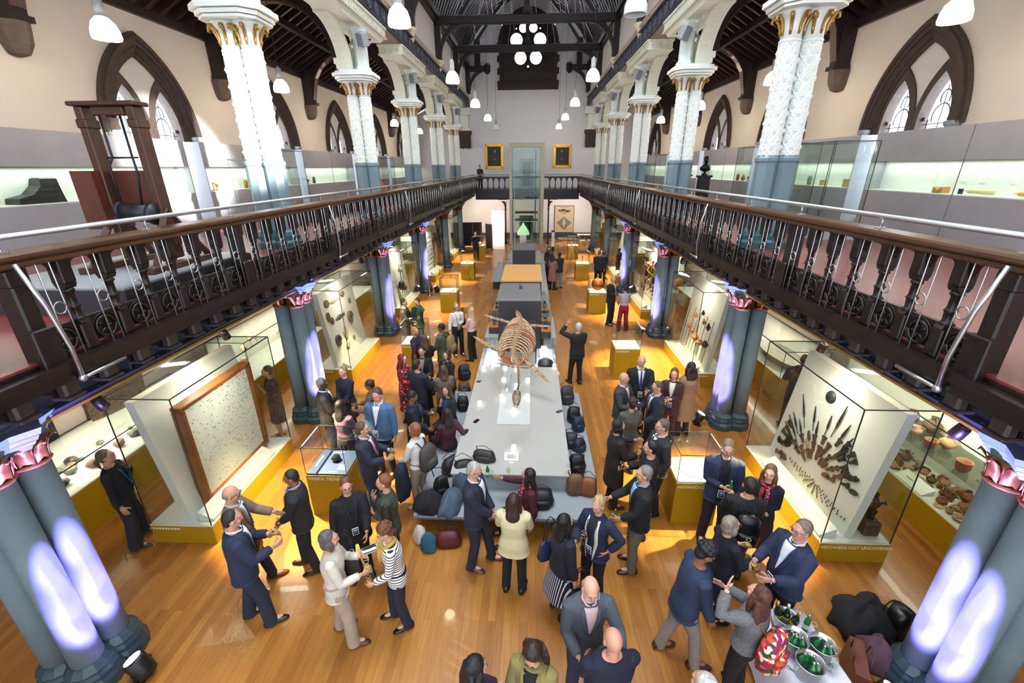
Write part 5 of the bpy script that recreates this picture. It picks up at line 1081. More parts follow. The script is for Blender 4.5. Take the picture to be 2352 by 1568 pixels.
for lab, y, z in (('shoulder_girdle', -.62, -.28), ('pelvic_girdle', 1.35, -.18)):
    m = MB()
    for sd in (-1, 1): m.loft([[(sd*a, y+b, z+c) for a, b, c in ((.02, -.12+q*.1, 0), (.22, -.18+q*.08, .06), (.30, .05, .1), (.1, .22, .02))] for q in (0,)]+[[(sd*a, y+b, z+c-.025) for a, b, c in ((.02, -.12, 0), (.22, -.18, .06), (.30, .05, .1), (.1, .22, .02))]])
    m.build(lab, BONE2, sk)
def paddle(o, d, L, nm):
    d = np.array(d, float); d /= np.linalg.norm(d); u = np.cross(d, (0, 0, 1.)); u /= np.linalg.norm(u); o = np.array(o); m = MB()
    m.tube([o, o+d*L*.16, o+d*L*.34], [.045, .028, .05], 8)
    for k in (-1, 1): m.ell(o+d*L*.41+u*k*.035, (.03, .03, .022), 8, 6)
    for k in range(5):
        off = (k-2)*.034
        for j in range(9-abs(k-2)):
            a = o+d*L*(.46+.062*j)+u*off*(1-.06*j); b = o+d*L*(.46+.062*j+.052)+u*off*(1-.06*j-.05); m.tube([a, (a+b)/2, b], [.014, .009, .013], 6)
    return m.build(nm, BONE, sk)
paddle((-.26, -.55, -.15), (-.92, 1.15, -.10), 1.25, 'front_paddle'); paddle((.16, -.62, -.15), (.62, -.42, -.25), .85, 'front_paddle'); paddle((-.22, 1.3, -.05), (-1, .28, .05), .72, 'rear_paddle'); paddle((.26, 1.32, -.05), (1, .18, .05), .62, 'rear_paddle')
m = MB(); hz = -.08
m.loft([[(.10+w*math.cos(a), y, hz+h*math.sin(a)-(.02 if y < -2.6 else 0)) for a in np.arange(12)*PI/6] for y, w, h in ((-2.32, .03, .03), (-2.38, .075, .05), (-2.5, .078, .05), (-2.6, .065, .035), (-2.72, .045, .022), (-2.78, .02, .012))], smooth=True); m.build('skull', mat('skull_bone', '#8a7a62', .6, noise=.3, nscale=16), sk)
m = MB()
for sx in (-1, 1): m.ell((.10+sx*.035, -2.5, hz+.042), (.016, .026, .012), 8, 6); m.ell((.10+sx*.04, -2.40, hz+.04), (.02, .02, .012), 8, 6)
m.build('eye_sockets', EX['dark'], sk)
m = MB()
for sx in (-1, 1): m.tube([(.10+sx*.07, -2.36, hz-.06), (.10+sx*.065, -2.55, hz-.075), (.10+sx*.02, -2.78, hz-.07)], .012, 6)
for j in range(8):
    for sx in (-1, 1): m.tube([(.10+sx*(.062-.006*j), -2.48-j*.036, hz-.06), (.10+sx*(.062-.006*j), -2.48-j*.036, hz-.03)], [.004, .002], 4)
m.build('lower_jaw', BONE, sk)
m = MB(); m.tube([(-.05, -.6, .0), (-.05, -.55, -.98)], .02, 8); m.tube([(0, 1.2, 0), (0, 1.2, -.42)], .02, 8); m.tube([(-.05, -.35, -.98), (-.05, -.75, -.98)], .03, 6); m.build('support_posts', mat('clear_acrylic_post', '#dfe5ea', .2), sk)
lamp('skeleton_spot', 'SPOT', (.5, 6.0, 3.6), 70, (1, .9, .8), (0, 9.4, 1.7), spot=40, blend=.6)
# ================================================================== PEOPLE
_ms = {}
def cloth(c, kind='plain'):
    k = (c, kind)
    if k in _ms: return _ms[k]
    nm = 'cloth_%s_%s' % (kind, c[1:])
    if kind == 'plain':
        m = mat(nm, c, .85, bump=.35, bscale=7, noise=.14, nscale=5)
    elif kind == 'tweed': m = mat(nm, c, .9, noise=.5, nscale=90, bump=.3, bscale=8)
    elif kind in ('stripe', 'vstripe', 'floral', 'dots', 'redprint', 'navyfloral'):
        m = bpy.data.materials.new(nm); m.use_nodes = True; nt = m.node_tree; b = nt.nodes['Principled BSDF']; b.inputs['Roughness'].default_value = .85; N = nt.nodes.new; K = nt.links.new
        tc = N('ShaderNodeTexCoord')
        r = N('ShaderNodeValToRGB'); e = r.color_ramp.elements; r.color_ramp.interpolation = 'CONSTANT'
        if kind == 'stripe':
            w = N('ShaderNodeTexWave'); w.bands_direction = 'Z'; w.inputs['Scale'].default_value = 9; K(tc.outputs['Object'], w.inputs[0]); K(w.outputs['Fac'], r.inputs[0]); e[0].color = (*lin('#1b2236'), 1); e[1].position = .27; e[1].color = (*lin('#ece8e2'), 1)
        elif kind == 'vstripe':
            w = N('ShaderNodeTexWave'); w.bands_direction = 'X'; w.inputs['Scale'].default_value = 11; K(tc.outputs['Object'], w.inputs[0]); K(w.outputs['Fac'], r.inputs[0]); e[0].color = (*lin('#141a2c'), 1); e[1].position = .78; e[1].color = (*lin('#d8d8dc'), 1)
        elif kind == 'dots':
            w = N('ShaderNodeTexVoronoi'); w.inputs['Scale'].default_value = 34; K(tc.outputs['Object'], w.inputs['Vector']); K(w.outputs['Distance'], r.inputs[0]); e[0].color = (*lin('#d9d4d2'), 1); e[1].position = .26; e[1].color = (*lin(c), 1)
        else:
            w = N('ShaderNodeTexVoronoi'); w.inputs['Scale'].default_value = 24 if kind == 'floral' else 26; K(tc.outputs['Object'], w.inputs['Vector']); sp = N('ShaderNodeSeparateColor'); K(w.outputs['Color'], sp.inputs[0]); K(sp.outputs[0], r.inputs[0])
            cols = {'floral': ['#e6d6c0', '#8e1f5a', '#d4541e', '#2f4a26', '#b3141f'], 'redprint': ['#8e1220', '#a5182a', '#1e1a22', '#96151f', '#a79b92'], 'navyfloral': ['#151a28', '#1a2030', '#141826', '#4f3a48', '#20283c']}[kind]
            e[0].color = (*lin(cols[0]), 1); e[1].position = .2; e[1].color = (*lin(cols[1]), 1)
            for i, q in enumerate(cols[2:]): x = e.new(.4+.2*i); x.color = (*lin(q), 1)
        K(r.outputs[0], b.inputs['Base Color'])
    _ms[k] = m; return m
def skin(c): return mat('skin_'+c[1:], c, .55)
def hairmat(c): return mat('hair_'+c[1:], c, .55, noise=.45, nscale=34, bump=1, bscale=45, stretch=(1, 1, .22))
REM = []                               # (object, voxel size, extra mesh) to be welded into one surface
def ik(S, T, a, b, pole):
    S, T, pole = map(lambda q: np.array(q, float), (S, T, pole)); d = T-S; L = np.linalg.norm(d); L2 = min(L, (a+b)*.995); d = d/max(L, 1e-6); T = S+d*L2
    x = (a*a-b*b+L2*L2)/(2*L2); h = math.sqrt(max(a*a-x*x, 0)); p = pole-d*(pole@d); p /= max(np.linalg.norm(p), 1e-6); return S+d*x+p*h, T
ARM = {'down': (.27, .04, .84), 'hold': (.13, .33, 1.13), 'holdlow': (.13, .29, .99), 'clasp': (.035, .25, .97), 'cross': (-.09, .22, 1.17), 'cross2': (.0, .19, 1.12), 'chin': (.05, .17, 1.38), 'hip': (.21, .03, 1.0), 'gest': (.22, .42, 1.18),
       'out': (.42, .36, 1.15), 'point': (.14, .40, 1.10), 'up': (.22, .22, 1.66), 'pocket': (.21, .08, .90), 'table': (.42, .30, 1.08), 'low': (.20, .22, .86), 'chest': (.0, .2, 1.3), 'front': (.08, .32, 1.2)}
POLE = {'hip': (1, -.6, .1), 'cross': (.6, .0, -1), 'up': (.8, .3, -.3)}
PERSONS = {}
def person(key, hx, hy, ht, face, lab, top=('#222', 'jacket'), legs='#1c1c22', hair=('short', '#3a2a20'), skn='#c9957a', L='down', R='down', female=False, lean=0.0, shirt=None, tie=None, collar=True, badge=None, glasses=None, scarf=None, shoes='#16130f', stance=(.0, .0), seated=False,
           headyaw=0, headpitch=0, belly=0, z0=0, skirt=None, hem=None, sleeve=.93, group=None, trim=None, tights=None, pos=None, wide=1.0, flare=0, open_=False, far=0, apart=1.0):
    s = ht/1.75; ht_c = 1.635*s+(-.40*s if seated else 0)
    fr = math.radians(face); ca, sa = math.cos(-fr), math.sin(-fr)
    if pos is None:
        g = G(hx, hy, z0+ht_c+.01); off = (lean*(1.635-.95)+.015)*s; pos = (g[0]-(-sa)*0-off*(-sa)*1.0, g[1]-off*ca)
        pos = (g[0]-off*math.sin(fr), g[1]-off*math.cos(fr))
    t = thing('person', lab, 'person', (pos[0], pos[1], z0), -fr); t['group'] = group or 'guests'
    if group is None: del t['group']
    dist = math.hypot(pos[0]-CAM[0], pos[1]); near = dist < 7.5; vox = .011 if near else .014 if dist < 13 else .02
    dz = -.40 if seated else 0
    def tp(p): x, y, z = p; z2 = z+dz if z > .5 or not seated else z; return np.array([x*s, (y+(lean*max(0, z-.95)))*s, z2*s])
    FZ = [(.82, .165, .115), (.92, .168, .12), (1.0, .158, .115), (1.10, .150, .11), (1.22, .166, .118), (1.33, .18, .118), (1.41, .172, .10), (1.455, .12, .08), (1.49, .065, .062)] if not female else \
         [(.82, .172, .118), (.92, .172, .118), (1.0, .152, .108), (1.08, .13, .098), (1.2, .142, .118), (1.29, .155, .125), (1.39, .15, .095), (1.44, .10, .072), (1.475, .055, .055)]
    FZ = [(z, w*(wide if z < 1.36 else 1+(wide-1)*.35), d) for z, w, d in FZ]
    def wd(z): return np.interp(z, [q[0] for q in FZ], [q[1] for q in FZ]), np.interp(z, [q[0] for q in FZ], [q[2] for q in FZ])
    a_ = np.arange(20)/20*2*PI
    def ring(z, w, d, yo=0): return [tp((w*np.sign(math.cos(q))*abs(math.cos(q))**.85, yo+d*np.sign(math.sin(q))*abs(math.sin(q))**.9, z)) for q in a_]
    bel = lambda z: belly*math.exp(-((z-1.05)/.14)**2)
    SJ = [(sg*(.185 if not female else .158)*(1+(wide-1)*.6), 0, 1.40) for sg in (1, -1)]
    # ---- joints
    arms = []
    for sg, pose, S in ((1, R, SJ[0]), (-1, L, SJ[1])):
        if isinstance(pose, str): T = ARM[pose]; po = POLE.get(pose, (.55, -.5, -.8))
        else: T = pose; po = (.55, -.5, -.8)
        T = (sg*T[0], T[1]+bel(1.05)*.5, T[2]); Sx = tp(S); Tx = tp(T); E, Wr = ik(Sx, Tx, .285*s, .25*s, (sg*po[0], po[1], po[2])); arms.append((sg, Sx, E, Wr, pose))
    hipz = .90
    legj = []
    for i, sg in enumerate((1, -1)):
        if seated: Hp = np.array([sg*.09, 0, .53])*s; A = np.array([sg*.12*apart, .42+stance[i], .085])*s; kn = (0, 1, .8)
        else: Hp = np.array([sg*.088, 0, hipz])*s; A = np.array([sg*(.10+.02)*apart, stance[i], .085])*s; kn = (0, 1, 0)
        K, A = ik(Hp, A, .425*s, .41*s, kn) if seated else ik(Hp, A, float(np.linalg.norm(A-Hp))*.505, float(np.linalg.norm(A-Hp))*.499, kn); legj.append((Hp, K, A))
    # ---- body
    b = MB(); b.loft([ring(z, w-.012, d-.01) for z, w, d in FZ], 0, True)
    hc = tp((0, .012, 1.635)); 
    if seated: hc = np.array([0, (.012+lean*.685)*s, (1.635-.40)*s])
    hy_, hp_ = math.radians(-headyaw), math.radians(-headpitch)
    HR = np.array(Matrix.Rotation(hy_, 3, 'Z')@Matrix.Rotation(hp_, 3, 'X'))
    nk = tp((0, -.015, 1.42)); b.tube([nk, (nk+hc)/2+np.array([0, -.012, 0])*s, hc+HR@np.array([0, -.02, -.03])*s], [.06*s, .052*s, .05*s], 12)
    def H(c, r, mb, R=None, n=14, k=10): mb.ell(hc+HR@(np.array(c)*s), tuple(q*s for q in r), n, k, 0, HR if R is None else R)
    H((0, -.008, .022), (.075, .094, .1), b); H((0, .022, -.045), (.057, .068, .072), b); H((0, .05, -.088), (.028, .03, .022), b); H((0, .078, .034), (.048, .014, .014), b)
    for sg in (-1, 1): H((sg*.077, -.002, -.012), (.012, .02, .03), b); H((sg*.036, .06, -.02), (.026, .026, .024), b)
    b.loft([[hc+HR@(np.array(q)*s) for q in ((-w, y, z), (w, y, z), (w*.6, y+.02, z-.0), (-w*.6, y+.02, z))] for w, y, z in ((.008, .078, .03), (.012, .088, .0), (.019, .090, -.022), (.01, .08, -.032))], 0, True)
    for sg, Sx, E, Wr, _ in arms: b.tube([Sx, (Sx+E)/2, E, (E*.55+Wr*.45), Wr], [.05*s, .045*s, .038*s, .037*s, .026*s], 12)
    for Hp, K, A in legj: b.tube([Hp, (Hp+K)/2, K, (K*.6+A*.4), A], [.08*s, .072*s, .052*s, .052*s, .036*s], 12); b.ell(A+np.array([0, .05, -.03])*s, (.035*s, .1*s, .03*s))
    body = b.build('body', skin(skn), t)
    # hands: palm, four bent fingers and a thumb, welded onto the same object
    hb = MB(); grips = []
    for sg, Sx, E, Wr, pose in arms:
        d = Wr-E; d /= np.linalg.norm(d); down = d[2] < -.75
        refu = np.array([0, 1., .3]) if down else np.array([0, 0, 1.]) if pose not in ('cross', 'cross2', 'chest') else np.array([0, .3, 1.])
        u = refu-d*(refu@d); u /= np.linalg.norm(u); n = np.cross(d, u)
        if (n@np.array([-sg, .15, 0])) < 0: n = -n
        hold = pose in ('hold', 'holdlow', 'front'); fs = s*(1 if not female else .92)
        pc = Wr+d*.045*fs
        Rm = np.stack([u, d, n], 1); hb.ell(pc, (.042*fs, .055*fs, .018*fs), 10, 8, 0, Rm)
        for i, (o, ln) in enumerate(((.031, .068), (.011, .078), (-.010, .072), (-.030, .056))):
            c1, c2, c3 = (.35, .9, 1.25) if hold or down is False and pose in ('clasp', 'cross', 'cross2', 'hip', 'pocket', 'chin') else (.12, .3, .5)
            p = Wr+(d*.088+u*o)*fs; P = [p-d*.015*fs, p]; ang = 0
            for c, f in ((c1, .45), (c2, .32), (c3, .23)): p = p+(d*math.cos(c)+n*math.sin(c)+u*o*.25/.03*.1)*ln*f*fs; P.append(p)
            hb.tube(P, [.0095*fs, .009*fs, .0085*fs, .008*fs, .006*fs], 7)
        th = Wr+(d*.03+u*.036+n*.004)*fs; P = [th-(u*.01)*fs]; 
        P.append(th+(d*.022+u*.022+n*.012)*fs); P.append(th+(d*.045+u*.03+n*.028)*fs); P.append(th+(d*.062+u*.026+n*(.045 if hold else .03))*fs)
        hb.tube(P, [.012*fs, .0115*fs, .0095*fs, .007*fs], 7); grips.append((Wr+(d*.085+n*.035)*fs, d, u, n))
    REM.append((body, .0085 if near else vox, hb, t))
    # ---- face details
    if abs(((face+headyaw) % 360)-180) < 125 and dist < 11:
        for sg in (-1, 1):
            e = MB(); e.ell(hc+HR@(np.array([sg*.031, .085, .012])*s), (.0135*s, .008*s, .0068*s), 8, 6, 0, HR); e.ell(hc+HR@(np.array([sg*.031, .0925, .012])*s), (.006*s, .0025*s, .006*s), 8, 6, 1, HR); e.build('eye', [mat('eye_white', '#b8aca4', .3), mat('pupil', '#1c1512', .2)], t)
            e = MB(); e.tube([hc+HR@(np.array([sg*q, .0955-.35*(q-.03)**2*10, zz])*s) for q, zz in ((.016, .030), (.032, .035), (.05, .028))], [.003*s, .0045*s, .002*s], 5); e.build('eyebrow', hairmat(hair[1] if hair[0] not in ('bald',) else '#5a4638'), t)
        e = MB(); e.tube([hc+HR@(np.array([q, .0955-abs(q)*.35, -.052+(abs(q)*.08)])*s) for q in (-.024, -.012, 0, .012, .024)], [.002*s, .0045*s, .005*s, .0045*s, .002*s], 6); e.build('lips', mat('lips_'+skn[1:], '#%02x%02x%02x' % tuple(int(int(skn[i:i+2], 16)*f) for i, f in ((1, .86), (3, .6), (5, .6))), .4), t)
    if glasses:
        e = MB()
        for sg in (-1, 1): e.tube([hc+HR@(np.array([sg*.033+.024*math.cos(q), .100, .010+.018*math.sin(q)])*s) for q in np.linspace(0, 2*PI, 15)], .0022*s, 5); e.tube([hc+HR@(np.array([sg*.057, .1, .015])*s), hc+HR@(np.array([sg*.08, .01, .012])*s)], .0022*s, 5)
        e.tube([hc+HR@(np.array([-.009, .1, .014])*s), hc+HR@(np.array([.009, .1, .014])*s)], .0022*s, 5); e.build('glasses', mat('specs_'+glasses[1:], glasses, .3), t)
    # ---- hair
    st, hcol = hair; h = MB()
    if st in ('short', 'curly', 'quiff'):
        H((0, -.026, .040), (.083, .098, .098), h); H((0, -.05, -.02), (.072, .06, .075), h)
        if st == 'curly':
            q = random.Random(int(hx)); [H((.075*math.cos(a)*math.cos(c), -.03+.085*math.sin(a)*math.cos(c), .05+.09*math.sin(c)), (.03, .03, .028), h, n=8, k=6) for a in np.linspace(0, 2*PI, 11)[:-1] for c in (.05, .6, 1.2) if math.sin(a)*math.cos(c) < .75 or c > .5]
        if st == 'quiff': H((0, .03, .11), (.05, .05, .03), h)
    elif st == 'cropped': H((0, -.018, .032), (.0785, .092, .097), h); H((0, -.05, -.02), (.066, .05, .07), h)
    elif st == 'balding':
        for sg in (-1, 1): H((sg*.052, -.025, .0), (.030, .065, .040), h)
        H((0, -.07, -.01), (.062, .032, .05), h)
    elif st in ('bob', 'long', 'ponytail', 'bun', 'wavy'):
        H((0, -.026, .038), (.085, .099, .102), h)
        if st == 'bob':
            H((0, -.045, -.035), (.09, .072, .095), h)
            for sg in (-1, 1): H((sg*.075, .008, -.05), (.024, .045, .075), h)
        if st in ('long', 'wavy'):
            H((0, -.045, -.03), (.088, .07, .10), h)
            for sg in (-1, 1): h.tube([hc+HR@(np.array([sg*.07, .015, .03])*s), hc+HR@(np.array([sg*.086, .01, -.05])*s), hc+(HR@(np.array([sg*.085, .0, -.13]))+np.array([0, 0, 0]))*s, hc+(HR@np.array([sg*.08, -.02, -.13])+np.array([sg*.02, 0, -.12]))*s], [.028*s, .032*s, .034*s, .02*s], 8)
            wv = 1.5 if st == 'wavy' else 1
            base = hc+HR@(np.array([0, -.06, -.04])*s); h.loft([[base+np.array([w*wv*math.cos(a)*(1+(.10*math.sin(z*55+2*math.sin(a*2)) if wv > 1 else 0)), d*(1+(.25*math.sin(z*48+3*a) if wv > 1 else 0))*math.sin(a)-.012*abs(z)*6*0-.03*(z < -.1), z])*s for a in a_] for z, w, d in ((.04, .07, .045), (-.05, .092, .055), (-.15, .10, .05), (-.25, .098, .045), (-.34 if not st == 'wavy' else -.4, .07, .03))], 0, True)
        if st == 'bun': H((0, -.05, -.015), (.07, .06, .07), h); H((0, -.11, .07), (.038, .036, .036), h)
        if st == 'ponytail': H((0, -.05, -.015), (.072, .06, .07), h); h.tube([hc+HR@(np.array(q)*s) for q in ((0, -.1, 0), (0, -.145, -.02), (0, -.15, -.10), (0, -.13, -.2))], [.02*s, .028*s, .026*s, .008*s], 8)
    elif st == 'beanie': H((0, -.02, .05), (.09, .106, .09), h); H((0, -.06, .0), (.07, .06, .05), h)
    if st != 'bald':
        ho = h.build('hair' if st != 'beanie' else 'beanie', hairmat(hcol) if st != 'beanie' else cloth(hcol), t); REM.append((ho, .0095 if near else .014, None, t))
    # ---- upper garment
    col, kind = top[0], top[1]; pat = top[2] if len(top) > 2 else 'plain'
    thick = {'jacket': .026, 'coat': .032, 'top': .014, 'cardigan': .024, 'dress': .018}[kind]
    hm = hem if hem is not None else {'jacket': .80, 'coat': .45, 'top': .88, 'cardigan': .72, 'dress': .45}[kind]
    if seated and hem is None: hm = .86
    g = MB(); R_ = []
    if hm < .82:
        w0, d0 = wd(.82)
        for q in np.linspace(0, 1, 5)[:-1]:
            z = hm+(.82-hm)*q; R_.append(ring(z, w0+thick+(.02+flare)*(1-q), d0+thick+(.02+flare)*(1-q)))
    for z, w, d in FZ:
        if z >= max(hm, .8) and z < 1.475: R_.append(ring(z, w+thick, d+thick+bel(z)*.5, bel(z)*.5))
    zt = 1.475 if kind != 'top' else 1.47; wn, dn = wd(zt); R_.append(ring(zt, wn+thick*.6, dn+thick*.6))
    g.loft(R_, 0, True)
    for sg, Sx, E, Wr, _ in arms:
        end = E+(Wr-E)*min(1, (sleeve-.5)*2) if sleeve > .5 else Sx+(E-Sx)*sleeve*2; th_ = thick*.8
        P = [Sx+np.array([-sg*.03, 0, .005])*s, Sx, (Sx+E)/2, E] + ([(E+end)/2, end] if sleeve > .5 else []); rr_ = [.052*s+th_*s, .056*s+th_*s, .05*s+th_*s, .043*s+th_*s]+([.042*s+th_*s, .034*s+th_*s] if sleeve > .5 else [])
        if sleeve <= .5: P = P[:2]+[end]; rr_ = rr_[:3]
        g.tube(P, rr_, 14)
    ga = g.build({'jacket': 'jacket', 'coat': 'coat', 'top': 'sweater', 'cardigan': 'cardigan', 'dress': 'dress'}[kind], cloth(col, pat), t); REM.append((ga, vox, None, t))
    def front(x, z, o): 
        w, d = wd(z); w += thick; d += thick+bel(z)*.5
        y = bel(z)*.5+d*max(0, 1-(abs(x)/w)**2)**.5+o; return tp((x, y, z))
    if shirt:
        zb = 1.10 if kind != 'top' else 1.38; zb = hm+.02 if open_ else zb; hw = .062 if not open_ else .05
        m = MB(); rows = 9; R_ = []
        for i in range(rows):
            z = zb+(1.462-zb)*i/(rows-1); w = (.006+hw*(i/(rows-1))**.8) if not open_ else .045+.02*i/(rows-1)
            R_.append([front(-w, z, .004), front(-w*.5, z, .008), front(0, z, .010), front(w*.5, z, .008), front(w, z, .004), front(w, z, -.02), front(-w, z, -.02)])
        m.loft(R_, 0, True)
        if collar:
            for sg in (-1, 1): m.tube([tp((sg*.0, .085, 1.462)), tp((sg*.045, .07, 1.475)), tp((sg*.068, .0, 1.495)), tp((sg*.04, -.062, 1.505)), tp((0, -.072, 1.507))], [.008*s, .011*s, .011*s, .011*s, .011*s], 6)
        m.build('shirt', cloth(shirt), t)
        if kind in ('jacket', 'coat', 'cardigan'):
            m = MB()
            for sg in (-1, 1):
                m.loft([[front(sg*(w0), z, .006), front(sg*(w0+lw), z, .010), front(sg*(w0+lw), z, .016), front(sg*w0, z, .013)] for z, w0, lw in [(zb+(1.455-zb)*q, (.006+hw*q**.8) if not open_ else .045+.02*q, .012+.035*math.sin(PI*min(1, q*.9))) for q in np.linspace(.0, 1, 8)]], 0, True)
            m.build('lapels', cloth(trim or col, 'plain' if trim else pat), t)
    if tie:
        m = MB(); m.loft([[front(-w, z, .014), front(w, z, .014), front(w, z, .022), front(-w, z, .022)] for z, w in ((1.12, .006), (1.16, .022), (1.3, .018), (1.42, .012), (1.45, .016), (1.463, .012))]); m.build('necktie', cloth(tie), t)
    if badge:
        m = MB()
        for sg in (-1, 1): m.tube([tp((sg*.06, -.03, 1.50)), front(sg*.07, 1.40, .022), front(sg*.05, 1.28, .026), front(sg*.02, 1.14, .028), front(0, 1.06, .03)], [.007*s]*5, 5, flat=.4)
        m.build('lanyard', cloth(badge), t)
        m = MB(); c = front(0, .99, .034); m.cbox(c, (.085*s, .008*s, .12*s), 0); m.cbox(c+np.array([0, .005, 0]), (.068*s, .004*s, .10*s), 1); m.cbox(c+np.array([0, .008, .025]), (.045*s, .003*s, .018*s), 0); m.cbox(c+np.array([0, .008, -.01]), (.03*s, .003*s, .006*s), 0); m.build('name_badge', [mat('badge_card', '#e6e6ea', .4), mat('badge_navy', '#26315c', .4)], t)
    if scarf:
        m = MB(); m.tube([tp((.075*math.cos(a)*1.05, .01+.085*math.sin(a), 1.475+.015*math.sin(2*a)-.03*max(0, math.sin(a)))) for a in np.linspace(0, 2*PI, 17)], .026*s, 8)
        for sg in (-1, 1): m.tube([front(sg*.03, 1.43, .02), front(sg*.045, 1.33, .026), front(sg*.04, 1.2, .024)], [.028*s, .03*s, .022*s], 8)
        m.build('scarf', cloth(scarf[0], scarf[1]) if isinstance(scarf, tuple) else cloth(scarf), t)
    # ---- lower garment
    if skirt:
        g = MB(); w0, d0 = wd(.95); zz = skirt[1]; g.loft([ring(z, w, d) for z, w, d in ((zz, w0+.06+skirt[2], d0+.07+skirt[2]), ((zz+.9)/2, w0+.045+skirt[2]*.5, d0+.05+skirt[2]*.5), (.9, w0+.02, d0+.02), (1.02, w0-.005, d0))], 0, True); g = g.build('skirt', cloth(skirt[0], skirt[3] if len(skirt) > 3 else 'plain'), t); REM.append((g, vox, None, t))
    if not skirt and not (kind == 'dress'):
        g = MB(); tk = .022 if legs[0] == '#' else .03
        if not seated: g.loft([ring(z, w, d) for z, w, d in ((.80, .165*wide, .118), (.87, .174*wide, .127), (.95, .174*wide, .128), (1.03, .162*wide, .121))], 0, True)
        else: g.loft([[np.array([w*math.cos(a), y+.11*0+d*math.sin(a), z])*s for a in a_] for z, w, d, y in ((.44, .15, .13, .0), (.52, .18, .15, .0), (.6, .165, .125, 0))], 0, True)
        for Hp, K, A in legj: g.tube([Hp+np.array([0, 0, .02])*s, (Hp+K)/2, K, (K*.55+A*.45), A+np.array([0, .0, .0])*s, A+np.array([0, .004, -.058])*s], [(.098*wide)*s, .092*s, (.072+.01*(apart-1)*4)*s, (.070+.012*(apart-1)*4)*s, (.066+.016*(apart-1)*4)*s, (.070+.018*(apart-1)*4)*s], 14)
        g = g.build('trousers', cloth(legs), t); REM.append((g, vox, None, t))
    elif tights:
        g = MB()
        for Hp, K, A in legj: g.tube([Hp, (Hp+K)/2, K, (K*.6+A*.4), A], [.086*s, .078*s, .058*s, .058*s, .042*s], 12)
        g.build('tights', cloth(tights), t)
    for i, (Hp, K, A) in enumerate(legj):
        m = MB(); yw = (1 if i == 0 else -1)*.18
        prof = ((-.085, .03, .05), (-.07, .042, .09), (-.01, .045, .105), (.05, .047, .078), (.12, .047, .045), (.17, .04, .036), (.205, .015, .022)); R_ = []
        for y, w, hh in prof:
            c = A+np.array([yw*(y)*.6, y, 0])*s; zb = 0.0
            R_.append([(c[0]+w*s*math.cos(a), c[1], zb+.004+max(0, (hh*s)*(.5+.5*math.sin(a))*1.0)) for a in np.arange(12)*PI/6])
        m.loft(R_, 0, True); m.box(A[0]-.028*s, A[0]+.028*s, A[1]-.075*s, A[1]-.02*s, 0, .03); m.build('shoe', mat('shoe_'+shoes[1:], shoes, .35), t)
    Rz = Matrix.Rotation(-fr, 4, 'Z'); Tm = Matrix.Translation((pos[0], pos[1], z0))@Rz
    info = dict(t=t, s=s, grips=[tuple(Tm@Vector(q[0])) for q in grips], Tm=Tm, tp=tp, fr=fr, front=front)
    PERSONS[key] = info; return info
def finish_people():
    import bmesh
    for o, v, ex_, t in REM:
        m = o.modifiers.new('r', 'REMESH'); m.mode = 'VOXEL'; m.voxel_size = v; m.use_smooth_shade = True
        m = o.modifiers.new('s', 'SMOOTH'); m.iterations = 4; m.factor = .5
    dg = bpy.context.evaluated_depsgraph_get(); dg.update()
    for o, v, ex_, t in REM:
        me = bpy.data.meshes.new_from_object(o.evaluated_get(dg)); mt = o.data.materials[0]
        if ex_ is not None:
            tmp = bpy.data.meshes.new('x'); tmp.from_pydata(np.concatenate(ex_.v).tolist(), [], ex_.f); bm = bmesh.new(); bm.from_mesh(me); bm.from_mesh(tmp); bm.to_mesh(me); bm.free(); me.polygons.foreach_set('use_smooth', [True]*len(me.polygons))
        if not me.materials: me.materials.append(mt)
        nm = o.name.split('.')[0]; o.modifiers.clear(); o.data = me; me.name = nm
# ---- things people hold or carry
WGL = glass('drink_glass', '#f4f8f6', 1, .03); WINE = mat('white_wine', '#d9b34a', .1); BEER = mat('green_bottle_glass', '#1f7a3a', .12); REDW = mat('red_wine', '#4a1020', .1)
def wine_glass(loc, lab, wine=True, red=False, grp='wine glasses', tilt=0):
    t = thing('wine_glass', lab, 'glass', loc, 0, grp)
    m = MB(); m.lathe([(.034, -.085), (.032, -.082), (.005, -.078), (.004, 0), (.012, .008), (.033, .035), (.037, .06), (.033, .095), (.028, .115)], n=14, cap=False); m.build('bowl_and_stem', mat('glass_white_edge', '#dfe6e4', .1, spec=.8) if False else WGL, t)
    m = MB(); m.tube([(.028*math.cos(a), .028*math.sin(a), .115) for a in np.linspace(0, 2*PI, 15)], .0018, 5); m.build('rim', mat('glass_rim', '#c9d2d0', .15), t)
    if wine: m = MB(); m.lathe([(.003, .010), (.030, .034), (.034, .05)], n=14); m.build('wine', REDW if red else WINE, t)
    if tilt: t.rotation_euler = (tilt, 0, 0)
    return t
def bottle(loc, lab, grp=None, tilt=(0, 0), h=1.0):
    t = thing('beer_bottle', lab, 'bottle', loc, 0, grp); m = MB(); m.lathe([(.028, 0), (.030, .01), (.030, .13*h), (.024, .16*h), (.012, .19*h), (.011, .225*h)], n=14); m.build('glass_bottle', BEER, t)
    m = MB(); m.lathe([(.0305, .04), (.0305, .10)], n=14, cap=False); m.build('label', mat('bottle_label', '#dfe3d2', .5), t); m = MB(); m.lathe([(.013, .215*h), (.013, .235*h)], n=10); m.build('cap', STEEL, t); t.rotation_euler = (tilt[0], tilt[1], 0); return t
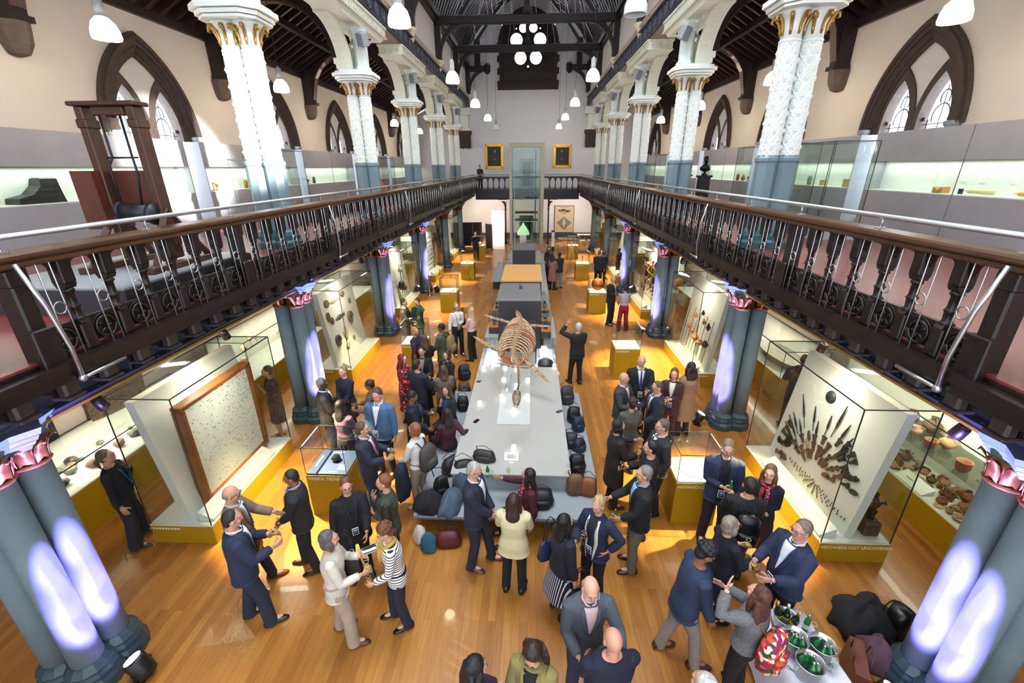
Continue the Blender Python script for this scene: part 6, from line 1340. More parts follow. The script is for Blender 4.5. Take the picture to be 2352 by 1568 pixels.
def backpack(P, col, lab, pat='plain', w=.16, h=.22, zc=1.2, strap='#1a1a1c', back=-.21, mt=None):
    i = PERSONS[P]; s = i['s']; c = i['Tm']@Vector(tuple(i['tp']((0, back, zc)))); t = thing('backpack', lab, 'backpack', tuple(c), -i['fr'], None)
    M_ = mt or cloth(col, pat)
    m = MB(); m.loft([[(ww*math.copysign(abs(math.cos(a))**.6, math.cos(a)), dd*math.copysign(abs(math.sin(a))**.6, math.sin(a)), z) for a in np.arange(16)*PI/8] for z, ww, dd in ((-h, w*.7, .05), (-h*.9, w*.95, .085), (-h*.2, w, .10), (h*.6, w*.9, .085), (h*.9, w*.65, .06), (h, w*.3, .03))], 0, True); m.build('bag_body', M_, t)
    m = MB(); m.loft([[(ww*math.copysign(abs(math.cos(a))**.6, math.cos(a)), -.085+dd*math.sin(a), z) for a in np.arange(16)*PI/8] for z, ww, dd in ((-h*.8, w*.6, .02), (-h*.7, w*.75, .05), (-h*.1, w*.72, .05), (0, w*.6, .02))], 0, True); m.build('front_pocket', M_, t)
    m = MB()
    for sg in (-1, 1): m.tube([(sg*.07, .06, h*.8), (sg*.09, .12, h*1.2), (sg*.105, .26, h*1.0), (sg*.12, .33, h*.2), (sg*.13, .22, -h*.5), (sg*.10, .08, -h*.8)], .016, 6, flat=.4)
    m.tube([(-.03, .03, h), (0, .03, h+.05), (.03, .03, h)], .008, 5); m.build('straps', cloth(strap), t); return t
def handbag(loc, rz, lab, col, w=.15, h=.12, d=.06, strap=.3, strapto=None, grp=None, name='handbag', slump=0):
    t = thing(name, lab, 'bag', loc, rz, grp); m = MB()
    m.loft([[(ww*math.copysign(abs(math.cos(a))**.5, math.cos(a)), dd*math.copysign(abs(math.sin(a))**.5, math.sin(a))+slump*z, z) for a in np.arange(16)*PI/8] for z, ww, dd in ((0, w*.9, d*.8), (.01, w, d), (h*.7, w*.95, d*.8), (h*1.7, w*.85, d*.5), (h*2, w*.8, d*.2))], 0, True); m.build('bag_body', mat('leather_'+col[1:], col, .4, noise=.2, nscale=8), t)
    m = MB()
    for sg in (-1, 1): m.tube([(-w*.5, sg*d*.4, h*1.9), (-w*.35, sg*d*.4, h*2+strap*.8), (0, sg*d*.4, h*2+strap), (w*.35, sg*d*.4, h*2+strap*.8), (w*.5, sg*d*.4, h*1.9)], .008, 6)
    m.build('handles', mat('strap_'+col[1:], '#%02x%02x%02x' % tuple(int(int(col[i:i+2], 16)*.7) for i in (1, 3, 5)), .45), t); return t
def held(P, i, what, lab, **k):
    g = PERSONS[P]['grips'][i]
    return wine_glass((g[0], g[1], g[2]+.0), lab, **k) if what == 'wine' else bottle((g[0], g[1], g[2]-.08), lab, **k)
PK_, BR_, DK_ = '#c9937b', '#8d5d40', '#4d3226'
p = person
# --- left foreground
p('sweater', 245, 1047, 1.72, 62, 'person in a black sweater and wide trousers with a blue lanyard, hand at chin', ('#12151d', 'top'), '#25262b', ('ponytail', '#6d5a4c'), L='chin', R='down', badge='#2a86c8', hem=.84, headpitch=-8, wide=1.16, apart=1.5, belly=.04, shoes='#23252a')
p('taupe', 531, 1133, 1.76, 68, 'person in a taupe jacket, bald with glasses, pointing toward the showcase, bag strap across', ('#86705a', 'jacket'), '#17181c', ('balding', '#8d8179'), L='point', R='holdlow', shirt='#d5d9e4', tie='#27335c', glasses='#3a2a22', shoes='#7a3a1c', stance=(.0, .22), headpitch=12, lean=.06, belly=.05)
p('navysuit', 533, 1190, 1.80, 52, 'person in a navy suit with short dark hair, back to the camera, on the left', ('#232c46', 'jacket'), '#1f2838', ('cropped', '#2a211c'), L='hold', R='hold', shirt='#e8e8ee', stance=(.12, -.08), headpitch=8, lean=.04, belly=.03, apart=1.2)
p('darksuit', 668, 1095, 1.74, 250, 'person in a dark suit and glasses looking left, holding a tumbler, beside the blue-panel showcase', ('#232227', 'jacket'), '#1a1a1e', ('cropped', '#2b2420'), BR_, L='clasp', R='clasp', shirt='#aab2d4', badge='#232a4a', glasses='#5a4a3c', headpitch=14, stance=(.1, -.08))
p('blackdress', 795, 1115, 1.68, 148, 'person in loose black clothes with short brown hair, purple glasses and a dark lanyard', ('#15141a', 'cardigan'), '#141318', ('short', '#6d4632'), L='holdlow', R='down', female=True, badge='#23284a', glasses='#4b3f86', wide=1.22, hem=.70, belly=.05, headpitch=4)
p('greenjacket', 880, 1106, 1.70, 255, 'person in a dark green jacket with auburn hair and a hand at the chin', ('#3b443a', 'jacket'), '#151519', ('short', '#8a5331'), L='cross2', R='chin', female=True, shirt='#16161a', collar=False, stance=(0, .08))
p('cream', 757, 1237, 1.70, 72, 'person in a cream blouse and wide beige trousers with a grey streaked bob', ('#cfc6b8', 'top'), '#a89684', ('bob', '#5f5a58'), L='front', R='hold', female=True, hem=.80, shoes='#4a2e25', apart=1.25, stance=(.10, -.08), lean=.03)
p('stripes', 884, 1220, 1.64, 248, 'person in a navy and white striped top with a yellow scarf, brown curly hair', ('#ece8e2', 'top', 'stripe'), '#1d2233', ('curly', '#6b4326'), L='holdlow', R='gest', female=True, scarf='#c29a3c', shoes='#0f1012', hem=.82, headpitch=28, lean=.08, stance=(.1, -.05))
# --- around the table end
p('greyhair', 1089, 1078, 1.82, 100, 'person in a navy suit with grey hair, hands clasped, by the bench corner', ('#1f2436', 'jacket'), '#1c2132', ('cropped', '#b3ada6'), L='clasp', R='clasp', shirt='#e9e9ef', glasses='#3d3430', shoes='#4a2a20', headpitch=22, stance=(-.05, .18))
p('creamjacket', 1180, 1148, 1.66, 8, 'person in a cream jacket and black trousers with dark shoulder-length hair, back to the camera', ('#d0c69c', 'jacket'), '#131318', ('long', '#38241c'), L='hold', R='front', female=True, hem=.76, wide=1.1)
p('maroon', 1222, 1090, 1.68, 255, 'person in a maroon jumper and dotted scarf seated on the bench, arm raised', ('#4f1a2a', 'top'), '#1c1a22', ('long', '#241a18'), L='down', R=(.5, .35, 1.25), female=True, scarf=('#7a1a34', 'dots'), seated=True, pos=(.32, 5.40), headyaw=35, tights='#17161b')
p('stripeskirt', 1299, 1197, 1.64, 62, 'person in a black jacket and striped skirt with very long black hair', ('#191d2b', 'jacket'), '#141420', ('long', '#0f0d10'), L='hold', R='down', female=True, skirt=('#141a2c', .42, .05, 'vstripe'), tights='#121218', shoes='#131a2a', lean=.02)
p('blazer', 1374, 1158, 1.68, 222, 'person in a navy blazer with white piping, short blonde hair, hand on hip', ('#1e2540', 'jacket'), '#0f1016', ('short', '#c2a06c'), L='hip', R='hold', female=True, shirt='#20242f', collar=False, badge='#2b3260', trim='#e2dccb', open_=True, shoes='#d9dde6', headpitch=14)
p('greysuit', 1357, 1350, 1.80, 172, 'balding person in a grey suit and pale pink shirt gesturing with both hands', ('#4d525c', 'jacket'), '#3c4664', ('balding', '#a98a6a'), '#d39f88', L='gest', R='holdlow', shirt='#d9b9bb', collar=True, glasses='#b9b3ae', lean=.10, headpitch=18, stance=(.05, -.05))
p('baldback', 1408, 1468, 1.78, 350, 'bald person in a dark navy sweater seen from behind at the bottom edge', ('#14172a', 'top'), '#1a1c26', ('bald', '#000000'), '#c99079', L='holdlow', R='holdlow', wide=1.15, shirt=None)
p('mustard', 1224, 1500, 1.66, 200, 'person in a mustard coat with long wavy brown hair looking down, bottom centre', ('#877a48', 'coat'), '#1a1a1e', ('wavy', '#33201a'), L='holdlow', R='holdlow', female=True, shirt='#15151a', collar=False, headpitch=40, lean=.06)
p('purple', 1093, 1530, 1.66, 60, 'person in a purple top with black wavy hair, left of the mustard coat', ('#33182e', 'top'), '#1a1a1e', ('wavy', '#17131a'), L='holdlow', R='down', female=True, headpitch=15)
# --- right foreground
p('cardigan', 1478, 1087, 1.78, 272, 'person in a black cardigan and khaki trousers, grey-haired, holding a green bottle', ('#17171a', 'cardigan'), '#6d6658', ('short', '#8b8178'), L='holdlow', R='point', shirt='#8fb4d6', hem=.80, stance=(.0, .05), shoes='#1b1a1a')
p('blackcoat', 1492, 1066, 1.76, 285, 'person in a black jacket almost hidden behind the grey-haired cardigan wearer, holding a glass', ('#121215', 'jacket'), '#141417', ('short', '#181415'), L='down', R='hold', pos=(2.12, 5.5))
p('navytie', 1520, 978, 1.80, 262, 'person in a dark suit and navy tie, beside the nearest right pedestal showcase', ('#2a2a2e', 'jacket'), '#17171b', ('short', '#6b5b4e'), L='pocket', R='holdlow', shirt='#e4e4ea', tie='#1d2a5c', badge='#23284a')
p('darkcoat', 1422, 977, 1.70, 82, 'person in a long dark brown cardigan coat and light blue scarf with black hair', ('#231a19', 'coat'), '#2d1d18', ('bob', '#1d1716'), L='gest', R='hold', female=True, shirt='#3f86b4', collar=False, hem=.50, shoes='#5a2a1a', open_=False)
p('bluesuit', 1672, 1028, 1.85, 196, 'tall person in a blue blazer and glasses holding a green beer bottle, dark lanyard', ('#26324f', 'jacket'), '#221f2e', ('short', '#8a7a68'), '#cf9a84', L='down', R='cross2', shirt='#14161d', badge='#1d2238', glasses='#8b8b8b', headpitch=16, open_=True, stance=(0, .05))
p('backpack1', 1722, 1112, 1.78, 12, 'person in a dark jumper with spiky dark hair seen from behind, wearing a black backpack', ('#17181b', 'top'), '#3c3c3e', ('short', '#2a1e19'), L='hold', R='hold', stance=(.1, -.1))
p('redscarf', 1769, 1085, 1.68, 215, 'smiling person with long light-brown hair, navy cardigan and red patterned scarf', ('#131725', 'cardigan'), '#191420', ('long', '#7a5a3e'), '#dba992', L='cross2', R='cross2', female=True, scarf=('#8e1f30', 'dots'), skirt=('#3a1620', .40, .02), shoes='#c9937b')
p('greybob', 1680, 1203, 1.66, 78, 'person in a navy dress with a sleek grey-blonde bob and glasses, holding wine', ('#121624', 'dress'), '#121624', ('bob', '#98897a'), '#dba992', L='hold', R='hold', female=True, glasses='#8a3a2a', tights='#101018', shoes='#101014', hem=.5)
p('winejacket', 1840, 1216, 1.80, 256, 'person in a navy jacket, white shirt and glasses, raising a glass of wine', ('#242c49', 'jacket'), '#17181e', ('short', '#7f6e5e'), '#c98f7c', L='hold', R='hold', shirt='#dfe3ee', badge='#1f2a55', glasses='#3a2a22', belly=.07, lean=-.03, wide=1.08)
p('beige', 1622, 1268, 1.78, 88, 'person in a blue blazer and beige trousers with dark wavy hair, bowing the head', ('#273550', 'jacket'), '#8d8078', ('curly', '#17161a'), BR_, L='low', R='low', shirt='#1b1e29', collar=False, shoes='#43231c', headpitch=35, lean=.16, stance=(.18, -.14))
p('tweed', 1741, 1362, 1.68, 322, 'person in a grey tweed jacket with very long wavy brown hair and a floral backpack', ('#77777a', 'jacket', 'tweed'), '#101013', ('wavy', '#5b3325'), '#d9a48c', L='up', R='gest', female=True, hem=.86, headpitch=-12)
p('whitehair', 1616, 1570, 1.76, 330, 'white-haired person in navy at the bottom edge, left of the drinks table', ('#1a2135', 'jacket'), '#1a1d29', ('short', '#cfcac2'), L='holdlow', R='holdlow')
# --- left group round the second column
p('darkman', 740, 880, 1.76, 66, 'person in a black suit with curly grey hair, beside the violet-lit second left column', ('#18181c', 'jacket'), '#15151a', ('cropped', '#7d7a78'), DK_, L='hold', R='holdlow', shirt='#e6e6ea')
p('blondecrop', 787, 852, 1.70, 196, 'smiling person in a navy shirt dress with cropped blonde hair', ('#1a2238', 'dress'), '#1a2238', ('short', '#a58a66'), '#dba68e', L='clasp', R='clasp', female=True, hem=.55, tights='#1a1a22')
p('mauve', 783, 930, 1.66, 18, 'person in a mauve top with long straight black hair, back to the camera', ('#5b3c50', 'top'), '#1d1b22', ('long', '#1d1616'), BR_, L='holdlow', R='holdlow', female=True)
p('bunhair', 848, 884, 1.64, 262, 'person in a brown knit with dark bun, in profile behind the blue blazer', ('#5c4a3c', 'top'), '#1d1b22', ('bun', '#2f211b'), BR_, L='hold', R='hold', female=True, headpitch=20)
p('lightblue', 866, 906, 1.84, 190, 'large person in a light blue blazer and white shirt with a name badge', ('#4a6a8e', 'jacket'), '#1c2436', ('short', '#5b4636'), '#d39a82', L='down', R='pocket', shirt='#e8eaef', badge='#3a3f5c', headpitch=14, wide=1.15, belly=.05)
p('pinktie', 834, 984, 1.74, 84, 'person in a charcoal blue suit and pink tie holding a glass, beside the blue-panel showcase', ('#262d3d', 'jacket'), '#22314c', ('short', '#5f4a3c'), L='hold', R='hold', shirt='#e9e2ea', tie='#c4406e', belly=.05, shoes='#3a2620')
p('navyfloral', 612, 852, 1.72, 236, 'person in a dark floral dress behind the framed specimen board showcase, hand on chest', ('#151a28', 'dress', 'navyfloral'), '#151a28', ('short', '#4b3a32'), L='chest', R='down', female=True, hem=.45, shoes='#c9a08e', sleeve=.5)
p('behindcase', 338, 992, 1.72, 215, 'person in a grey jacket and pale shirt behind the nearest left showcase', ('#3d3e40', 'jacket'), '#22242a', ('curly', '#5f4a3c'), L='down', R='down', shirt='#b8c4b4', badge='#2a5ea8', glasses='#2a2320', pos=(-6.35, 6.9))
# --- middle left crowd
p('m38', 928, 694, 1.78, 88, 'person in a black shirt with dark hair, beside the second left pedestal showcase', ('#16171c', 'top'), '#17171b', ('short', '#30241f'), L='hold', R='holdlow', wide=1.1)
p('m39', 957, 693, 1.72, 206, 'person in a bright green jacket with a raised hand and a name badge', ('#2f5a3c', 'jacket'), '#15151a', ('bun', '#4d3428'), L='up', R='holdlow', female=True, shirt='#1a2233', collar=False, badge='#2c3f66')
p('m40', 1048, 703, 1.72, 150, 'person in a white shirt and black trousers with long straight blonde hair', ('#e2dfe0', 'top'), '#141519', ('long', '#b58f62'), '#dba992', L='cross2', R='down', female=True, badge='#2c2f5c', glasses='#2a2320', shoes='#3a5a8a', hem=.95)
p('m41', 1081, 714, 1.68, 292, 'person in a pale pink top with arms folded and long blonde hair', ('#d8b3ab', 'top'), '#121216', ('long', '#d3b489'), '#dba992', L='cross', R='cross2', female=True, hem=.93)
p('m42', 954, 760, 1.64, 112, 'person in a navy dress with a blonde bob, beside the second left pedestal showcase', ('#1c2440', 'dress'), '#1c2440', ('bob', '#b98d58'), L='holdlow', R='hold', female=True, sleeve=.75, tights='#1a1a22')
p('m43', 974, 778, 1.66, 338, 'person in a black top with brown hair seen from behind, red bag on the shoulder', ('#131317', 'top'), '#15151a', ('long', '#5f4234'), L='holdlow', R='holdlow', female=True)
p('m44', 1013, 752, 1.70, 284, 'person in an olive jacket and black beanie with a tan backpack', ('#4b5242', 'coat'), '#3a3e46', ('beanie', '#1b1c20'), BR_, L='holdlow', R='holdlow', hem=.70, glasses='#2a2320')
p('m45', 925, 824, 1.68, 98, 'person in a red patterned dress with curly red hair', ('#8e1220', 'dress', 'redprint'), '#8e1220', ('wavy', '#7a2a1c'), '#dba992', L='hold', R='hold', female=True, hem=.35, glasses='#2a2320', tights='#141418')
p('m46', 968, 806, 1.70, 176, 'person in a black suit with dark tied-back hair looking at the camera side', ('#17171b', 'jacket'), '#15151a', ('bun', '#221a18'), L='holdlow', R='hold', female=True, shirt='#8d7c70', collar=False, hem=.75)
p('m47', 958, 836, 1.78, 28, 'person in a dark navy suit seen from behind in the middle of the left crowd', ('#1d2230', 'jacket'), '#1a1e2a', ('short', '#3a2a22'), L='hold', R='hold')
p('m48', 1026, 815, 1.64, 218, 'smiling person with a brown bob in a black and white dotted blouse', ('#17171b', 'cardigan'), '#15151a', ('bob', '#3a241c'), L='holdlow', R='holdlow', female=True, scarf=('#17171b', 'dots'))
p('m49', 1018, 848, 1.60, 338, 'person in a taupe tweed jacket with long brown hair, back to the camera', ('#77695a', 'jacket', 'tweed'), '#1d1c20', ('long', '#5b3f2f'), L='holdlow', R='holdlow', female=True, hem=.78, wide=1.1)
p('m50', 947, 910, 1.68, 84, 'person in a long dark navy coat with dark hair, looking down at a glass', ('#191c26', 'coat'), '#17171c', ('ponytail', '#231a17'), BR_, L='front', R='holdlow', female=True, hem=.5, headpitch=25, scarf='#2a3446')
p('m51', 1026, 896, 1.78, 212, 'person in a black jacket seated on the bench drinking, brown bob', ('#1a1b20', 'jacket'), '#16171b', ('bob', '#4a2f24'), L='holdlow', R='chin', female=True, seated=True, shirt='#22406a', collar=False, badge='#2a5ea8')
p('m52', 1026, 945, 1.70, 318, 'person in a burgundy jumper seated on the bench, one hand on the table, back turned', ('#45202c', 'top'), '#1c1c24', ('long', '#2c201d'), L='low', R=(.42, -.08, 1.12), female=True, seated=True, pos=(-1.24, 7.1))
p('m53', 951, 984, 1.68, 292, 'person in a white top with ginger bob hair and a large grey backpack', ('#dedad8', 'top'), '#8e8478', ('bob', '#9a5f35'), '#dba992', L='holdlow', R='holdlow', female=True, shoes='#b9c4d6', hem=.9)
# --- middle right group
p('r54', 1474, 828, 1.84, 184, 'bald person in a black suit and blue tie with a name badge, holding wine', ('#1d1d22', 'jacket'), '#17171b', ('bald', '#000000'), '#d39a88', L='hold', R='down', shirt='#e6e6ec', tie='#24345f', badge='#2c3566', headpitch=8, wide=1.08, belly=.04)
p('r55', 1434, 868, 1.76, 128, 'person in a grey suit and pink tie with thin grey hair and glasses', ('#3b3b3e', 'jacket'), '#333337', ('balding', '#a29a92'), '#cf927c', L='hold', R='hold', shirt='#e6e6ec', tie='#b85a6c', glasses='#8a6a4a', headpitch=12)
p('r56', 1451, 925, 1.62, 352, 'person in a grey wool suit with short dark curly hair, back turned', ('#5e5b54', 'jacket', 'tweed'), '#5a564f', ('curly', '#33241d'), L='holdlow', R='hold', female=True)
p('r57', 1509, 888, 1.78, 258, 'person in a navy suit and dark glasses with receding hair, hand raised', ('#1c2333', 'jacket'), '#1a1f2d', ('cropped', '#5a4c42'), L='holdlow', R='hold', shirt='#e2e4ec', tie='#6a2a34', glasses='#1d1a1a', headpitch=12)
p('r58', 1549, 858, 1.70, 204, 'smiling person in a burgundy trouser suit holding a glass, name badge', ('#3f222b', 'jacket'), '#43242e', ('bob', '#6f4f3c'), '#dba08c', L='cross2', R='hold', female=True, shirt='#d9d3c8', collar=False, badge='#2c3566', hem=.72)
p('r59', 1586, 842, 1.72, 338, 'person in a long tan coat with long dark hair, by the right column', ('#94755a', 'coat'), '#37372c', ('wavy', '#2f1a1a'), L='down', R='pocket', female=True, hem=.42, flare=.05)
p('f60', 1328, 750, 1.76, 338, 'white-haired person in a black suit pointing up with a raised arm, back to the camera', ('#19191c', 'jacket'), '#18181b', ('short', '#cfcac4'), L='up', R='hold', stance=(0, .12), wide=1.1)
p('f61', 1408, 640, 1.86, 128, 'tall bald person in a dark suit with folded arms beside the copper disc showcase', ('#1e1d20', 'jacket'), '#19191c', ('bald', '#000000'), '#c9937b', L='cross', R='cross2', shirt='#cfd6e0', tie='#6f7d92')
p('f62', 1437, 662, 1.66, 352, 'person in red trousers and a pale grey top with short black hair', ('#a69c9c', 'top'), '#8c1220', ('short', '#17151a'), L='holdlow', R='holdlow', female=True, hem=.95, apart=1.3)
p('f63', 1377, 580, 1.78, 14, 'person in a dark navy suit seen from behind near the third right column', ('#1b1f2e', 'jacket'), '#17191f', ('cropped', '#6f6560'), L='holdlow', R='down', wide=1.1)
p('f64', 1387, 583, 1.66, 10, 'person in dark clothes partly hidden beyond the navy suit near the third right column', ('#22262c', 'jacket'), '#1c1e22', ('short', '#7a5a44'), L='holdlow', R='holdlow', female=True, pos=(3.9, 21.8))
p('f65', 1285, 584, 1.76, 336, 'person in a dark jacket and grey trousers with black hair by the far right counter', ('#23252a', 'jacket'), '#7f7e84', ('cropped', '#151315'), DK_, L='holdlow', R='holdlow')
p('f66', 1270, 590, 1.68, 30, 'person in a dusty pink coat with long brown hair by the far right counter', ('#9a6a60', 'coat'), '#16161a', ('long', '#3a2620'), L='holdlow', R='holdlow', female=True)
p('f67', 1261, 571, 1.68, 190, 'person with long black hair and a patterned scarf facing the camera by the far counter', ('#22222a', 'jacket'), '#19191d', ('long', '#1a1517'), L='chin', R='holdlow', female=True, scarf='#8e4a44')
p('f67b', 1254, 580, 1.66, 80, 'person in a plum patterned top standing against the far right counter', ('#5a3340', 'top'), '#2a2024', ('long', '#3a2620'), L='hold', R='holdlow', female=True, pos=(1.22, 21.9))
p('f68', 1092, 536, 1.76, 165, 'bald person in black standing in front of the black boards at the far left', ('#17171b', 'top'), '#17171b', ('bald', '#000000'), '#cf9a88', L='low', R='down', sleeve=.5)
p('f69', 1101, 391, 1.70, 150, 'person in dark clothes standing alone on the end gallery left of the lift', ('#22242c', 'top'), '#16171d', ('short', '#3a2c26'), L='low', R='cross2', z0=4.0, pos=(-3.55, 35.0))
p('f70', 1876, 788, 1.78, 12, 'person in a dark jacket seen from behind between the right showcases and the posters', ('#1f2022', 'jacket'), '#1b1c20', ('balding', '#1d1815'), BR_, L='hold', R='hold', pos=(6.15, 8.75))
finish_people()
# ---- what they hold
held('navysuit', 1, 'wine', 'wine glass in the hands of the navy-suited guest on the left'); held('darksuit', 0, 'wine', 'glass held low by the dark-suited guest with glasses, left')
held('cream', 0, 'wine', 'glass held up by the guest in the cream blouse'); held('stripes', 0, 'wine', 'wine glass held out by the guest in the striped top', red=True); held('stripes', 1, 'wine', 'wine glass in the lower hand of the guest in the striped top')
held('stripeskirt', 1, 'wine', 'wine glass held by the guest in the striped skirt', red=True); held('blazer', 0, 'wine', 'tall wine glass held by the guest in the white-piped blazer')
held('blackcoat', 0, 'wine', 'red wine glass held in front of the grey-haired cardigan wearer', red=True); held('darkcoat', 0, 'wine', 'wine glass held by the guest with the light blue scarf')
held('greybob', 1, 'wine', 'large glass of white wine held by the guest with the grey-blonde bob'); held('winejacket', 0, 'wine', 'glass of white wine held by the guest with raised hands, right'); held('beige', 0, 'wine', 'wine glass hanging low in the hand of the guest in beige trousers', wine=False)
held('darkman', 0, 'wine', 'glass held by the guest with curly grey hair'); held('blondecrop', 0, 'wine', 'wine glass held by the guest with cropped blonde hair'); held('pinktie', 0, 'wine', 'glass of amber drink held by the guest with the pink tie')
held('r54', 1, 'wine', 'wine glass held by the bald guest with the blue tie'); held('r58', 0, 'wine', 'wine glass held by the guest in the burgundy suit'); held('m50', 1, 'wine', 'wine glass held by the guest in the long navy coat'); held('bunhair', 1, 'wine', 'wine glass held by the guest with the dark bun'); held('m47', 1, 'wine', 'wine glass held by the navy-suited guest in the left crowd')
held('bluesuit', 0, 'beer', 'green beer bottle held by the tall guest in the blue blazer', grp='beer bottles in hand'); held('cardigan', 1, 'beer', 'green beer bottle held by the guest in the black cardigan', grp='beer bottles in hand')
backpack('backpack1', '#0f1013', 'glossy black backpack worn by the guest with spiky dark hair', w=.17, h=.24, zc=1.12, mt=mat('black_nylon', '#0d0e11', .3)); backpack('tweed', '#000000', 'floral backpack of magenta, orange and cream blooms on the tweed jacket', 'floral', w=.19, h=.21, zc=1.12, back=-.24, strap='#8a5a3c')
backpack('m53', '#4a4642', 'large dark grey backpack worn over the white top', w=.17, h=.23, zc=1.15, back=-.22); backpack('m44', '#8a6f4a', 'tan canvas backpack worn over the olive jacket', w=.16, h=.24, zc=1.2, back=-.24)
def at(P, x, y, z): i = PERSONS[P]; v = i['Tm']@Vector(tuple(i['tp']((x, y, z)))); return tuple(v)
handbag(at('greenjacket', -.29, .0, .86), -PERSONS['greenjacket']['fr']+PI/2, 'maroon leather handbag on the shoulder of the dark green jacket', '#4a1f22', .14, .10, .06, .42)
handbag(at('cream', -.22, .16, .80), -PERSONS['cream']['fr']+PI/2, 'black leather bag hanging at the side of the cream blouse', '#121214', .15, .12, .07, .45); handbag(at('stripeskirt', -.27, -.02, .82), -PERSONS['stripeskirt']['fr']+PI/2, 'navy leather tote on the arm of the guest with long black hair', '#202b4e', .18, .14, .07, .35)
handbag(at('m43', -.26, .04, 1.0), -PERSONS['m43']['fr']+PI/2, 'bright red shoulder bag of the guest in the black top', '#a02a1c', .12, .12, .05, .3); handbag(at('stripeskirt', .28, .12, .55), 0, 'small black bag hanging below the striped skirt wearer\'s arm', '#111113', .12, .1, .05, .3); handbag(at('m40', -.25, -.1, .95), -PERSONS['m40']['fr']+PI/2, 'black shoulder bag of the guest in the white shirt', '#131316', .13, .13, .06, .3)
handbag(at('taupe', .2, .22, .82), -PERSONS['taupe']['fr'], 'dark brown satchel at the hip of the taupe jacket', '#2e201c', .17, .12, .06, .1)
def coat_over(P, col, lab, x=-.28, y=.15, z=.7): 
    c = at(P, x, y, z); t = thing('folded_coat', lab, 'coat', c, -PERSONS[P]['fr']); m = MB(); q = random.Random(3)
    m.loft([[(w*math.cos(a)*(1+.15*math.sin(5*a+zz*9)), d*math.sin(a)*(1+.15*math.cos(4*a+zz*7)), zz) for a in np.arange(24)*PI/12] for zz, w, d in ((-.32, .13, .07), (-.2, .16, .09), (0, .15, .10), (.2, .12, .09), (.32, .08, .08), (.36, .04, .04))], 0, True); m.build('draped_cloth', cloth(col), t)
coat_over('m53', '#1b2438', 'navy coat draped over the arm of the guest with the grey backpack'); 
# ================================================================== SMALL THINGS
CND = mat('lit_candle_glow', '#ffe9cf', .4, emit=9)
cp = None
cands = [(1111, 846, .75, 'near left corner of the glazed cases'), (1186, 846, .775, 'centre strip behind the skeleton neck'), (1157, 872, .75, 'far left of the skeleton neck'), (1212, 873, .75, 'far right of the skeleton neck'), (1186, 886, .775, 'middle of the white strip'), (1152, 911, .775, 'near left of the white strip'), (1211, 910, .775, 'near right of the white strip'), (1180, 942, .775, 'white strip just left of the skull'), (1102, 926, .75, 'left side near the burgundy jumper'), (1180, 1028, .75, 'just behind the white folded sign'), (1273, 840, .75, 'right corner by the glazed cases'), (1160, 845, .75, 'beside the left flank of the skeleton'), (1131, 838, .75, 'in front of the dark machine')]
for x, y, z, l in cands:
    q = G(x, y, z+.04)
    if cp is None:
        cp = thing('candle_holder', '', 'candle', (0, 0, 0)); m = MB(); m.lathe([(.036, 0), (.042, .02), (.045, .085), (.041, .085), (.036, .02)], n=16, cap=False); m.lathe([(.036, 0), (.036, .012)], n=16); m.build('frosted_glass', mat('frosted_candle_glass', '#fff3e4', .4, emit=3), cp); m = MB(); m.lathe([(.028, .012), (.028, .05), (.004, .052), (.005, .07), (.001, .08)], n=10); m.build('wax_candle', CND, cp); o = cp
    else: o = copy_tree(cp)
    o.location = (q[0], q[1], z); o['label'] = 'glowing candle in a glass holder on the table, '+l; o['group'] = 'candles on the central table'
t = thing('tent_sign', 'white folded paper sign standing near the front of the long table', 'sign', tuple(G(1175, 1052, .75)), 0); m = MB(); m.prism([(-.06, 0), (0, .13), (.06, 0), (.055, 0), (0, .12), (-.055, 0)], -.125, .125, 0); o = m.build('folded_card', PAPER, t)
m = MB(); [m.box(-.09+.02*(i % 2), .09-.03*(i % 3), -.0465+i*.0045-.001, -.0455+i*.0045, .03+i*.0095, .034+i*.0095) for i in range(7)]; m.build('printed_lines', mat('sign_print', '#8f9194', .6), t)
ex('paper_slip', 'tiny white paper slip in front of the folded sign on the table', 'paper', 'card', tuple(G(1175, 1057+5, .75)), lambda m: m.box(-.04, .04, -.015, .015, 0, .003), group=None)
ex('mobile_phone', 'black phone lying on the left side of the long table', 'phone', mat('black_phone', '#101216', .15), tuple(G(1094, 967, .75)), lambda m: m.bev(-.04, .04, -.075, .075, 0, .01, .003), rz=-.5, group='phones on the table'); ex('mobile_phone', 'black phone lying at the right edge of the long table', 'phone', mat('black_phone', '#101216', .15), tuple(G(1285, 945, .75)), lambda m: m.bev(-.04, .04, -.075, .075, 0, .01, .003), rz=-.9, group='phones on the table')
ex('dark_cloth', 'small crumpled dark glove on the left far end of the long table', 'glove', 'dark', tuple(G(1099, 877, .75)), lambda m: (m.ell((0, 0, .015), (.05, .035, .015)), m.ell((.04, .03, .015), (.03, .015, .012))), group=None)
for x, y, l in ((1130, 1090, 'long table, just right of the green bottle'), (1168, 1085, 'long table in front of the folded sign'), (1103, 938, 'long table by the standing candle on the left'), (1305, 1075, 'right front corner of the long table'), (1101, 857, 'far left corner of the long table')):
    q = G(x, y, .84); wine_glass((q[0], q[1], .835), 'wine glass standing on the '+l, wine=(x == 1168), grp='wine glasses on the long table')
q = G(1120, 1095, .75); bottle((q[0], q[1]+.02, .75), 'green beer bottle standing on the long table beside the grey-haired suit')
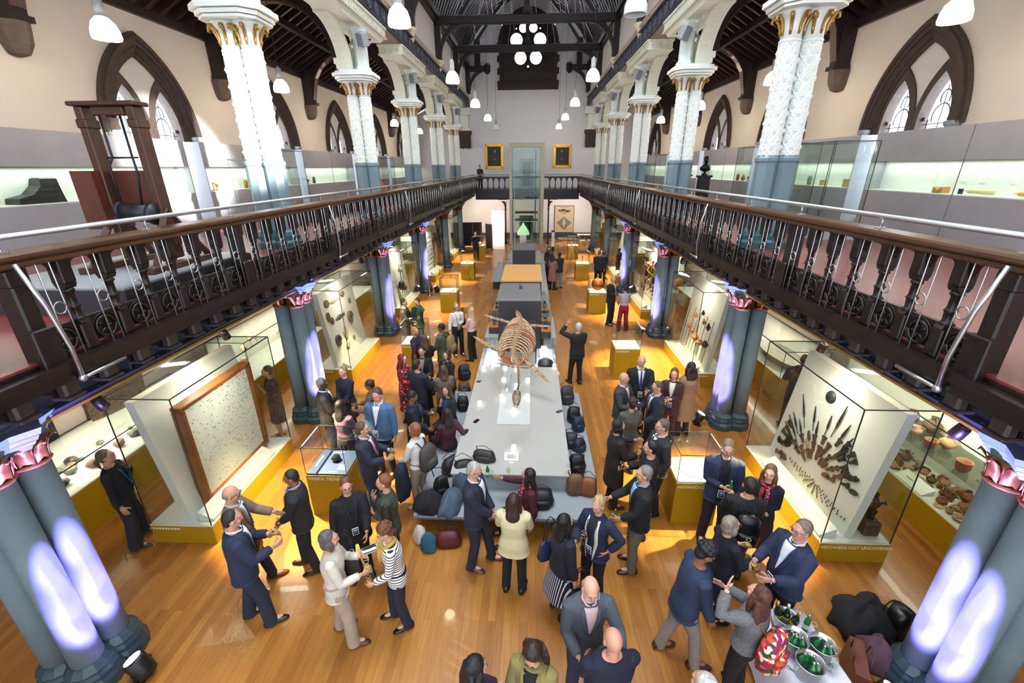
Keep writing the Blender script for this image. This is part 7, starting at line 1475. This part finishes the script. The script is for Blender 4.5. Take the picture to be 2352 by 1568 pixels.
# bags
def softbag(x, y, z, rz, lab, col, w=.16, d=.1, h=.3, tilt=0, nm='shoulder_bag', pocket=True, q=.6, roll=0):
    c = G(x, y, z+h*.5); t = thing(nm, lab, 'bag', (c[0], c[1], z), rz); rr = random.Random(int(x*y)); m = MB()
    R_ = []
    for u, ww, dd in ((0, .85, .85), (.03, .98, 1), (.35, 1.03, 1.05), (.7, .92, .85), (.92, .75, .6), (1, .45, .3)):
        R_.append([(w*ww*math.copysign(abs(math.cos(a))**q, math.cos(a))*(1+.06*math.sin(3*a+u*8))+roll*u, d*dd*math.copysign(abs(math.sin(a))**q, math.sin(a))*(1+.06*math.cos(4*a+u*5))+tilt*u*h, u*h) for a in np.arange(20)*PI/10])
    m.loft(R_, 0, True); b = m.build('bag_body', mat('bagcloth_'+col[1:], col, .55, noise=.2, nscale=9, bump=.4, bscale=8), t)
    if pocket: m = MB(); m.loft([[(w*.7*f*math.copysign(abs(math.cos(a))**.5, math.cos(a)), -d*.85+d*.45*math.sin(a)+tilt*zz, zz) for a in np.arange(16)*PI/8] for zz, f in ((.03*h, .9), (.1*h, 1), (.45*h, 1), (.55*h, .8))], 0, True); m.build('front_pocket', b.data.materials[0], t)
    m = MB(); m.tube([(-w*.6, .02, h*.8), (-w*.8, .06, h*1.1), (0, .05+tilt*h, h*1.28), (w*.8, .0, h*1.05), (w*.9, -.02, h*.5)], .011, 6, flat=.5); m.build('strap', mat('bag_strap_dark', '#15151a', .5), t); return t
softbag(1065, 1080, .42, .3, 'black backpack standing on the bench corner left of the grey-haired suit', '#1a1a1c', .19, .13, .42, nm='backpack'); softbag(1112, 1045, .75, -.2, 'dark olive messenger bag lying on the near left corner of the table', '#2b2b28', .2, .08, .2, nm='messenger_bag'); softbag(1038, 1065, .42, .9, 'black holdall slumped on the left bench end', '#222226', .2, .12, .3, nm='holdall')
softbag(1010, 1110, .42, .5, 'black open guitar-shaped bag leaning on the left end of the bench', '#141418', .13, .09, .5, tilt=-.3, nm='instrument_bag'); softbag(1066, 853, .02, .5, 'navy backpack on the floor beyond the left bench', '#151a2c', .17, .12, .42, nm='backpack'); softbag(1066, 890, .02, .2, 'brown patterned bag on the floor beside the left bench', '#4a3a30', .16, .12, .3, nm='shoulder_bag')
softbag(1063, 925, .42, .1, 'black rucksack behind the seated guests on the left bench', '#17171a', .13, .1, .34, nm='backpack'); softbag(1302, 905, .42, .25, 'grey and black backpack, farthest of the bags on the right bench', '#33333a', .16, .12, .42, nm='backpack'); softbag(1318, 950, .42, .1, 'black bag behind the navy one on the right bench', '#18181c', .14, .12, .34)
softbag(1328, 972, .42, .4, 'navy blue bag in the middle of the right bench', '#1c2744', .13, .1, .3); softbag(1312, 1008, .42, .1, 'dark grey coat-like bag halfway along the right bench', '#2b2a2c', .13, .12, .28); softbag(1330, 1020, .42, .8, 'navy nylon bag at the outer edge of the right bench', '#1a2236', .13, .1, .24)
softbag(1325, 1062, .42, .2, 'black leather bag behind the brown bags on the right bench', '#101013', .15, .12, .34); softbag(1322, 1110, .42, .1, 'brown canvas tote at the near end of the right bench', '#6a4a2c', .15, .1, .36, nm='tote_bag', pocket=False); softbag(1352, 1115, .42, -.2, 'tan leather handbag beside the canvas tote on the right bench', '#8a4c24', .14, .1, .32, nm='handbag', pocket=False)
softbag(1245, 1140, .42, .1, 'black bag on the bench right of the seated guest in maroon', '#16161a', .18, .14, .26)
def heap(x, y, z, lab, col, w=.22, d=.18, h=.25, nm='folded_coat', cat='coat', pat='plain', seed=1, m_=None):
    c = G(x, y, z+h*.4); rr = random.Random(seed); t = thing(nm, lab, cat, (c[0], c[1], z), rr.uniform(-.5, .5)); m = MB(); ph = rr.uniform(0, 6)
    m.loft([[(w*f*math.cos(a)*(1+.14*math.sin(5*a+u*5+ph)), d*f*math.sin(a)*(1+.16*math.cos(4*a-u*6+ph)), u*h*(1+.08*math.sin(3*a))) for a in np.arange(28)*PI/14] for u, f in ((0, .95), (.15, 1.05), (.45, .95), (.75, .7), (.95, .35), (1, .1))], 0, True); m.build('folds', m_ or cloth(col, pat), t); return t
heap(985, 1150, .42, 'crumpled black coat on the near left corner of the bench', '#15151a', .24, .2, .32, seed=2); heap(1035, 1150, .42, 'slate blue coat hanging over the front edge of the bench', '#4a5a6a', .17, .3, .30, seed=3); heap(1062, 1112, .42, 'grey blue jacket folded behind the slate coat on the bench', '#3f4d5c', .16, .16, .35, seed=4); heap(1085, 1068, .42, 'dark coat spread behind the black backpack on the bench', '#26262a', .2, .16, .2, seed=5)
heap(985, 1245, 0, 'teal patterned scarf hanging out of a white bag under the bench', '#2c5a74', .12, .12, .3, nm='scarf_bundle', cat='scarf', seed=6); heap(965, 1228, 0, 'white cloth bag under the bench beside the teal scarf', '#cfcac2', .11, .09, .3, nm='cloth_bag', cat='bag', seed=7); softbag(1030, 1235, 0, .1, 'dark red leather handbag on the floor under the bench', '#5a1420', .2, .1, .26, nm='handbag', pocket=False)
# bags by the near right column
def floorbag(x, y, z, rz, lab, col, **k): return softbag(x, y, z, rz, lab, col, **k)
t = thing('leather_tote', 'large brown leather tote on the floor left of the nearest right column', 'bag', (4.05, 3.42, 0), 1.1); m = MB(); m.loft([[(w*a, d*b, z) for a, b in ((-1, -1), (1, -1), (1, 1), (-1, 1))] for z, w, d in ((0, .20, .09), (.02, .21, .1), (.36, .24, .07), (.37, .235, .065))]); m.build('bag_body', mat('brown_tote_leather', '#6a3a28', .4, noise=.15), t); m = MB(); [m.tube([(-.1, sy*.07, .35), (-.08, sy*.08, .5), (.08, sy*.08, .5), (.1, sy*.07, .35)], .009, 6) for sy in (-1, 1)]; m.build('handles', mat('tote_handle', '#4a2518', .4), t)
for args in (((4.62, 4.1, 0), '#131316', 'black padded coat piled on the floor behind the nearest right column', .42, .3, .34, 8), ((4.42, 3.62, 0), '#5a3f48', 'shiny mauve scarf spilling from the tote by the nearest right column', .17, .2, .38, 9)):
    loc, c, lab, w, d, h, sd = args; t = thing('folded_coat' if sd == 8 else 'shiny_scarf', lab, 'coat' if sd == 8 else 'scarf', loc, .4); m = MB(); m.loft([[(w*f*math.cos(a)*(1+.16*math.sin(5*a+u*5+sd)), d*f*math.sin(a)*(1+.18*math.cos(4*a-u*6+sd)), u*h*(1+.1*math.sin(3*a))) for a in np.arange(28)*PI/14] for u, f in ((0, .95), (.15, 1.05), (.45, .95), (.75, .7), (.95, .35), (1, .1))], 0, True); m.build('folds', cloth(c), t)
t = thing('black_rucksack', 'small black rucksack leaning beside the coats by the nearest right column', 'bag', (4.95, 3.98, 0), .3); m = MB(); m.loft([[(w*math.copysign(abs(math.cos(a))**.6, math.cos(a)), .12*math.sin(a), z) for a in np.arange(16)*PI/8] for z, w in ((0, .15), (.3, .15), (.42, .08))], 0, True); m.build('bag_body', mat('black_nylon', '#0d0e11', .3), t); m = MB(); m.tube([(.1*math.cos(a), .14, .3+.1*math.sin(a)) for a in np.linspace(0, 2*PI, 13)], .01, 6); m.build('strap', BLACK, t)
# ------------------------------------------------------------------ drinks table
LIN = mat('white_linen', '#cfcbd6', .8, bump=.2, bscale=6)
t = thing('drinks_table', 'narrow table under a white cloth at the bottom right, carrying ice buckets', 'table', (3.24, 2.75, 0), .06); m = MB(); m.box(-.26, .26, -.9, .9, .715, .74)
m.build('table_top', mat('plywood_top', '#8a6a4a', .6), t); 
for sx in (-.2, .2):
    for sy in (-.8, .8): MB().tube([(sx, sy, 0), (sx, sy, .715)], .016, 8).build('leg', STEEL, t)
t = thing('tablecloth', 'white linen cloth draped over the drinks table', 'tablecloth', (3.24, 2.75, 0), .06); m = MB(); P = []
for u, (z, e) in enumerate(((.75, 0), (.748, .012), (.6, .02), (.35, .04), (.12, .055))):
    row = []
    for i in range(80):
        a = 2*PI*i/80; ca, sa = math.cos(a), math.sin(a); x = .275*math.copysign(min(1, abs(ca)*1.6), ca); y = .915*math.copysign(min(1, abs(sa)*1.6), sa); w = e*(1+.5*math.sin(i*.9))
        row.append((x+w*np.sign(x)*(abs(x) > .2), y+w*np.sign(y)*(abs(y) > .8), z))
    P.append(row)
m.loft(P, 0, True, cap=False); m.add([(x, y, .75) for x, y, _ in P[0]], [tuple(range(80))]); m.build('linen', LIN, t)
SIL = mat('hammered_silver', '#c9c7c6', .25, metal=.85, bump=.3, bscale=30); ICEW = mat('ice_water', '#20302c', .05)
bb = {}
def bucket(x, y, r, h, lab):
    q = G(x, y, .75+h); t = thing('ice_bucket', lab, 'ice bucket', (q[0], q[1], .752), 0, None); m = MB(); m.lathe([(r*.78, 0), (r*.8, .005), (r, h), (r*1.03, h), (r*1.03, h+.006), (r*.97, h+.006), (r*.76, .01)], n=28, cap=False); m.lathe([(.001, .004), (r*.78, .004)], n=28, cap=False); m.build('bucket_wall', SIL, t); m = MB(); m.lathe([(.001, h*.72), (r*.92, h*.72)], n=28, cap=False)
    m.build('icy_water', ICEW, t); return (q[0], q[1]), r, h
def inbottles(b, offs, lab):
    (x, y), r, h = b
    for i, (a, d) in enumerate(offs): bottle((x+d*math.cos(a), y+d*math.sin(a), .765), lab+', %s of its bottles clockwise' % ORD[i] if False else lab, grp=lab, tilt=(.12*math.sin(a), -.12*math.cos(a)))
b1 = bucket(1828, 1462, .125, .20, 'silver ice bucket of beer bottles, middle one nearest the green bottle'); inbottles(b1, [(2.4, .07), (3.2, .06), (2.0, .03), (4.2, .05), (5.6, .08)], 'capped beer bottle standing in the middle ice bucket')
b2 = bucket(1890, 1478, .125, .20, 'silver ice bucket at the right edge of the cloth, holding few bottles'); inbottles(b2, [(2.2, .06), (4.4, .08), (5.4, .09)], 'capped beer bottle standing in the right-hand ice bucket')
b3 = bucket(1862, 1520, .13, .20, 'silver ice bucket nearest the bottom edge, full of bottles and ice'); inbottles(b3, [(2.0, .09), (1.4, .08), (.6, .08), (5.6, .08), (4.9, .06)], 'capped beer bottle standing in the nearest ice bucket')
b4 = bucket(1806, 1415, .12, .18, 'silver wine cooler holding gold-topped wine bottles, farthest on the table'); (x, y), r, h = b4
for i, (dx, dy, g, l) in enumerate(((-.03, .03, '#c9a04a', 'gold-foiled sparkling wine bottle at the left of the wine cooler'), (.02, .02, '#d9d2b0', 'green wine bottle with yellow label leaning in the wine cooler'), (.05, -.03, '#c9a04a', 'dark wine bottle at the right of the wine cooler'))):
    t = thing('wine_bottle', l, 'bottle', (x+dx, y+dy, .765), 0, None); m = MB(); m.lathe([(.036, 0), (.038, .01), (.038, .17), (.03, .2), (.015, .24), (.014, .3)], n=14); m.build('glass_bottle', mat('dark_green_wine_glass', '#12241a', .1), t); m = MB(); m.lathe([(.0155, .245), (.0165, .305)], n=12); m.build('foil', mat('foil_'+g[1:], g, .3, metal=.6), t); m = MB(); m.lathe([(.0385, .05), (.0385, .14)], n=14, cap=False); m.build('label', mat('yellow_label', '#c99a2c', .5), t); t.rotation_euler = (-.15+.1*i, .15*(i-1), 0)
q = G(1848, 1446, .75); bottle((q[0], q[1], .752), 'half-empty green beer bottle standing on the cloth behind the buckets')
for i, (x, y) in enumerate(((1864, 1452), (1911, 1535), (1795, 1478))): q = G(x, y, .83); wine_glass((q[0], q[1], .84), 'used glass on the white cloth, %s' % ['behind the right-hand bucket', 'near the bottom right corner', 'left of the middle bucket'][i], wine=False, grp='used glasses')
ex('bottle_opener', 'steel bottle opener lying on the white cloth left of the nearest bucket', 'opener', STEEL, tuple(G(1826, 1543, .754)), lambda m: (m.box(-.008, .008, -.06, .05, 0, .006), m.tube([(.016*math.cos(a), .06+.016*math.sin(a), .004) for a in np.linspace(0, 2*PI, 13)], .004, 5)), rz=.8, group=None)
ex('cork_cage', 'small gold wire cork cage lying on the white cloth', 'cork cage', 'brass', tuple(G(1908, 1528, .754)), lambda m: m.tube([(.02*math.cos(a), .02*math.sin(a), .004+.004*math.sin(3*a)) for a in np.linspace(0, 2*PI, 15)], .003, 5), group=None)
# ------------------------------------------------------------------ far end furniture
BB = mat('black_felt_board', '#1b1b1f', .8); RE = mat('red_brown_edge', '#7a2c1c', .5)
def board(x0, x1, y0, y1, lab):
    L = math.hypot(x1-x0, y1-y0); t = thing('display_board', lab, 'board', ((x0+x1)/2, (y0+y1)/2, 0), math.atan2(y1-y0, x1-x0), 'black display boards'); MB().box(-L/2+.03, L/2-.03, -.02, .02, .08, 1.78).build('felt_panel', BB, t)
    for sx in (-1, 1): MB().box(sx*(L/2-.015)-.015, sx*(L/2-.015)+.015, -.025, .025, .0, 1.8).build('edge_post', RE, t)
    for sx in (-1, 1): MB().box(sx*(L/2-.1)-.02, sx*(L/2-.1)+.02, -.22, .22, 0, .04).build('foot', BLACK, t)
board(-4.75, -4.0, 33.0, 33.0, 'left leaf of the black display boards at the far left'); board(-3.99, -3.32, 33.0, 33.1, 'right leaf of the black display boards behind the bald guest'); board(-2.95, -2.45, 32.2, 31.7, 'angled narrow black board with a red edge, left of the white panel')
t = thing('white_partition', 'tall plain white partition left of the glass lift', 'partition', (-2.0, 32.0, 0)); MB().box(-.5, .42, -.1, .1, 0, 2.75).build('partition_panel', mat('white_partition_paint', '#eeeae2', .6), t)
CW = mat('pale_birch', '#d9b98a', .5)
def table(x, y, w, d, h, lab, grp):
    t = thing('activity_table', lab, 'table', (x, y, 0), 0, grp); MB().box(-w/2, w/2, -d/2, d/2, h-.04, h).build('table_top', mat('white_laminate', '#e9e2d2', .5), t)
    for sx in (-1, 1):
        for sy in (-1, 1): MB().box(*sorted((sx*(w/2-.05), sx*(w/2-.1))), *sorted((sy*(d/2-.05), sy*(d/2-.1))), 0, h-.04).build('leg', CW, t)
table(2.95, 32.4, 1.3, .7, .72, 'white activity table with yellow craft things at the far right', 'activity tables'); table(4.6, 34.2, 1.5, .7, .74, 'second white activity table beside the birch chairs at the far right', 'activity tables')
def chair(x, y, rz, lab):
    t = thing('birch_chair', lab, 'chair', (x, y, 0), rz, 'birch chairs'); MB().bev(-.2, .2, -.2, .2, .42, .46, .01).build('seat', mat('white_laminate', '#e9e2d2', .5), t)
    for sx in (-1, 1):
        for sy in (-1, 1): MB().tube([(sx*.17, sy*.17, .42), (sx*.19, sy*.19, 0)], .017, 6).build('leg', CW, t)
    m = MB(); m.tube([(-.18, .19, .42), (-.18, .2, .78), (-.12, .2, .84), (.12, .2, .84), (.18, .2, .78), (.18, .19, .42)], .017, 6); m.build('backrest', CW, t)
chair(4.15, 33.2, 0, 'birch chair, left one of the pair at the activity tables'); chair(4.75, 33.3, .2, 'birch chair, right one of the pair at the activity tables'); chair(2.3, 31.6, 3.1, 'birch chair in front of the table with yellow craft things')
for i, (x, l) in enumerate(((2.7, 'left'), (3.0, 'middle'), (3.4, 'right'))): ex('craft_tray', 'green tray of yellow craft things on the activity table, %s one' % l, 'tray', 'dark', (x, 32.4, .72), lambda m: (m.box(-.12, .12, -.08, .08, 0, .03)), group='craft trays'); ex('yellow_flowers', 'bunch of yellow craft flowers in the %s tray' % l, 'flowers', mat('yellow_craft', '#c9b51e', .6), (x, 32.4, .75), lambda m: [m.ell((random.uniform(-.1, .1), random.uniform(-.06, .06), .04), .04, 6, 5) for _ in range(8)], group='yellow craft flowers')
t = thing('notice_stand', 'narrow white notice stand with black top, right of the lift', 'stand', (1.85, 31.0, 0)); MB().box(-.1, .1, -.02, .02, .35, 1.35).build('notice_panel', PAPER, t); MB().box(-.12, .12, -.03, .03, 1.35, 1.45).build('black_cap', BLACK, t); MB().box(-.09, .09, -.1, .1, 0, .35).build('black_foot', BLACK, t)
t = thing('easel', 'thin pale easel leg leaning beside the fourth right pedestal showcase', 'easel', (2.55, 24.2, 0)); 
for x in (-.25, .25): MB().tube([(x, 0, 0), (.05*x, .25, 1.7)], .016, 6).build('leg', CW, t)
MB().tube([(0, .5, 0), (0, .25, 1.7)], .016, 6).build('leg', CW, t)
# pale green crystal dress figure at the lift foot
t = thing('green_dress_figure', 'pale sparkling green dress on a small stand at the foot of the lift', 'dress form', (-.25, 32.8, 0)); m = MB(); m.lathe([(.25, 0), (.25, .9)], n=16); m.build('round_plinth', mat('white_plinth', '#e7e7e2', .5), t)
m = MB(); m.lathe([(.42, .9), (.45, 1.0), (.36, 1.25), (.2, 1.5), (.10, 1.6), (.05, 1.75)], n=20, sx=1, sy=.6); m.build('sequin_dress', mat('glowing_green_sequins', '#9fe0a8', .4, noise=.7, nscale=18, col2='#f3f4d8', emit=.5), t)  # sparkle put into the dress as a faint glow and pale flecks
for s in (-1, 1):
    pass
# brass rope stanchions by the third left column
for i, (x, y) in enumerate(((-4.35, 19.5), (-4.05, 20.6))):
    t = thing('rope_stanchion', 'brass rope stanchion near the third left column, %s of two' % ['nearer', 'farther'][i], 'stanchion', (x, y, 0), 0, 'brass stanchions'); m = MB(); m.lathe([(.14, 0), (.14, .02), (.02, .05), (.018, .9), (.03, .92), (.03, .95), (.01, .98)], n=14); m.build('post', mat('brass_post', '#b0803a', .25, metal=.8), t)
# leaning wooden-framed fossil panel at far left
t = thing('leaning_fossil_panel', 'tall leaning wood-edged panel of pale relief by the farthest left showcase', 'panel', (-5.0, 26.4, 0)); m = MB(); m.prism([(.25, .3), (.33, .3), (-.12, 2.7), (-.2, 2.7)], -.9, .9, 1); m.build('wooden_edge', mat('red_brown_panel2', '#5a2a1c', .5), t); m = MB(); m.prism([(.33, .42), (.345, .42), (-.085, 2.6), (-.10, 2.6)], -.8, .8, 1); m.build('pale_relief', mat('pale_relief', '#d8d2c2', .7, noise=.6, nscale=9, col2='#5c5648', bump=.8), t)
# black spotlights on the gallery girders
def tracklight(x, y, z, lab):
    t = thing('track_spotlight', lab, 'spotlight', (x, y, z), 0, 'black spotlights under the galleries'); m = MB(); m.tube([(0, 0, 0), (0, 0, -.12)], .012, 6); m.build('arm', BLACK, t); m = MB(); m.lathe([(.05, .08), (.06, .06), (.065, -.07), (.055, -.075)], n=14); b = m.build('lamp_head', BLACK, t); b.location = (0, 0, -.17); b.rotation_euler = (.4, 0, 0)
for i, (x, y) in enumerate(((-4.6, 6.4), (-4.6, 4.2), (4.6, 6.1), (4.6, 3.9), (-4.6, 12.5), (4.6, 12.5), (-4.6, 18.0), (4.6, 18.0))): tracklight(x, y, 3.2, 'black spotlight under the %s gallery edge, %s from the camera' % (SIDE[-1 if x < 0 else 1], ['second', 'nearest', 'second', 'nearest', 'third', 'third', 'farthest', 'farthest'][i]))
# ------------------------------------------------------------------ lower hall lamps (track spots under the galleries)
for s in (-1, 1):
    for k in range(0, 6):
        y = Y0+DY*k
        lamp('gallery_floor_spot', 'SPOT', (s*4.1, y+2.9, 3.55), (6500, 5500, 2600, 2200, 2000, 2000)[k], (1, .80, .42), (s*(3.55 if k < 1 else 3.8), y+2.9-(.3 if k > 1 else 0), 0), spot=56, blend=.8, radius=.04)
        lamp('gallery_nave_spot', 'SPOT', (s*4.0, y+.6, 3.6), 380 if k else 60, (1, .76, .44), (s*.6, y+1.8, 0), spot=80, blend=.9, radius=.06)
        lamp('aisle_wash', 'AREA', (s*6.2, y+2.8, 3.6), 62, (1, .84, .64), (s*7.2, y+2.8, 0), .5, 3.5)
    for k in range(0, 5): lamp('wall_spot', 'SPOT', (s*6.0, Y0+DY*k+3.4, 3.6), 70, (1, .82, .6), (s*7.9, Y0+DY*k+4.0, 1.7), spot=70, blend=.8)
lamp('partition_fill', 'SPOT', (-2.3, 29.0, 3.6), 900, (1, .95, .86), (-2.1, 32, 1.6), spot=40, blend=.6)  # added fill that brightens the white partition; no fixture hangs here
lamp('end_wall_wash', 'AREA', (-3, 34.5, 3.4), 120, (1, .85, .66), (-3, 37.4, 1.5), 3, .5); lamp('end_wall_wash', 'AREA', (3.2, 34.5, 3.4), 110, (1, .87, .72), (3.2, 37.4, 1.5), 3, .5)
# things that share a look are told apart by how far they stand from the camera
_T = ['', 'second', 'third', 'fourth', 'fifth', 'sixth', 'seventh', 'eighth', 'ninth', 'tenth', 'eleventh', 'twelfth', 'thirteenth', 'fourteenth', 'fifteenth', 'sixteenth', 'seventeenth', 'eighteenth', 'nineteenth', 'twentieth']
_L = {}
for o in SC.objects:
    if o.parent is None and o.get('label'): _L.setdefault(o['label'], []).append(o)
for l, os_ in _L.items():
    if 1 < len(os_) <= 20:
        for i, o in enumerate(sorted(os_, key=lambda q: (q.location.y, q.location.z, q.location.x))): o['label'] = l+', '+(_T[i]+' nearest').strip()
